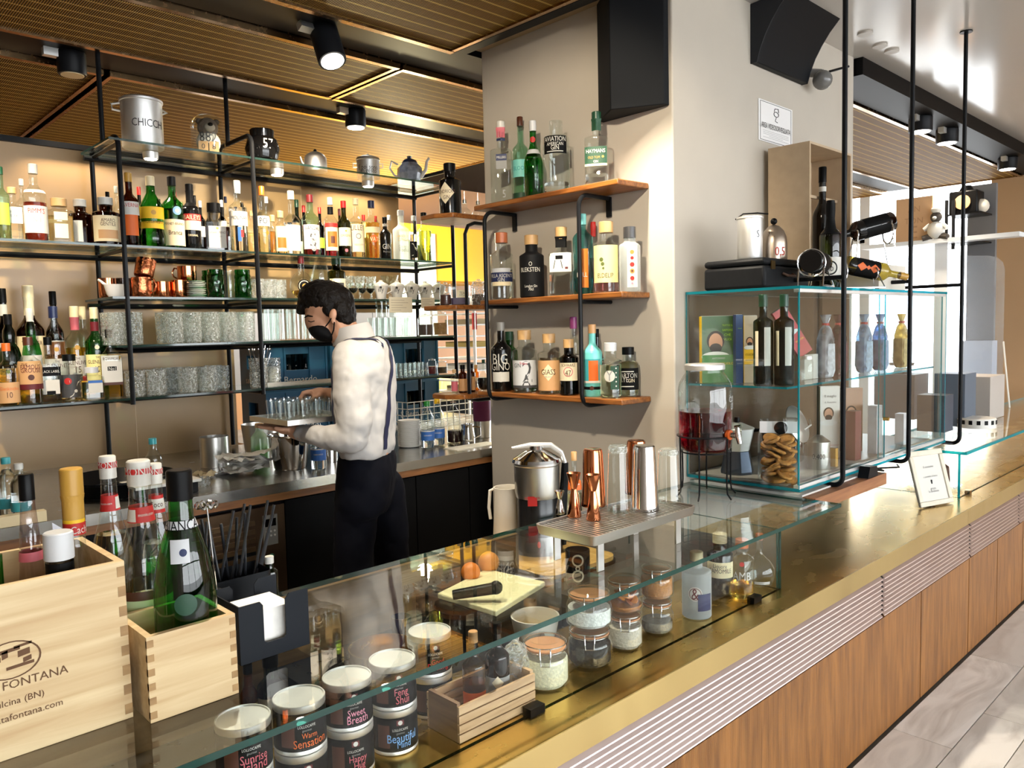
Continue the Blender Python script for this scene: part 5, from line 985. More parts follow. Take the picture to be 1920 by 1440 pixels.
def stem(label,px,row,h,r,fill,group):
    P=ony(px,530,row); P.z=ZS[2]+.001; t=thing('wine_glass',label,'glass',P,0,group)
    MB().lathe([(r*.9,0),(r*.9,.003),(r*.12,.008),(r*.1,h*.32),(r*.7,h*.45),(r,h*.62),(r*.95,h),(r*.92,h),(r*.96,h*.62),(r*.66,h*.47),(.001,h*.36)],20).build('glass',G_CLEAR,t)
    if fill: MB().lathe([(r*.1,h*.38),(r*.64,h*.47),(r*.92,h*.62),(r*.92,h*.68)],18).build('liquor',plain(hexc('0c0807'),.05),t)
s=dF(680,3.74)
for px in (662,679,694): stem('small stemmed glass with near-black coffee liquor in a row',px,3.73,30*s,8.5*s,True,'stemmed coffee glasses on the third shelf')
for px in (653,674,695):
    P=ony(px,520,3.85); P.z=ZS[2]+.001; o=MB().lathe([(9*s,0),(9*s,.004),(2*s,.01),(2*s,22*s),(9*s,28*s),(11*s,46*s),(10.5*s,46*s),(8*s,29*s),(.001,26*s)],18).build('wine_glass',G_CRYST,loc=P); tag(o,'empty cut stemmed glass in the back row of the third shelf','glass','cut stemmed glasses on the third shelf')
P=ony(730,515,3.80); P.z=ZS[2]+.001; o=MB().lathe([(10*s,0),(10*s,.004),(2*s,.012),(2*s,26*s),(14*s,32*s),(18*s,48*s),(17*s,48*s),(13*s,33*s),(.001,30*s)],22).build('coupe_glass',G_CLEAR,loc=P); tag(o,'wide clear coupe glass in front of the yellow light','glass')
for k,(px,lb) in enumerate(((714,'white coffee cup partly hidden by stemmed glasses'),(744,'white coffee cup second in the row'),(772,'white coffee cup in the middle of the row'),(797,'white coffee cup with handle showing towards the jars'),(822,'white coffee cup nearest the oak shelf'))):
    P=ony(px,540,3.735); P.z=ZS[2]+.001; t=thing('coffee_cup',lb,'cup',P,face_cam(P),'white coffee cups on the third shelf'); pr=[(8*s,0),(9*s,.004),(10*s,10*s),(15*s,26*s),(14*s,29*s),(6*s,33*s),(4*s,34*s),(3.5*s,37*s),(.001,37*s)]
    MB().lathe(pr,24).build('cup',plain(hexc('c9c8c4'),.25),t); decorate(t,pr,2,1,37*s,26*s,'r .56 .66 .14 black;t illy .47 .4 dgrey')
    MB().tube([(13*s,0,25*s),(20*s,0,26*s),(20*s,0,16*s),(11*s,0,11*s)],.0035,6).build('handle',plain(hexc('c9c8c4'),.25),t)
# papers clipped to the shelf edge
for k,(a,b_,t0,t1) in enumerate(((729,773,557,586),(789,815,558,578))):
    PA=ony(a,t0,YF-.008); PB=ony(b_,t1,YF-.008); t=thing('paper_note',('wide handwritten paper note','narrow paper note')[k]+' hanging from the third shelf edge','note',(PA.x,YF-.010,PB.z)); w=PB.x-PA.x; h=PA.z-PB.z
    MB().box(0,w,0,.0015,0,h).build('sheet',plain(hexc('cfc9b4'),.7),t)
    for j in range(5): MB().box(w*.08,w*(.5+.08*((j*3)%5)),-.0004,0,h*(.15+.16*j),h*(.15+.16*j)+.002).build('writing_line',plain(hexc('8a867a'),.7),t)
# jars on the oak shelves behind the pillar
def rj(lb,px,top,base,wpx,k,mat,fill,fm,e=2,lid=True):
    P=ony(px,(top+base)/2,2.99); P.z=ZR[k]+.001; s=sz(P); r=wpx*s/2; h=(base-top)*s; t=thing('storage_jar',lb,'jar',P,face_cam(P),'storage jars on the oak shelves behind the pillar')
    MB().lathe([(r*.95,0),(r,.005),(r,h*.78),(r*.8,h*.86)],22,e).build('jar',mat,t); MB().lathe([(r*.9,.005),(r*.9,h*fill)],20,e).build('contents',fm,t)
    if lid: MB().lathe([(r*.84,h*.86),(r*.86,h*.90),(r*.3,h*.93),(r*.35,h*.97),(.001,h)],20).build('lid',G_CRYST,t)
    return t
t=rj('square glass tea canister with paper label on the oak shelf',862,516,563,40,1,G_CLEAR,.3,plain(hexc('3a2a52'),.6),6,False); decorate(t,[(.043,0),(.043,.2)],6,1,.1,.086,'r .1 .75 .6 parch .25;t TEA .6 .3 dgrey .25;t Infusi .5 .3 grey .25')
rj('ribbed lidded jar of dark beans beside the square canister',897,513,563,27,1,G_CRYST,.42,plain(hexc('2a1a12'),.5,noise=.5,nscale=120)); rj('small lidded jar of red herbs beside the square canister',835,520,564,22,1,G_CLEAR,.45,plain(hexc('3a1614'),.6))
P=ony(844,360,2.99); s=sz(P); P.z=ZR[0]+.001
bottle('black apothecary gin bottle with cream diamond label on the oak shelf',P,(398-300)*s,41*s,'black','',.5,'black','X','q .42 .85 parch -.3;t ENDRICK\'S .45 .72 brown -.15;t GIN .34 .3 brown -.2',rotz=face_cam(P)+math.radians(-10))
for k,(px,lb) in enumerate(((871,'clear pourer decanter beside the black apothecary bottle'),(896,'clear pourer decanter next to the pillar'))):
    P=ony(px,385,3.0); s=sz(P); P.z=ZR[0]+.001; t=thing('pourer_decanter',lb,'decanter',P); MB().lathe([(12*s,0),(13*s,.006),(11*s,14*s),(5*s,20*s),(5*s,28*s)],20).build('body',G_CLEAR,t); MB().lathe([(4*s,28*s),(4*s,34*s),(1*s,36*s),(.8*s,50*s)],12).build('pourer',M_CHROME,t)
for px,top,w,g,cp,lb,dc in ((852,690,13,'clear','cork','tiny clear bitters bottle with pink label on the lowest small oak shelf','r .1 .5 .9 rose'),(868,683,17,'brown','black','small brown dropper bottle with kraft label','r .06 .5 .95 tan'),(884,683,15,'brown','black','small dropper bottle with kraft label, second from the dark flask','r .06 .55 .95 tan'),(893,688,12,'amber','cork','tiny amber corked bottle behind the dropper bottles','r .1 .5 .9 parch')):
    P=ony(px,715,2.98 if px!=893 else 3.05); s=sz(P); P.z=ZR[2]+.001; bottle(lb,P,(735-top)*s,w*s,g,'',.5,cp,'X',dc,rotz=face_cam(P))
P=ony(907,700,2.98); s=sz(P); P.z=ZR[2]+.001; bottle('clear conical flask half full of black syrup next to the pillar',P,58*s,26*s,'clear',plain(hexc('070506'),.05),.42,'dgreen','globe','',rotz=0)
# jars at the right end of the wall shelving
for z_,px,top,base,w,fm,lb in ((ZS[3],798,590,632,30,plain(hexc('3a241a'),.6,noise=.4,nscale=90),'round cookie jar of coffee beans on the middle shelf'),(ZS[3],826,580,627,28,plain(hexc('a07a48'),.7,noise=.4,nscale=90),'tall clip jar of golden grain at the end of the middle shelf'),(ZS[4],810,662,693,16,plain(hexc('5a1018'),.4),'small jar with dark red contents on the lowest shelf'),(ZS[4],829,668,694,20,plain(hexc('6a5a48'),.6,noise=.4,nscale=90),'small lidded jar at the end of the lowest shelf')):
    P=ony(px,(top+base)/2,3.735); P.z=z_+.001; s=sz(P); r=w*s/2; h=(base-top)*s; t=thing('storage_jar',lb,'jar',P,face_cam(P),'storage jars at the end of the wall shelving'); MB().lathe([(r*.9,0),(r,.006),(r,h*.75),(r*.75,h*.86)],22).build('jar',G_CLEAR,t); MB().lathe([(r*.85,.005),(r*.92,h*.5)],20).build('contents',fm,t); MB().lathe([(r*.8,h*.86),(r*.82,h*.93),(r*.25,h*.95),(.001,h)],20).build('lid',G_CRYST,t)
# things on the top shelf
def top_at(px,py,row=3.84): P=ony(px,py,row); P.z=ZS[0]+.001; return P,sz(P)
P,s=top_at(267,240,3.80); t=thing('aluminium_pot','tall dull aluminium pot with lid and black letters on the top shelf','pot',P,face_cam(P)); r=36*s; h=92*s; pr=[(r*.98,0),(r,.004),(r,h*.90),(r*1.05,h*.91),(r*1.05,h*.95),(r*.9,h*.99),(.2*r,h),(.001,h)]
MB().lathe(pr,32).build('pot',M_ALU,t); decorate(t,pr,2,1,h,2*r,'t CHICCHI .44 .75 dgrey .35'); MB().tube([(-r*.98,0,h*.72),(-r*1.35,0,h*.74),(-r*1.4,0,h*.84),(-r*.98,0,h*.88)],.006,8).build('ear_handle',M_ALU,t); MB().tube([(r*.98,0,h*.72),(r*1.2,0,h*.75),(r*.98,0,h*.8)],.006,8).build('ear_handle',M_ALU,t); MB().ball((0,0,h+.008),.014,1,1,.7,12,6).build('knob',M_BLACK,t)
P,s=top_at(390,250,3.80); t=thing('glass_dome','glass dome over a small plush animal in a white shirt on the top shelf','dome',P,face_cam(P)); r=30*s; h=80*s
MB().lathe([(r*1.12,0),(r*1.12,.012),(r*.9,.014)],28).build('base',M_BLACK,t); MB().lathe([(r,.014),(r,h*.68),(r*.9,h*.84),(r*.6,h*.95),(.001,h)],28).build('dome',G_CLEAR,t)
pl=MB().ball((0,0,h*.34),r*.72,1,.8,1.0,16,10).build('plush_body',plain(hexc('d8d6d0'),.8,bump=.3,nscale=90),t); MB().ball((0,0,h*.68),r*.62,1,.9,1,16,10).build('plush_head',plain(hexc('6a5c50'),.9,bump=.4,nscale=90),t)
MB().ball((r*.1,-r*.5,h*.65),r*.34,1,.8,.8,14,8).build('muzzle',plain(hexc('a89c8c'),.9),t); MB().ball((r*.16,-r*.76,h*.70),r*.13,1.2,.8,.9,12,8).build('nose',M_BLACK,t)
for u in (-.5,.5): MB().ball((r*u,0,h*.82),r*.2,1,.6,1,10,6).build('ear',plain(hexc('5a4e44'),.9),t)
decorate(t,[(r*.74,0),(r*.74,h)],2,1,h,r*1.48,'t 8 .42 .2 dgrey -.5;t 8 .42 .2 dgrey .0;t 2 .42 .2 dgrey .5')
for u,tx in ((-.3,'0'),(.32,'8')):
    o=MB().box(-r*.28,r*.28,-.004,.004,0,r*.62).build('number_block',plain(hexc('b89468'),.6),t); o.location=(r*u,-r*.72,.016); flat_text(tx,(0,-.0046,r*.31),(1,0,0),(0,0,1),r*.2,plain('dgrey',.5),o,'number')
P,s=top_at(492,275,3.78); t=thing('black_vase','round glossy black jar with white number on the top shelf','jar',P,face_cam(P)); r=32*s; h=62*s; pr=[(r*.5,0),(r*.85,.02),(r,h*.42),(r*.85,h*.70),(r*.68,h*.78),(r*.70,h*.98),(r*.66,h),(r*.62,h*.8),(.001,h*.7)]
MB().lathe(pr,30).build('jar',plain(hexc('0a0a0b'),.06),t); decorate(t,pr,2,1,h,2*r,'t 57 .52 .3 white .35')
P,s=top_at(591,290,3.80); t=thing('aluminium_kettle','small dented aluminium kettle with spout on the top shelf','kettle',P); r=21*s; h=36*s; MB().lathe([(r,0),(r*1.02,.004),(r*.98,h*.7),(r*.8,h*.86),(r*.7,h*.9)],26).build('body',M_ALU,t); MB().lathe([(r*.72,h*.9),(r*.4,h),(.001,h*1.02)],20).build('lid',M_ALU,t); MB().ball((0,0,h*1.08),.009,seg=10,rings=6).build('knob',M_BLACK,t); MB().tube([-U*r*.9+Vector((0,0,h*.3)),-U*r*1.2+Vector((0,0,h*.5)),-U*r*1.35+Vector((0,0,h*.8))],[.010,.008,.005],8).build('spout',M_ALU,t)
P,s=top_at(690,310,3.80); t=thing('aluminium_canister','lidded aluminium canister with printed words on the top shelf','canister',P,face_cam(P)); r=21*s; h=46*s; pr=[(r,0),(r,h*.72),(r*1.06,h*.74),(r*1.0,h*.84),(r*.5,h*.92),(.001,h*.93)]; MB().lathe(pr,26).build('body',M_ALU,t); decorate(t,pr,2,1,h,2*r,'t E_poi_sono .38 .8 dgrey;t un_gesto .22 .7 dgrey'); MB().ball((0,0,h*.96),.008,seg=10,rings=6).build('knob',M_ALU,t)
for q in (-1,1): MB().tube([(q*r,0,h*.6),(q*r*1.3,0,h*.62),(q*r*1.3,0,h*.45),(q*r,0,h*.45)],.003,6).build('ear_handle',M_ALU,t)
P,s=top_at(768,315,3.80); t=thing('blue_teapot','faceted blue and white porcelain teapot at the end of the top shelf','teapot',P); r=24*s; h=44*s; pm=plain(hexc('8f9ab0'),.15,noise=1.0,nscale=26,key='blue_porcelain')
MB().lathe([(r*.6,0),(r*.75,.01),(r,h*.45),(r*.95,h*.7),(r*.6,h*.9)],8).build('body',pm,t,smooth=20); MB().lathe([(r*.65,h*.9),(r*.5,h*1.02),(r*.15,h*1.1),(r*.2,h*1.18),(.001,h*1.22)],8).build('lid',plain(hexc('2a3550'),.2),t); wp=plain(hexc('d5d8dc'),.15)
MB().tube([U*r*.8+Vector((0,0,h*.3)),U*r*1.25+Vector((0,0,h*.6)),U*r*1.35+Vector((0,0,h*.95)),U*r*1.55+Vector((0,0,h*1.1))],[.016,.010,.008,.007],8).build('spout',wp,t); MB().tube([-U*r*.9+Vector((0,0,h*.85)),-U*r*1.4+Vector((0,0,h*1.0)),-U*r*1.55+Vector((0,0,h*.7)),-U*r*1.2+Vector((0,0,h*.4)),-U*r*.95+Vector((0,0,h*.35))],.006,8).build('handle',wp,t)
# ------------------------------------------------------------------ back counter clutter
def kc(px,py): P=onz(px,py,ZK); P.z=ZK+.001; return P,sz(P)
P,s=kc(404,874); lath('steel_bin','brushed steel cylinder bin at the back of the counter','bin',P,shell([(26*s,0),(26*s,56*s)]),M_STEEL)
P,s=kc(545,878); t=thing('ice_bucket','polished steel ice bucket with rolled rim on the back counter','ice bucket',P); r=38*s; h=63*s; MB().lathe(shell([(r*.74,0),(r*.78,.006),(r,h)],.002),34).build('bucket',M_CHROME,t); MB().tube([(r*1.02*math.cos(a),r*1.02*math.sin(a),h) for a in [2*math.pi*k/36 for k in range(36)]],.004,8,closed=True).build('rim',M_CHROME,t)
mb=MB(); random.seed(9)
P,s=kc(526,866); P.y+=.10; t=thing('ice_bucket','second steel bucket half hidden behind the front one, filled with paper','ice bucket',(P.x,P.y+.10,P.z)); r=34*s; h=66*s; MB().lathe(shell([(r*.78,0),(r,h)],.002),30).build('bucket',M_STEEL,t)
def crumple(nm,lb,P,w,d_,h,n,c,seed):
    random.seed(seed); t=thing(nm,lb,'paper',P)
    for k in range(n):
        a=random.uniform(-.5,.5); mb=MB(Matrix.Translation((random.uniform(-.3,.3)*w,random.uniform(-.3,.3)*d_,.004+h*k/n))@Matrix.Rotation(random.uniform(0,3),4,'Z')@Matrix.Rotation(random.uniform(-.16,.16),4,'X'))
        g=6; V=[];Fs=[]
        for j in range(g+1):
            for i in range(g+1): V.append(((i/g-.5)*w*.8,(j/g-.5)*d_*.8,abs(random.gauss(.006,.006))))
        for j in range(g):
            for i in range(g): q=j*(g+1)+i; Fs.append((q,q+1,q+g+2,q+g+1))
        mb.add(V,Fs); mb.build('sheet',plain(c,.8),t,smooth=20)
P,s=kc(456,884); crumple('crumpled_paper','heap of crumpled white paper napkins beside the ice bucket',P,.19,.15,.075,11,hexc('d9d5cc'),4)
P,s=kc(372,898); crumple('paper_bag','crumpled cream and purple wrapper on the steel counter',P,.16,.09,.015,3,hexc('c9b48c'),6)
P,s=kc(375,910); lath('glass_ashtray','small round clear glass dish near the counter edge','dish',P,shell([(19*s,0),(20*s,.006),(19*s,14*s)],.004),G_CRYST)
P,s=kc(489,868); bottle('squeeze bottle of bright green dish soap behind the crumpled paper',P,(860-782)*s*.95,33*s,glass((.75,.85,.72),frost=.3),plain(hexc('58b81c'),.25),.42,'tan','P','',name='soap_bottle')
def water(lb,px,py,top,w,cap,yo=0):
    P,s=kc(px,py); P.y+=yo; bottle(lb,P,(py-top)*s,w*s,glass((.90,.94,.94),ior=1.5,bump=.35,nscale=40),'white',.35,cap,'P','r .17 .36 2 blue;t S.BERNARDO .28 .6 white;r .36 .38 2 white',name='water_bottle',rotz=face_cam(P))
water('clear water bottle with blue label beside the ice bucket',598,880,775,28,'blue'); water('ribbed water bottle with green cap beside the plate stack',803,840,752,25,'green'); water('ribbed water bottle with yellow cap beside the green-capped one',829,836,748,25,'yellow',.03)
P,s=kc(618,866); lath('steel_cup','tall polished steel cup next to the barman','cup',P,shell([(15*s,0),(17*s,48*s)]),M_CHROME)
P,s=kc(768,838)
for k in range(22):
    o=MB().lathe([(.045,0),(.05,.0015),(21*s,.0075),(21*s,.009),(.05,.003),(.001,.003)],26).build('plate',plain(hexc('e4e2dc'),.2),loc=(P.x,P.y,P.z+k*.0062)) if k==0 else dup(o,loc=(P.x+.0012*math.sin(k),P.y,P.z+k*.0062)); tag(o,('topmost' if k==21 else 'lowest' if k==0 else 'inner')+' white dinner plate of the tall stack on the back counter','plate','stacked plates on the back counter')
P,s=kc(852,830); bottle('glass carafe of dark wine beside the yellow-capped bottle',P,82*s,26*s,'clear',plain(hexc('1a0608'),.05),.28,'','P','',name='carafe')
P,s=kc(877,829); t=thing('milk_pitcher','small steel milk pitcher on a white cloth','pitcher',P); r=14*s; h=34*s; MB().lathe(shell([(r,0),(r*1.02,h*.3),(r*.8,h*.8),(r*.85,h)]),24).build('body',M_CHROME,t); MB().tube([U*r*.8+Vector((0,0,h*.85)),U*r*1.7+Vector((0,0,h*.8)),U*r*1.7+Vector((0,0,h*.35)),U*r+Vector((0,0,h*.2))],.004,6).build('handle',M_CHROME,t)
P,s=kc(905,820); t=thing('tall_shaker','tall steel container with printed purple sleeve near the pillar','container',P); r=15*s; h=75*s; pr=[(r,0),(r*1.1,h*.5),(r*1.1,h)]; MB().lathe(shell(pr),24).build('body',M_STEEL,t); decorate(t,pr,2,1,h,2.2*r,'r .42 .95 1.8 purple;r .95 .99 1.8 white')
mb=MB(); P,s=kc(885,838); mb.box(-.13,.16,-.06,.05,0,.003); o=mb.build('bar_cloth',plain(hexc('dcd8cc'),.9,noise=.1),loc=(P.x,P.y+.02,ZK)); tag(o,'white cloth folded on the steel counter under the milk pitcher','cloth')
# white wire dish rack
P,s=kc(840,812); t=thing('dish_rack','white wire dish rack at the back of the steel counter','rack',(P.x-.10,P.y+.25,ZK+.001)); wm=plain(hexc('dcdad4'),.35)
for k in range(13): x=.6*k/12; MB().tube([(x,0,.004),(x,0,.17),],.003,5).build('wire',wm,t)
for z in (.05,.09,.13,.17): MB().tube([(0,0,z),(.6,0,z)],.003,5).build('wire',wm,t); MB().tube([(0,0,z),(0,.3,z)],.003,5).build('wire',wm,t)
for k in range(7): y_=.3*k/6; MB().tube([(0,y_,.004),(0,y_,.17)],.003,5).build('wire',wm,t)
for k in range(5): MB().tube([(0,.06*k,.004),(.6,.06*k,.004)],.003,5).build('wire',wm,t)
# black round tray leaning on the left
P=ony(222,860,3.25); t=thing('drip_bowl','large black round tray with white rim on the back counter','tray',(P.x,3.25,ZK+.001)); MB().lathe([(.16,0),(.19,.05),(.20,.055),(.20,.062),(.15,.012),(.001,.010)],40).build('tray',M_BLACK,t); MB().box(-.02,.20,-.26,-.10,.0,.04).build('black_box',M_BLACK,t); MB().box(-.03,.21,-.27,-.09,.04,.05).build('white_rim',plain('white',.5),t)
P=ony(10,950,2.98); o=MB().box(-.16,.10,-.075,-.04,0,.035).build('cream_box',plain(hexc('d9c8a0'),.7),loc=(P.x,2.98,ZK+.001)); tag(o,'cream paper parcel lying on the counter below the water bottles','parcel')
# blue bottle crates
M_CRATE=plain(hexc('1d5372'),.45,noise=.12,nscale=6)
def crate(label,x,y0,z,w=.40,d_=.30,h=.27):
    t=thing('bottle_crate',label,'crate',(x,y0,z),0,'blue plastic bottle crates behind the shelving')
    mb=MB(); th=.012
    for a,b_ in ((0,w*.30),(w*.70,w)): mb.box(a,b_,0,th,0,h)
    mb.box(w*.30,w*.70,0,th,0,h*.42); mb.box(w*.30,w*.70,0,th,h*.76,h); mb.box(0,w,d_-th,d_,0,h); mb.box(w-th,w,th,d_-th,0,h)
    mb.box(0,th,th,d_*.3,0,h); mb.box(0,th,d_*.7,d_-th,0,h); mb.box(0,th,d_*.3,d_*.7,0,h*.45); mb.box(0,th,d_*.3,d_*.7,h*.75,h); mb.box(0,w,0,d_,-.0,.01)
    mb.build('shell',M_CRATE,t)
    for xx in (0,w*.3,w*.7,w-.012): MB().box(xx,xx+.012,-.008,0,0,h).build('rib',M_CRATE,t)
    for zz in (0,h-.012): MB().box(0,w,-.010,0,zz,zz+.012).build('rim',M_CRATE,t)
    flat_text('S.Bernardo',(w*.5,-.0105,h*.22),(1,0,0),(0,0,1),w*.62,plain('white',.5),t); flat_text('S.Bernardo',(-.001,d_*.5,h*.2),(0,-1,0),(0,0,1),d_*.5,plain('white',.5),t)
    for k in range(3):
        for j in range(2): MB().lathe([(.03,.012),(.03,h*.8),(.012,h*.95)],10,cx=.07+.12*k,cy=.09+.12*j).build('stored_bottle',glass((.3,.4,.38)),t)
    return t
cx_=ony(498,690,4.16).x; zc=ZK+.001
xs=[cx_-.02,cx_+.40,cx_+.82]
for i,x_ in enumerate(xs):
    for j in range(2):
        crate(('lower','upper')[j]+' blue bottle crate, '+('first by the brown wall','second along','third along behind the barman')[i],x_-.0*j,4.14+.0*i,zc+.272*j)
# ------------------------------------------------------------------ kitchen beyond
fx=ony(648,600,5.2).x; fw=ony(742,600,5.2).x-fx; kf=thing('kitchen_fridge','tall grey steel kitchen fridge behind the wall shelving','fridge',(fx,5.2,0)); MB().box(0,fw,0,.4,0,2.05).build('body',plain(hexc('9c9ea2'),.35),kf); MB().box(.02,fw*.5-.004,-.02,0,.1,2.0).build('door',plain(hexc('a4a6aa'),.35),kf); MB().box(fw*.5+.004,fw-.02,-.02,0,.1,2.0).build('door',plain(hexc('a4a6aa'),.35),kf)
wt=thing('kitchen_worktop','pale kitchen worktop with dark cupboards seen behind the steel counter','worktop',(3.0,5.0,0)); MB().box(.74,2.3,0,.7,.92,.97).build('top',plain(hexc('d9c79a'),.4),wt); MB().box(.76,2.28,.03,.68,0,.92).build('cupboards',M_DARK,wt); o=MB().lathe([(.03,0),(.03,.01)],16).build('dial',M_CHROME,wt); o.location=(.9,.024,.80); o.rotation_euler=(math.pi/2,0,0)
for k,(px,py,c,lb) in enumerate(((790,726,hexc('e8e4dc'),'white plastic food tub on the kitchen worktop'),(762,722,hexc('e6e2da'),'flat white food container on the kitchen worktop'),(812,722,hexc('b8c46a'),'clear tub of green salad on the kitchen worktop'),(832,722,hexc('d8cf8a'),'clear tub of yellow pasta on the kitchen worktop'))):
    P=onz(px,py,.97); P.y=5.10+.18*((k+1)//2); P.x=ony(px,py,P.y).x; o=MB().lathe([(.07,0),(.085,.10),(.085,.12),(.06,.122)],18).build('food_tub',plain(c,.4),loc=(P.x,P.y,.971)); tag(o,lb,'tub','tubs on the kitchen worktop')
hd=thing('kitchen_hood','steel extractor hood with glowing yellow panel in the kitchen','hood',(3.05,5.75,1.60)); MB().box(-.05,2.6,.0,.6,.36,.86).build('yellow_panel',plain(hexc('f0b820'),.45),hd); MB().box(.95,1.5,-.04,0,-.2,.78).build('steel_duct',plain(hexc('a9b4bc'),.3),hd); MB().box(-.6,-.06,-.0,.5,-.5,.8).build('grey_side',plain(hexc('a2a4aa'),.4),hd); MB().box(.6,1.2,.1,.5,.86,1.36).build('chimney',plain(hexc('a9b4bc'),.3),hd)
d=bpy.data.lights.new('hood_lamp','POINT'); d.energy=45; d.color=(1,.85,.5); d.shadow_soft_size=.08; o=bpy.data.objects.new('hood_lamp',d); col.objects.link(o); o.location=(4.0,5.3,2.3)
P=ony(870,640,4.5); tr_=thing('tray_trolley','steel tray trolley loaded with baking trays in the kitchen','trolley',(P.x,4.38,.0))
for x,y_ in ((0,0),(.36,0),(0,.5),(.36,.5)): MB().tube([(x,y_,0),(x,y_,1.80)],.012,8).build('post',M_ALU,tr_)
for k in range(9):
    z=1.02+.085*k; o=MB().box(0,.36,.0,.5,z,z+.01).build('tray',M_ALU,tr_)
    if k%2==0: MB().box(.05,.28,.05,.4,z+.01,z+.05).build('loaf',plain((hexc('e8d8b0'),hexc('f0ece0'),hexc('d9c070'))[k//2%3],.7),o)
o=MB().box(-.02,.02,-.01,0,1.50,1.62).build('red_tag',plain(hexc('b02a24'),.5),tr_)
# ------------------------------------------------------------------ hanging glass cabinet
XCB0,XCB1,YCB0,YCB1,ZC0,ZC1=2.662,4.20,1.304,1.772,.890,1.627
gcab=thing('hanging_glass_cabinet','glass cabinet with blue-green edges hung in front of the pillar','display cabinet',(XCB0,YCB0,ZC0)); w=XCB1-XCB0; d_=YCB1-YCB0; h=ZC1-ZC0
zm=ony(1480,730,YCB0).z-ZC0
MB().slab(0,w,-.004,d_,0,.010).build('bottom_pane',[G_PANE,G_EDGEB],gcab,smooth=0); MB().slab(0,w,-.004,d_,h-.010,h).build('top_pane',[G_PANE,G_EDGEB],gcab,smooth=0); MB().slab(.0,.008,0,d_,.010,h-.010,axis=0).build('side_pane',[G_PANE,G_EDGEB],gcab,smooth=0); MB().slab(w-.008,w,0,d_,.010,h-.010,axis=0).build('side_pane',[G_PANE,G_EDGEB],gcab,smooth=0)
xj=ony(1655,700,YCB0).x-XCB0
MB().slab(.012,xj+.04,.004,.010,.022,h-.016,axis=1).build('sliding_pane',[G_PANE,G_EDGEB],gcab,smooth=0); MB().slab(xj,w-.012,.013,.019,.022,h-.016,axis=1).build('sliding_pane',[G_PANE,G_EDGEB],gcab,smooth=0)
MB().slab(.010,w-.010,.05,d_-.004,zm-.008,zm).build('glass_shelf',[G_PANE,G_EDGEB],gcab,smooth=0)
MB().box(.010,w-.010,.001,.024,.010,.021).build('bottom_rail',M_ALU,gcab); MB().box(.010,w-.010,.001,.024,h-.022,h-.0105).build('top_rail',M_ALU,gcab); MB().box(.02,w-.02,d_-.003,d_-.001,.012,h-.012).build('back_mesh',metal(hexc('6a5c4c'),.4,.1),gcab)
MB().box(.03,w-.03,.06,d_-.02,.0105,.016).build('base_board',plain(hexc('9a948c'),.4),gcab)
lk=MB().tube([(xj+.02,.003,.19),(xj+.02,-.02,.19)],.008,10).build('lock',M_BRASS,gcab)
YH=1.262
for k,(px,py) in enumerate(((1580,903),(1703,862),(1799,832))):
    P=ony(px,py,YH); x_=P.x; t=thing('ceiling_hanger',('black tube hanger at the pillar end of the glass cabinet','black tube hanger in the middle of the glass cabinet','black tube hanger at the far end of the glass cabinet')[k],'hanger',(x_,YH,0),0,'black tube hangers carrying the glass cabinet'); zb_=ZC0-.014; rr=.035
    pts=[(0,0,ZGR)]+[(0,0,zb_+rr)]+[(0,rr-rr*math.cos(math.radians(a)),zb_+rr-rr*math.sin(math.radians(a))) for a in range(15,91,15)]+[(0,YP-YH-.05 if k<2 else .40,zb_)]
    MB().tube(pts,.0095,12).build('tube',M_TUBE,t); zz=ZC1+.035; MB().tube([(0,0,zz),(0,(YP-YH-.004) if k<2 else .46,zz)],.0085,10).build('cross_arm',M_TUBE,t); MB().box(-.012,.012,(YP-YH-.006) if k<2 else .455,(YP-YH-.001) if k<2 else .46,zz-.03,zz+.035).build('wall_plate',M_TUBE,t); MB().lathe([(.028,ZGR-.006),(.028,ZGR)],16).build('ceiling_plate',M_TUBE,t)
# ---- contents of the cabinet
zl=ZC0+.0165; zu=ZC0+zm+.001
def incab(px,py,yy,z): P=ony(px,py,yy); P.z=z; return P,sz(P)
def book(label,px0,px1,top,yy,z,cov,title=(),spine='yellow',face=True,th=.03,rot=0,lean=0,band=None):
    P=ony(px0,top+40,yy); T=ony((px0+px1)/2,top,yy); w=(px1-px0)*sz(P)*1.02; rot=rot or math.radians(-40); h=T.z-z; t=thing('cookbook',label,'book',(P.x,P.y,z),rot,'cookbooks in the glass cabinet')
    if lean: t.rotation_euler=(0,lean,rot)
    MB().box(0,w,0,th,0,h).build('cover',plain(cov,.35),t); MB().box(-.001,.0,0,th,0,h).build('spine',plain(spine,.35),t); MB().box(.002,w-.002,.003,th-.003,h,h+.0012).build('pages',plain('white',.8),t)
    if face:
        c=Vector((w*.42,-.0012,h*.62)); r=w*.26
        for nm,cc,du,dv,a,b_,o_ in (('portrait_hair',hexc('1d1a18'),0,.10,1.05,1.15,0),('portrait_face',hexc('c08a68'),0,-.12,.82,1.1,.0004),('portrait_beard',hexc('2a2320'),0,-.75,.72,.55,.0008),('portrait_shirt',hexc('dcdcd8'),0,-1.75,1.7,.6,.0010)):
            V=[c+Vector((r*(du+a*math.cos(q)),-o_,r*(dv+b_*math.sin(q)))) for q in [2*math.pi*k/18 for k in range(18)]]; MB().add(V,[tuple(range(18))]).build(nm,plain(cc,.5),t,smooth=0)
    if band: 
        MB().box(0,w,-.0030,-.0026,h*band[0],h*band[1]).build('title_band',plain(band[2],.4),t)
    for s_t,u,v,wf,c in title: flat_text(s_t,(w*u,-.0034,h*v),(1,0,0),(0,0,1),w*wf,plain(c,.5),t)
    return t
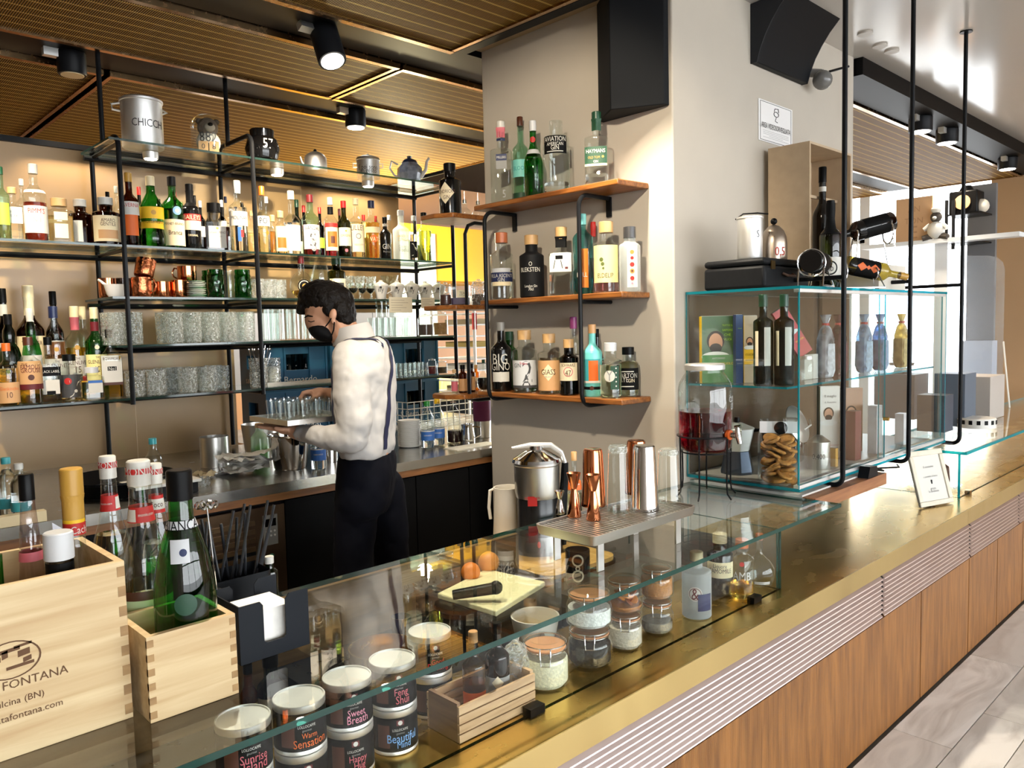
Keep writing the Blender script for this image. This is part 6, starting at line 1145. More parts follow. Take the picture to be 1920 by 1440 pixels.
book('green and white cookbook with yellow spine and a bearded portrait',1316,1377,593,1.715,zu,hexc('3a5a34'),(('TUTTO IL',.78,.86,.32,'lime'),('SAPORE',.78,.79,.32,'lime'),('CHE',.78,.72,.2,'lime'),('VUOI',.78,.65,.24,'lime'),('ANTONINO',.5,.37,.4,'white'),('CANNAVACCIUOLO',.5,.29,.92,'yellow')),band=(.0,.42,hexc('3f7a2c')))
book('blue cookbook overlapped by the green one',1380,1393,590,1.60,zu,hexc('24406e'),(('VIOLA',.5,.8,.6,'lime'),('CIUOLO',.5,.29,.8,'white')),face=False,spine='navy')
book('yellow-titled cookbook with a portrait behind the oil bottles',1395,1420,592,1.58,zu,hexc('b9a890'),(('CUCINA',.5,.42,.85,'black'),('MONDO IO',.5,.34,.85,'black')),band=(.28,.5,COL['yellow']))
for k,(px,lb) in enumerate(((1431,'dark green oil bottle with slim white label nearest the cookbooks'),(1470,'dark green oil bottle with slim white label nearest the cabinet corner'))):
    P,s=incab(px,640,1.46 if k==0 else 1.40,zu); bottle(lb,P,(722-552)*s,36*s,'olive',plain(hexc('14180a'),.1),.6,'dgreen','H','r .22 .64 .34 white .45;r .22 .60 .2 parch -.7',rotz=face_cam(P),group='oil bottles in the glass cabinet')
book('red cookbook tilted across the corner of the cabinet',1500,1528,572,1.46,zu+.09,hexc('b8221e'),(('MASTER',.6,.3,.6,'yellow'),),lean=math.radians(-32),th=.02,spine='red')
o=MB().box(-.06,.06,-.012,.012,0,.10).build('book_rest',plain('white',.5)); P,s=incab(1516,690,1.47,zu); o.location=P; tag(o,'white block propping up the tilted red cookbook','block')
P,s=incab(1512,700,1.36,zu); t=thing('preserve_jar','clear jar with metal lid below the red cookbook','jar',P); MB().lathe([(11*s,0),(12*s,.004),(12*s,42*s),(10*s,46*s)],20).build('jar',G_CLEAR,t); MB().lathe([(11*s,46*s),(11*s,52*s),(.001,52*s)],20).build('lid',M_ALU,t)
for k,(px,c,lb) in enumerate(((1548,hexc('c9cdd4'),'pale cellophane gift bag of pasta'),(1572,hexc('6a3a44'),'cellophane gift bag of dark sweets'),(1620,hexc('a8c4dc'),'tall pale blue cellophane gift bag'),(1650,hexc('7a9cc0'),'tall blue cardboard gift box'),(1690,hexc('c9b478'),'cellophane gift bag of golden pasta'))):
    P,s=incab(px,660,1.45,zu); t=thing('gift_bag',lb+' on the cabinet shelf','bag',P,0,'gift bags on the cabinet shelf'); MB().lathe([(.035,0),(.045,.02),(.045,.16),(.03,.20),(.012,.22),(.03,.26)],10,e=4,fy=.6).build('bag',glass(c,bump=.8,nscale=25,frost=.35),t,smooth=20); MB().lathe([(.03,.004),(.038,.03),(.036,.14)],10).build('contents',plain(c,.6,noise=.6,nscale=60),t); MB().lathe([(.015,.215),(.015,.225)],10).build('tie',plain('red',.5),t)
# lower level
P,s=incab(1382,870,1.62,zl); t=thing('moka_pot','large dull aluminium moka pot inside the glass cabinet','moka pot',P); r=30*s; h=105*s
MB().lathe([(r,0),(r*1.02,.01),(r*.78,h*.40)],8).build('boiler',plain(hexc('3a4250'),.35,metal=.6),t,smooth=10); MB().lathe([(r*.78,h*.41),(r*.80,h*.45),(r*1.1,h*.80),(r*1.05,h*.81),(r*.3,h*.90),(.001,h*.91)],8).build('upper_pot',M_ALU,t,smooth=10); MB().lathe([(.010,h*.90),(.013,h*.94),(.010,h),(.001,h)],10).build('knob',M_BLACK,t); MB().tube([U*r*1.0+Vector((0,0,h*.75)),U*r*1.7+Vector((0,0,h*.76)),U*r*1.75+Vector((0,0,h*.4))],[.008,.010,.008],8).build('handle',M_BLACK,t); MB().tube([-U*r*.95+Vector((0,0,h*.62)),-U*r*1.4+Vector((0,0,h*.78))],[.016,.006],8).build('spout',M_ALU,t)
P,s=incab(1460,885,1.415,zl); t=thing('biscuit_bag','clear bag filled with golden biscuits in the cabinet corner','biscuit bag',P,face_cam(P)); r=37*s; h=118*s
MB().lathe([(r*.9,0),(r,.01),(r,h*.70),(r*.95,h*.80),(r*.8,h*.92),(r*.9,h)],16,e=5,fy=.8).build('film',glass((.95,.96,.97),bump=.6,nscale=14,ior=1.45),t); bis=plain(hexc('b97f3a'),.75,noise=.7,nscale=60,bump=.5,key='biscuit'); random.seed(2)
for k in range(9):
    for q in range(4):
        a=q*1.57+k*.5; o=MB().lathe([(r*.36,0),(r*.42,.004),(r*.42,.008),(r*.36,.012)],14).build('biscuit',bis,t) if (k==0 and q==0) else dup(o,parent=t); o.location=(r*.48*math.cos(a),r*.40*math.sin(a),.006+k*h*.078); o.rotation_euler=(random.uniform(-.5,.5),random.uniform(-.5,.5),0)
MB().box(-r*.9,r*.9,-r*.74,-r*.70,h*.80,h*.98).build('paper_header',plain(hexc('d4d4d6'),.5),t); o=MB().lathe([(r*.32,0),(r*.32,.002)],20).build('round_sticker',plain('black',.4),t); o.rotation_euler=(math.pi/2,0,0); o.location=(r*.1,-r*.745,h*.88)
P,s=incab(1478,770,1.60,zl); t=thing('steel_pot','shiny steel pot with its lid leaning inside the cabinet','pot',P); r=28*s; MB().lathe(shell([(r*.9,0),(r,.01),(r,46*s)]),26).build('pot',M_CHROME,t); o=MB().lathe([(36*s,0),(36*s,.004),(20*s,.016),(.001,.022)],30).build('lid',M_STEEL,t); o.location=(-.01,-.045,70*s); o.rotation_euler=(math.radians(68),0,0); MB().tube([(-.02,-.085,62*s),(0,-.10,70*s),(.02,-.085,78*s)],.005,8).build('lid_handle',M_STEEL,t)
P,s=incab(1535,880,1.42,zl); t=thing('measuring_pot','small steel measuring pot with printed figures and lid','pot',P,face_cam(P)); r=20*s; h=48*s; pr=[(r,0),(r*1.02,.005),(r,h)]; MB().lathe(shell(pr),26).build('pot',M_STEEL,t); decorate(t,pr,2,1,h,2*r,'t 0,400 .5 .55 dgrey'); MB().lathe([(r*1.05,h),(r*1.05,h*1.06),(r*.3,h*1.3),(.001,h*1.32)],24).build('lid',M_STEEL,t)
book('pale cookbook with an oval portrait and italic title on the cabinet floor',1538,1575,722,1.52,zl,hexc('d9d4cc'),(('Il meglio',.5,.86,.6,'dgrey'),('di Antonino',.5,.78,.6,'dgrey'),('CANNAVACCIUOLO',.5,.18,.9,'red')),spine='olive')
book('dark cookbook with a close-up portrait on the cabinet floor',1580,1618,725,1.52,zl,hexc('a87a5c'),(),spine='black')
for k,(px,top,c,lb) in enumerate(((1600,770,hexc('6b2a30'),'red and white packet of coffee on the cabinet floor'),(1640,760,hexc('c9ccd2'),'white framed notice on the cabinet floor'),(1560,840,hexc('b98a2a'),'slim amber bottle on the cabinet floor'),(1690,775,hexc('d9dbe0'),'white carton nearest the cabinet far end'))):
    P,s=incab(px,850,1.40,zl); T=ony(px,top,1.40); o=MB().box(-.03 if k!=2 else -.012,.03 if k!=2 else .012,-.02,.02,0,T.z-zl).build('packet',plain(c,.4,noise=.2,nscale=20),loc=P); tag(o,lb,'packet','packets on the cabinet floor')
# ---- on top of the cabinet
zt_=ZC1+.001
P,s=incab(1400,525,1.60,zt_); x0=ony(1322,505,1.50).x; x1=ony(1475,505,1.44).x
t=thing('black_case','old black leather case with brass clasps on the glass cabinet','case',(2.70,1.455,zt_)); wC=.36; hC=ony(1430,478,1.42).z-zt_; MB().box(0,wC,0,.26,0,hC*.75).build('body',plain(hexc('17181a'),.5,noise=.3,nscale=60),t,bevel=.012); MB().box(0,wC,0,.26,hC*.765,hC).build('lid',plain(hexc('17181a'),.5,noise=.3,nscale=60),t,bevel=.012)
for u in (.06,.30): MB().box(u-.014,u+.014,-.004,0.0,hC*.62,hC*.9).build('clasp',metal(hexc('8a7048'),.3,.1),t)
MB().tube([(.13,-.004,hC*.5),(.14,-.02,hC*.42),(.20,-.02,hC*.42),(.21,-.004,hC*.5)],.005,8).build('handle',plain(hexc('3a2010'),.5),t)
ztc=zt_+hC+.001
P=ony(1406,440,1.55); P.z=ztc; s=sz(P); t=thing('milk_canister','tall aluminium milk canister with wire handle on the black case','canister',P,face_cam(P)); r=23*s; h=82*s; pr=[(r*.95,0),(r,.004),(r,h*.9),(r*1.08,h*.91),(r*1.08,h*.95),(r*.5,h*.99),(.001,h)]; MB().lathe(pr,26).build('body',M_ALU,t); MB().tube([(-r*1.1,0,h*.92),(-r*.5,-r*.9,h*1.0),(r*.6,-r*.9,h*1.0),(r*1.4,0,h*1.0)],.003,6).build('wire_handle',M_BLACK,t); decorate(t,pr,2,1,h,2*r,'t S .55 .12 dgrey .7')
P=ony(1451,445,1.52); P.z=ztc; s=sz(P); t=thing('metal_dome','rounded tin dome with black knob beside the milk canister','dome',P,face_cam(P)); r=24*s; h=66*s; pr=[(r,0),(r,h*.45),(r*.95,h*.62),(r*.75,h*.82),(r*.4,h*.95),(.001,h)]; MB().lathe(pr,28).build('dome',metal(hexc('a89a8c'),.3,.1),t); MB().ball((0,0,h+.012),.013,seg=14,rings=8).build('knob',M_BLACK,t); decorate(t,pr,2,1,h,2*r,'t 0,5 .2 .4 red .5')
# wine boxes and bottles
def lying(label,px,py,yy,h,w,g,cap,deco,az,el,holder=True):
    P=ony(px,py,yy); t=bottle(label,P,h,w,g,'',.5,cap,'B',deco,name='wine_bottle'); t.rotation_euler=Matrix.Rotation(math.radians(az),3,'Z').to_euler(); t.rotation_mode='XYZ'
    R=Matrix.Rotation(math.radians(az),4,'Z')@Matrix.Rotation(math.radians(90-el),4,'Y'); t.rotation_euler=R.to_euler(); t.location=P-R@Vector((0,0,h*.3)); return t
def holder(label,px,py,yy,z0,rr,ln,az):
    P=ony(px,py,yy); t=thing('bottle_cradle',label,'bottle holder',(P.x,P.y,z0),math.radians(az)); m=M_CHROME; c=P.z-z0
    MB().tube([(-ln/2,rr*math.cos(a),c+rr*math.sin(a)) for a in [2*math.pi*k/24 for k in range(24)]],.0035,6,closed=True).build('ring',m,t); MB().tube([(ln/2,rr*.5*math.cos(a),c-.01+rr*.5*math.sin(a)) for a in [2*math.pi*k/20 for k in range(20)]],.0035,6,closed=True).build('ring',m,t)
    for q in (-1,1): MB().tube([(-ln/2,q*rr*.9,c-rr*.4),(-ln/2-.02,q*rr*.9,.004),(ln/2+.02,q*rr*.9,.004),(ln/2,q*rr*.45,c-rr*.3)],.0035,6).build('side_wire',m,t)
x=ony(1530,430,1.64).x
t=thing('wine_case','tall pale wooden wine case standing upright on the cabinet','wine case',(3.28,1.56,zt_)); wc=.42; hc=ony(1600,298,1.60).z-zt_; th=.01; dc=.19
cm=plain(hexc('b8a184'),.6,noise=.12,nscale=20)
for a in ((0,th,0,dc,0,hc),(wc-th,wc,0,dc,0,hc),(th,wc-th,0,dc,hc-th,hc),(th,wc-th,0,dc,0,th),(th,wc-th,dc-.006,dc,th,hc-th),(th,wc-th,.06,.075,hc*.66,hc*.68)): MB().box(*a).build('panel',cm,t)
flat_text('MONSORDO',(-.0006,dc*.5,hc*.62),(0,0,-1),(0,1,0),.10,plain(hexc('5a4a34'),.6),t)
P=Vector((3.28+wc*.5,1.60,zt_+th+.001)); bottle('dark red wine bottle standing inside the upright wooden case',P,hc*.86,.085,'dark','',.5,'black','B','r .80 .84 2 white',name='wine_bottle')
o=MB().box(0,.30,0,.20,0,.11).build('wine_case',plain(hexc('d6cfc2'),.6,noise=.08,nscale=20),loc=(3.46,1.34,zt_)); tag(o,'small pale wooden box lying flat beside the upright case','wine case'); flat_text('i4i',(.17,-.0006,.055),(1,0,0),(0,0,1),.035,plain(hexc('a8a094'),.6),o,'mark')
P=ony(1557,460,1.43); P.z=zt_; s=sz(P); bottle('dark sparkling wine bottle with black foil standing on the cabinet',P,(535-370)*s,38*s,'olive','',.5,'black','B','r .12 .36 1.2 white;d .24 .7 black;d .24 .56 white;t ilb .24 .3 dgrey;r .62 .97 2 black',rotz=face_cam(P),name='wine_bottle')
lying('black wine bottle lying in a wire cradle with its base turned outward',1530,492,1.36,.26,.085,'black','black','r .1 .5 2 black',12,0); holder('wire cradle under the black lying bottle',1530,495,1.36,zt_,.05,.14,12)
lying('white wine bottle with orange lattice label lying in a wire cradle',1620,503,1.35,.27,.075,glass((.70,.62,.20)),'gold','r .12 .5 2 black;q .2 .5 orange;q .4 .5 orange;q .3 .25 orange',-40,-12); holder('wire cradle under the orange lattice bottle',1610,508,1.35,zt_,.045,.14,-40)
lying('red wine bottle with orange lettering lying in a wire cradle on the small box',1640,424,1.40,.27,.085,'dark','red','r .1 .5 2 black;t UEK .3 .5 orange',136,-14); holder('wire cradle on the small wooden box',1635,436,1.40,zt_+.1105,.05,.14,136)
# ------------------------------------------------------------------ pillar fittings
A=onx(1125,200,XP); Bq=onx(1250,240,XP); zsp=onx(1190,215,XP).z
t=thing('column_speaker','tall black corner loudspeaker at the top of the pillar','loudspeaker',(XP-.001,1.97,zsp)); yA,yB=onx(1125,200,XP-.02).y-1.97,onx(1250,240,XP-.02).y-1.97
hS=ZGR-zsp-.06; MB().prism([(0,yB),(0,yA),(-.03,yA),(-.13,(yA+yB)/2+.02),(-.03,yB)],0,hS).build('cabinet',plain(hexc('15171a'),.6),t,bevel=.004)
# wall loudspeaker on face two
Pw=[ony(*p,1.62) for p in ((1403,40),(1404,118),(1560,30))]
t=thing('wall_speaker','black wedge loudspeaker with curved grille on the pillar above the notice','loudspeaker',(ony(1403,60,YP).x+.02,YP,ony(1403,118,YP).z)); t.rotation_euler=(0,0,0)
wS=.47; prof=[(0,0),(0,.25),(-.19,.262),(-.135,.205),(-.098,.155),(-.068,.105),(-.044,.05),(-.03,0)][::-1]
mb=MB(); mb.prism(prof,0,wS,axis=0); mb.build('cabinet',plain(hexc('16181b'),.5),t,bevel=.004)
for a in (0,wS): MB().prism(prof,a-.003,a+.003,axis=0).build('end_rim',plain(hexc('2a2c30'),.4),t)
Pc=ony(1542,150,1.70); o=thing('security_camera','grey dome camera with short arm beneath the loudspeaker','camera',(Pc.x,1.70,Pc.z)); MB().ball((0,0,0),.045,1,1,1,20,12).build('dome',plain(hexc('6f6e6c'),.15),o); MB().tube([(0,0,.03),(0,.07,.05)],.02,12).build('mount',plain(hexc('8a8987'),.3),o); MB().tube([(.03,-.02,.04),(.17,-.05,.085)],.006,8).build('arm',M_BLACK,o)
SA=ony(1421,184,YP); SB=ony(1484,277,YP); w=SB.x-SA.x; h=ony(1421,184,YP).z-ony(1421,262,YP).z
t=thing('surveillance_sign','white square notice with camera drawing and black lettering on the pillar','sign',(SA.x,YP-.004,ony(1421,262,YP).z)); MB().box(0,w,0,.003,0,h).build('plate',plain(hexc('eeedec'),.4),t); bk=plain(hexc('1c1c1c'),.5)
for a in ((.04,.96,.03,.04),(.04,.96,.96,.97)): MB().box(w*a[0],w*a[1],-.0006,0,h*a[2],h*a[3]).build('border',bk,t)
for a in ((.04,.05),(.95,.96)): MB().box(w*a[0],w*a[1],-.0006,0,h*.03,h*.97).build('border',bk,t)
flat_text('AREA VIDEOSORVEGLIATA',(w*.5,-.0004,h*.40),(1,0,0),(0,0,1),w*.86,bk,t,height=h*.13)
for k in range(5): MB().box(w*(.12 if k!=1 else .3),w*(.88 if k!=1 else .7),-.0006,0,h*(.11+.04*k),h*(.115+.04*k)).build('small_print',plain(hexc('7a7a7a'),.5),t)
MB().tube([(w*.5+w*.07*math.cos(q),-.001,h*.74+h*.06*math.sin(q)) for q in [2*math.pi*k/20 for k in range(20)]],.0016,5,closed=True).tube([(w*.44,-.001,h*.80),(w*.46,-.001,h*.87),(w*.56,-.001,h*.89),(w*.57,-.001,h*.8)],.0016,5).tube([(w*.5,-.001,h*.66),(w*.47,-.001,h*.57),(w*.54,-.001,h*.55)],.0016,5).build('camera_drawing',bk,t)
for k,(px,py) in enumerate(((1622,62),(1650,85),(1672,95))):
    P=onz(px,py,ZGR); o=MB().lathe([(.035,-.008),(.035,0)],20).build('ceiling_disc',plain(hexc('bdb6ac'),.4),loc=P); tag(o,'small flat beige ceiling fitting above the cabinet hangers','ceiling fitting','flat ceiling fittings')
# ------------------------------------------------------------------ far end beyond the pillar
o=thing('bear_shelf','black tube wall shelf with bottles at the far end','shelf',(7.2,1.98,0))
P0=onx(1790,395,7.6); 
def far(px,py,x=6.2): return onx(px,py,x)
o.location=(0,0,0); A=far(1783,400); Bf=far(1848,400)
for z_px in (403,455): P=far(1800,z_px); MB().box(6.1,6.35,Bf.y,A.y,P.z-.01,P.z).build('board',M_BLACK,o)
for P in (far(1784,378),far(1797,378)): MB().tube([(6.1,P.y,P.z),(6.1,P.y,far(1784,470).z)],.012,8).build('tube',M_TUBE,o)
MB().box(6.36,6.40,Bf.y-.02,A.y-.06,far(1800,640).z,far(1800,345).z).build('back_panel',plain(hexc('6a6a6c'),.5),o); MB().box(6.30,6.42,Bf.y-.03,A.y-.05,ZB+.223,far(1800,640).z).build('pedestal',plain(hexc('b8bcc4'),.5),o)
P=far(1812,386,6.2); t=thing('dark_camera_box','dark vintage radio on the far black shelf','radio',(6.2,P.y,far(1812,403).z+.001)); MB().box(-.08,.08,-.09,.09,0,.16).build('case',M_BLACK,t,bevel=.01); MB().lathe([(.05,.161),(.03,.20),(.001,.20)],16).build('top',M_BLACK,t); o2=MB().lathe([(.05,0),(.05,.01)],18).build('dial',plain('tan',.4),t); o2.rotation_euler=(0,-math.pi/2,0); o2.location=(-.081,0,.08)
P=far(1840,395,6.2); o=MB().ball((0,0,.05),.05,seg=14,rings=8).build('round_lamp',plain(hexc('d9d0c0'),.4),loc=(6.2,P.y,far(1812,403).z)); tag(o,'round cream ornament beside the dark radio','ornament')
# acrylic hygiene screen on the far counter with plush cook on top shelf
XS=6.15
sA,sB=onx(1880,700,XS),onx(1640,700,XS); zA=onx(1870,478,XS).z
t=thing('acrylic_screen','large clear acrylic hygiene screen with rounded corner standing on the far counter','screen',(XS,0,ZB+.22)); yl,yh=sA.y,sB.y
mb=MB(); poly=[(yl,0),(yh,0),(yh,zA-ZB-.22+.06)]+[(yl+.10-.10*math.sin(math.radians(a)),zA-ZB-.22-.10+.10*math.cos(math.radians(a))) for a in (0,30,60,90)]; mb.prism(poly,0,.006,axis=0); mb.build('sheet',glass((.93,.96,1.0),ior=1.5,frost=.10),t,smooth=0)
MB().tube([(-.02,yl-.05,0),(.0,yl+.0,.45)],.006,6).build('brace',plain('white',.3),t)
t=thing('plush_cook','grey plush toy in a white cook hat sitting on the far screen ledge','plush toy',(5.9,onx(1755,440,5.9).y,onx(1755,448,5.9).z)); gm=plain(hexc('4a443e'),.9,bump=.4,nscale=60); wm=plain(hexc('d8d6d0'),.9); k=depth((5.9,1.95,1.8))/F
MB().ball((0,0,16*k),15*k,1,1,1.1,14,10).build('body',wm,t); MB().ball((0,0,40*k),10*k,1,1,1,14,10).build('head',gm,t); MB().ball((0,0,53*k),9*k,1,1,.8,12,8).build('hat',wm,t)
for q in (-1,1): MB().tube([(0,q*8*k,5*k),(-6*k,q*22*k,2*k)],[7*k,5*k],8).build('leg',gm,t); MB().tube([(0,q*10*k,26*k),(-4*k,q*20*k,18*k)],[5*k,4*k],8).build('arm',wm,t)
MB().ball((-9*k,0,38*k),4*k,1,1,.8,10,6).build('muzzle',wm,t)
MB().box(-.02,.10,-.5,.5,-.03,-.001).build('ledge',plain(hexc('e8ecf0'),.3),t); MB().box(.1,.12,-.04,.04,-1.4,-.001).build('post',plain(hexc('e8ecf0'),.3),t)
P=onx(1712,430,5.9); o=MB().box(-.01,.01,-.12,.12,0,.30).build('wood_sign',plain(hexc('c9a27c'),.6),loc=(5.92,P.y,t.location.z+.001)); tag(o,'square pale wooden sign with faint letters on the far ledge','sign')
for j,tx in enumerate(('AN','TON','E')): flat_text(tx,(-.0105,0,.22-.08*j),(0,-1,0),(0,0,1),(.08,.12,.05)[j],plain(hexc('b08a66'),.6),o)
# items seen behind and beside the cabinet at the far end
def farthing(nm,lb,cat,px,py,x,build):
    P=onx(px,py,x); t=thing(nm,lb,cat,P); build(t,depth(P)/F); return t
t=thing('potted_plant','pale leafy plant in a grey metal pot beyond the cabinet','plant',(5.2,onx(1690,700,5.2).y,onx(1690,700,5.2).z)); k=depth(t.location)/F
MB().lathe([(16*k,0),(22*k,20*k),(21*k,20*k),(15*k,3*k),(.001,3*k)],20).build('pot',metal(hexc('8a8a8e'),.3,.1),t); random.seed(8); lm=plain(hexc('a8b09a'),.5)
for j in range(26):
    a=random.uniform(0,6.28); L_=random.uniform(14,30)*k; el=random.uniform(.4,1.4); d=Vector((math.cos(a)*math.cos(el),math.sin(a)*math.cos(el),math.sin(el))); s0=d.cross(Vector((0,0,1))).normalized()*4*k; b0=Vector((0,0,18*k))
    MB().add([b0,b0+d*L_*.5+s0,b0+d*L_,b0+d*L_*.5-s0],[(0,1,2,3)]).build('leaf',lm,t,smooth=0)
MB().box(-.12,.12,-.12,.12,ZB+.222-t.location.z,-.001).build('pedestal',plain(hexc('5c6474'),.5),t)
for k_,(px,py,x,w,d2,h,c,lb) in enumerate(((1720,760,4.9,.16,.2,.30,hexc('56606e'),'blue-grey equipment box on the far counter'),(1790,770,5.3,.2,.3,.26,hexc('b0a8a0'),'open beige carton on the far counter'),(1690,790,4.6,.14,.14,.20,hexc('39404c'),'dark coffee grinder on the far counter'))):
    P=onx(px,py,x); z0=ZB+.221; o=MB().box(0,d2,-w/2,w/2,0,h).build('equipment_box',plain(c,.5),loc=(x,min(P.y,1.5),z0)); tag(o,lb,'box','boxes on the far counter')
P=onz(1830,800,ZB+.22); t=thing('cake_tin','round white tin with dark checked band on the far glass case','tin',(P.x,min(P.y,1.5),ZB+.2185)); MB().lathe([(.10,0),(.10,.05),(.095,.055),(.001,.055)],28).build('tin',plain(hexc('e0dcd4'),.3),t)
for j in range(16):
    a=2*math.pi*j/16; o=MB().box(-.009,.009,-.001,.001,.022,.045).build('check',M_BLACK,t); o.location=(.101*math.cos(a),.101*math.sin(a),0); o.rotation_euler=(0,0,a+math.pi/2)
P=onz(1820,905,ZB); t=thing('cake_stand','brown chocolate cake on a glass plate inside the far case','cake',(4.22,1.36,ZB+.001)); MB().lathe([(.12,0),(.13,.012),(.12,.014)],28).build('plate',G_CRYST,t); MB().lathe([(.07,.015),(.075,.03),(.07,.10),(.05,.115)],20).build('cake',plain(hexc('4a2414'),.6,bump=.5,nscale=40),t)
P=onz(1870,735,ZB+.22); t=thing('table_sign','folded red and white tent card on the far glass case','sign',(P.x,min(P.y,1.55),ZB+.2185)); MB().prism([(-.05,0),(.05,0),(.0,.14)],-.04,.04,axis=1).build('card',plain('white',.5),t); MB().box(-.045,-.02,-.0415,-.0405,.02,.09).build('red_print',plain('red',.5),t)
P=onx(1900,715,8.36); o=MB().box(-.04,0,-.16,.16,0,.16).build('wall_socket_box',plain(hexc('c9b088'),.5),loc=(8.399,1.1,onx(1905,715,8.36).z-.1)); tag(o,'pale box fixed to the brown far wall','box')

# wisp of steam rising in the kitchen
m,nt,out=_mat('steam'); N=nt.nodes; L=nt.links; pv=N.new('ShaderNodeVolumePrincipled'); pv.inputs['Color'].default_value=(1,1,1,1); nz=N.new('ShaderNodeTexNoise'); nz.inputs['Scale'].default_value=7; nz.inputs['Detail'].default_value=4; tc=N.new('ShaderNodeTexCoord'); mr=N.new('ShaderNodeMapRange'); mr.inputs['From Min'].default_value=.5; mr.inputs['From Max'].default_value=.8; mr.inputs['To Max'].default_value=9
L.new(tc.outputs['Object'],nz.inputs['Vector']); L.new(nz.outputs[0],mr.inputs[0]); L.new(mr.outputs[0],pv.inputs['Density']); L.new(pv.outputs[0],out.inputs['Volume'])
P=ony(756,655,4.55); o=MB().ball((0,0,0),.10,1,1,1.5,14,10).build('steam_wisp',m,loc=P); tag(o,'thin white wisp of steam rising behind the barman','steam',kind='stuff')
# ------------------------------------------------------------------ the barman
DP=2.9; sp=DP/F
O=atd(690,700,DP); O.z=0
def pp(px,py,dw=0.0): return atd(px,py,DP)+Wd*dw-O
per=thing('person','barman in white shirt, navy braces and black mask carrying a tray of glasses','person',O)
def ell(mb,px,py,dw,rx,ry,rw,rot=0,seg=20,rings=12):
    c=pp(px,py,dw); ca,sa=math.cos(math.radians(rot)),math.sin(math.radians(rot)); X=(U*ca+Vector((0,0,sa)))*rx*sp; Z=(Vector((0,0,ca))-U*sa)*ry*sp; Y=Wd*rw
    V=[];Fs=[]
    for i in range(rings+1):
        th=math.pi*i/rings
        for k in range(seg): a=2*math.pi*k/seg; V.append(c+X*(math.sin(th)*math.cos(a))+Y*(math.sin(th)*math.sin(a))+Z*(-math.cos(th)))
    for i in range(rings):
        for k in range(seg): k2=(k+1)%seg; Fs.append((i*seg+k,i*seg+k2,(i+1)*seg+k2,(i+1)*seg+k))
    mb.add(V,Fs)
def limb(mb,pts,seg=14):
    P=[pp(*p[:3]) for p in pts]; mb.tube(P,[p[3] for p in pts],seg)
    for P_,p in zip(P,pts): mb.ball(P_,p[3],seg=12,rings=8)
def rings_(mb,rows,seg=24):
    """stack of level ellipses: px front, px back, py, half width across, lateral offset"""
    V=[];Fs=[]
    for a,b_,py,hw,dw in rows:
        c=pp((a+b_)/2,py,dw); rx=(b_-a)/2*sp
        for k in range(seg):
            q=2*math.pi*k/seg; cx,cy=math.cos(q),math.sin(q); e=2.5; n=(abs(cx)**e+abs(cy)**e)**(-1/e); V.append(c+U*rx*n*cx+Wd*hw*n*cy)
    n=len(rows)
    for i in range(n-1):
        for k in range(seg): k2=(k+1)%seg; Fs.append((i*seg+k,(i+1)*seg+k,(i+1)*seg+k2,i*seg+k2))
    Fs.append(tuple(range(seg))); Fs.append(tuple(reversed([(n-1)*seg+k for k in range(seg)]))); mb.add(V,Fs)
def soft(o,vox,sm=4,fac=.5,disp=0,size=.05):
    r=o.modifiers.new('remesh','REMESH'); r.mode='VOXEL'; r.voxel_size=vox; r.use_smooth_shade=True
    s=o.modifiers.new('smooth','SMOOTH'); s.factor=fac; s.iterations=sm
    if disp:
        tx=bpy.data.textures.new('folds','CLOUDS'); tx.noise_scale=size; d=o.modifiers.new('folds','DISPLACE'); d.texture=tx; d.strength=disp; d.mid_level=.5; d.texture_coords='LOCAL'
    return o
M_SKIN=plain(hexc('b98a6e'),.5,noise=.06,nscale=30); M_SHIRT=plain(hexc('aca8a4'),.75,noise=.04,nscale=30,bump=.05); M_HAIR=plain(hexc('14100e'),.45,noise=.3,nscale=120,bump=.5); M_NAVY=plain(hexc('05060f'),.8,noise=.2,nscale=40); M_STRAP=plain(hexc('15193a'),.6)
# body: head, neck, trunk, arms and hands in one surface
mb=MB()
ell(mb,614,573,0,45,43,.074,-20); ell(mb,601,596,0,29,34,.060,-18); ell(mb,609,618,0,25,21,.050,-25); ell(mb,586,610,0,6.5,10,.012,-25); ell(mb,584,615,0,6,5,.014); ell(mb,584,590,0,11,10,.048,-15)
limb(mb,[(636,606,0,.056),(655,640,0,.060),(672,675,0,.075)])
rings_(mb,[(655,715,655,.15,0),(640,732,690,.17,0),(640,735,760,.155,0),(645,735,850,.15,0),(640,738,900,.165,0)])
ell(mb,633,591,-.076,7,12,.012,-12); ell(mb,634,604,-.073,4.5,5,.010); ell(mb,633,591,.076,7,12,.012,-12)
limb(mb,[(676,670,-.13,.048),(679,740,-.185,.046),(684,798,-.195,.042),(630,808,-.155,.036),(574,807,-.08,.028),(560,805,-.06,.027)])
limb(mb,[(688,670,.13,.048),(675,738,.20,.044),(667,768,.21,.040),(618,747,.13,.029),(598,744,.10,.027)])
# near hand flat under the tray
ell(mb,548,803,-.04,20,8,.042,8)
for k in range(4):
    w_=-.075+.024*k; L_=(44,52,54,46)[k]; limb(mb,[(540,802,w_,.0095),(540-L_*.5,799,w_+.012,.009),(540-L_,797,w_+.02,.0075)],8)
limb(mb,[(556,802,-.07,.011),(545,799,-.095,.010),(532,797,-.098,.0085)],8)
# far hand picking up a glass from above
ell(mb,585,741,.09,20,11,.036,8)
for k in range(4):
    w_=.055+.021*k; limb(mb,[(574,738,w_,.0098),(562,739,w_-.004,.0092),(557,748,w_-.008,.0088),(560,757,w_-.006,.0078)],8)
limb(mb,[(590,744,.058,.011),(579,752,.05,.0102),(570,757,.055,.0088)],8)
body=soft(mb.build('body',M_SKIN,per),.0042,3,.45)
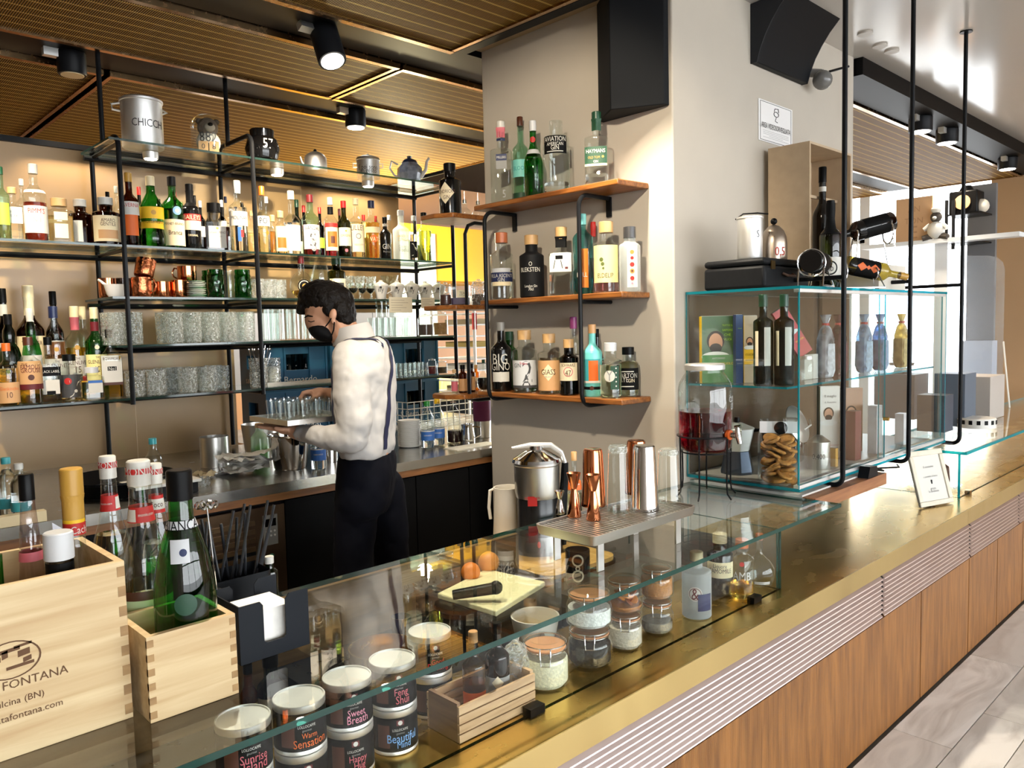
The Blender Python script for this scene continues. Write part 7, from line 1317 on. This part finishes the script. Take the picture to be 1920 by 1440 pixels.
# shirt with sleeves
mb=MB()
rings_(mb,[(652,706,632,.10,0),(640,724,643,.155,0),(634,733,662,.185,0),(630,738,690,.19,0),(627,740,725,.18,0),(628,741,765,.172,0),(634,738,800,.172,0),(640,738,830,.178,0),(643,735,850,.178,0)])
limb(mb,[(672,668,-.14,.066),(676,700,-.175,.066),(680,740,-.19,.064),(686,785,-.20,.060),(682,806,-.20,.055),(655,809,-.185,.049),(622,808,-.155,.041),(592,807,-.11,.035),(576,807,-.085,.033)])
limb(mb,[(690,665,.14,.066),(676,735,.20,.060),(668,768,.21,.052),(645,757,.17,.042),(622,748,.135,.035),(614,746,.125,.033)])
ell(mb,690,838,0,52,18,.175,8)
shirt=soft(mb.build('shirt',M_SHIRT,per),.008,7,.5,.016,.06)
mb=MB(); c0,c1,c2=pp(664,640),pp(661,624),pp(657,612)
ax=(c2-c0).normalized(); v1=Wd; v2=ax.cross(v1).normalized(); V=[];Fs=[]; sg=28
for c,r in ((c0,.080),(c1,.075),(c2,.069),(c2,.065),(c1,.070),(c0,.076)):
    for k in range(sg): a=2*math.pi*k/sg; V.append(c+v1*r*.92*math.cos(a)+v2*r*math.sin(a))
for i in range(5):
    for k in range(sg): k2=(k+1)%sg; Fs.append((i*sg+k,i*sg+k2,(i+1)*sg+k2,(i+1)*sg+k))
mb.add(V,Fs); mb.build('collar',M_SHIRT,per)
# trousers and shoes
mb=MB()
rings_(mb,[(642,736,842,.158,0),(637,741,865,.170,0),(634,742,890,.172,0),(634,737,925,.165,0),(640,728,960,.14,0)])
def zl(px,z,dw): p=pp(px,700,dw); p.z=z; return p
def leg(pts):
    P=[zl(a,z,w) for a,z,w,r in pts]; R_=[r for *_,r in pts]; mb.tube(P,R_,16)
    for p_,r in zip(P,R_): mb.ball(p_,r,seg=14,rings=8)
leg([(668,.90,-.085,.082),(661,.72,-.092,.076),(654,.48,-.10,.060),(655,.28,-.10,.054),(660,.10,-.10,.050)]); leg([(706,.90,.085,.082),(712,.72,.092,.074),(720,.48,.10,.058),(728,.28,.10,.052),(736,.10,.10,.048)])
soft(mb.build('trousers',M_NAVY,per),.009,14,.5,.012,.07)
for px,dw in ((648,-.10),(724,.10)):
    mb=MB(); ell(mb,px,700,dw,60,1,.045); mb=MB(); P=zl(px,.0,dw); mb.ball((P.x,P.y,.045),.05,1,1,.9,14,8); P2=zl(px-75,.0,dw); mb.tube([(P.x,P.y,.045),(P2.x,P2.y,.035)],[.046,.034],14); mb.ball((P2.x,P2.y,.035),.034,seg=12,rings=8); soft(mb.build('shoe',M_BLACK,per),.008,2)
# hair, mask, brow
mb=MB(); ell(mb,612,562,0,53,37,.082,-12); ell(mb,644,582,0,23,35,.076,8); ell(mb,652,600,0,15,16,.060,20); ell(mb,570,572,.0,11,20,.055,-22); ell(mb,582,558,0,22,20,.066,-10); ell(mb,622,580,-.062,10,15,.020,10)
soft(mb.build('hair',M_HAIR,per),.0045,3,.4,.010,.018)
mb=MB(); ell(mb,606,621.5,0,28.5,19,.060,-24); ell(mb,592,619,0,10,10,.034,-30); ell(mb,618,629,0,17,12,.056,-20)
mk=soft(mb.build('face_mask',plain(hexc('0b0b0c'),.7),per),.004,3,.5)
MB().tube([pp(618,612,-.062),pp(626,604,-.077),pp(631,597,-.083)],.0025,6).tube([pp(627,632,-.056),pp(634,618,-.073),pp(636,604,-.080)],.0025,6).build('ear_loop',plain(hexc('0b0b0c'),.7),mk)
MB().tube([pp(577,596,-.046),pp(584,592,-.052),pp(594,594,-.058)],[.002,.0036,.002],8).build('eyebrow',M_HAIR,per); MB().tube([pp(584,602,-.048),pp(590,604,-.053),pp(597,602,-.058)],.0016,6).build('eyelid_line',M_HAIR,per); 
# braces laid on the shirt
def strap(name,pts,w=.012):
    P=[pp(*p) for p in pts]; Q=[]
    for i in range(len(P)-1):
        for k in range(6): Q.append(P[i].lerp(P[i+1],k/6))
    Q.append(P[-1]); mb=MB(); V=[];Fs=[]
    for i,q in enumerate(Q):
        t_=(Q[min(i+1,len(Q)-1)]-Q[max(i-1,0)]).normalized(); ctr=pp(686,720); n_=(q-ctr); n_=(n_-t_*n_.dot(t_)).normalized(); b_=t_.cross(n_)
        V+= [q-b_*w,q+b_*w]
    for i in range(len(Q)-1): Fs.append((2*i,2*i+1,2*i+3,2*i+2))
    mb.add(V,Fs); o=mb.build(name,M_STRAP,per); s=o.modifiers.new('wrap','SHRINKWRAP'); s.target=shirt; s.wrap_method='NEAREST_SURFACEPOINT'; s.wrap_mode='ABOVE_SURFACE'; s.offset=.004; return o
strap('brace',[(640,790,-.12),(637,740,-.12),(640,690,-.115),(652,648,-.11),(664,632,-.11),(678,629,-.11),(696,640,-.10),(712,655,-.07)])
strap('brace',[(700,630,.08),(716,640,.04),(725,658,-.0),(730,680,-.04),(733,720,-.08),(736,780,-.10),(735,835,-.11)],.015)
# tray with glasses in his hands
TC=pp(572,783,-.03)+O; t=thing('serving_tray','square steel serving tray held by the barman','tray',(TC.x,TC.y,TC.z),math.radians(-44+45)); w=.275
mb=MB(); hw=w/2; mb.box(-hw,hw,-hw,hw,-.004,0); mb.box(-hw,hw,-hw,-hw+.004,0,.014); mb.box(-hw,hw,hw-.004,hw,0,.014); mb.box(-hw,-hw+.004,-hw+.004,hw-.004,0,.014); mb.box(hw-.004,hw,-hw+.004,hw-.004,0,.014); mb.build('pan',M_STEEL,t)
k=0; src=None
for i in range(5):
    for j in range(4):
        if (i,j) in ((0,3),(4,0)): continue
        P=TC+Matrix.Rotation(math.radians(1),3,'Z')@Vector((-.105+.052*i,-.10+.064*j,.0005))
        if src is None: src=MB().lathe([(.015,0),(.017,.003),(.0165,.028),(.0215,.074),(.0205,.074),(.0155,.028),(.001,.010)],18).build('shot_glass',glass((.93,.95,.95),ior=1.6),loc=P); o=src
        else: o=dup(src,loc=P)
        tag(o,'flared shot glass standing on the barman\'s steel tray','glass','shot glasses on the tray')
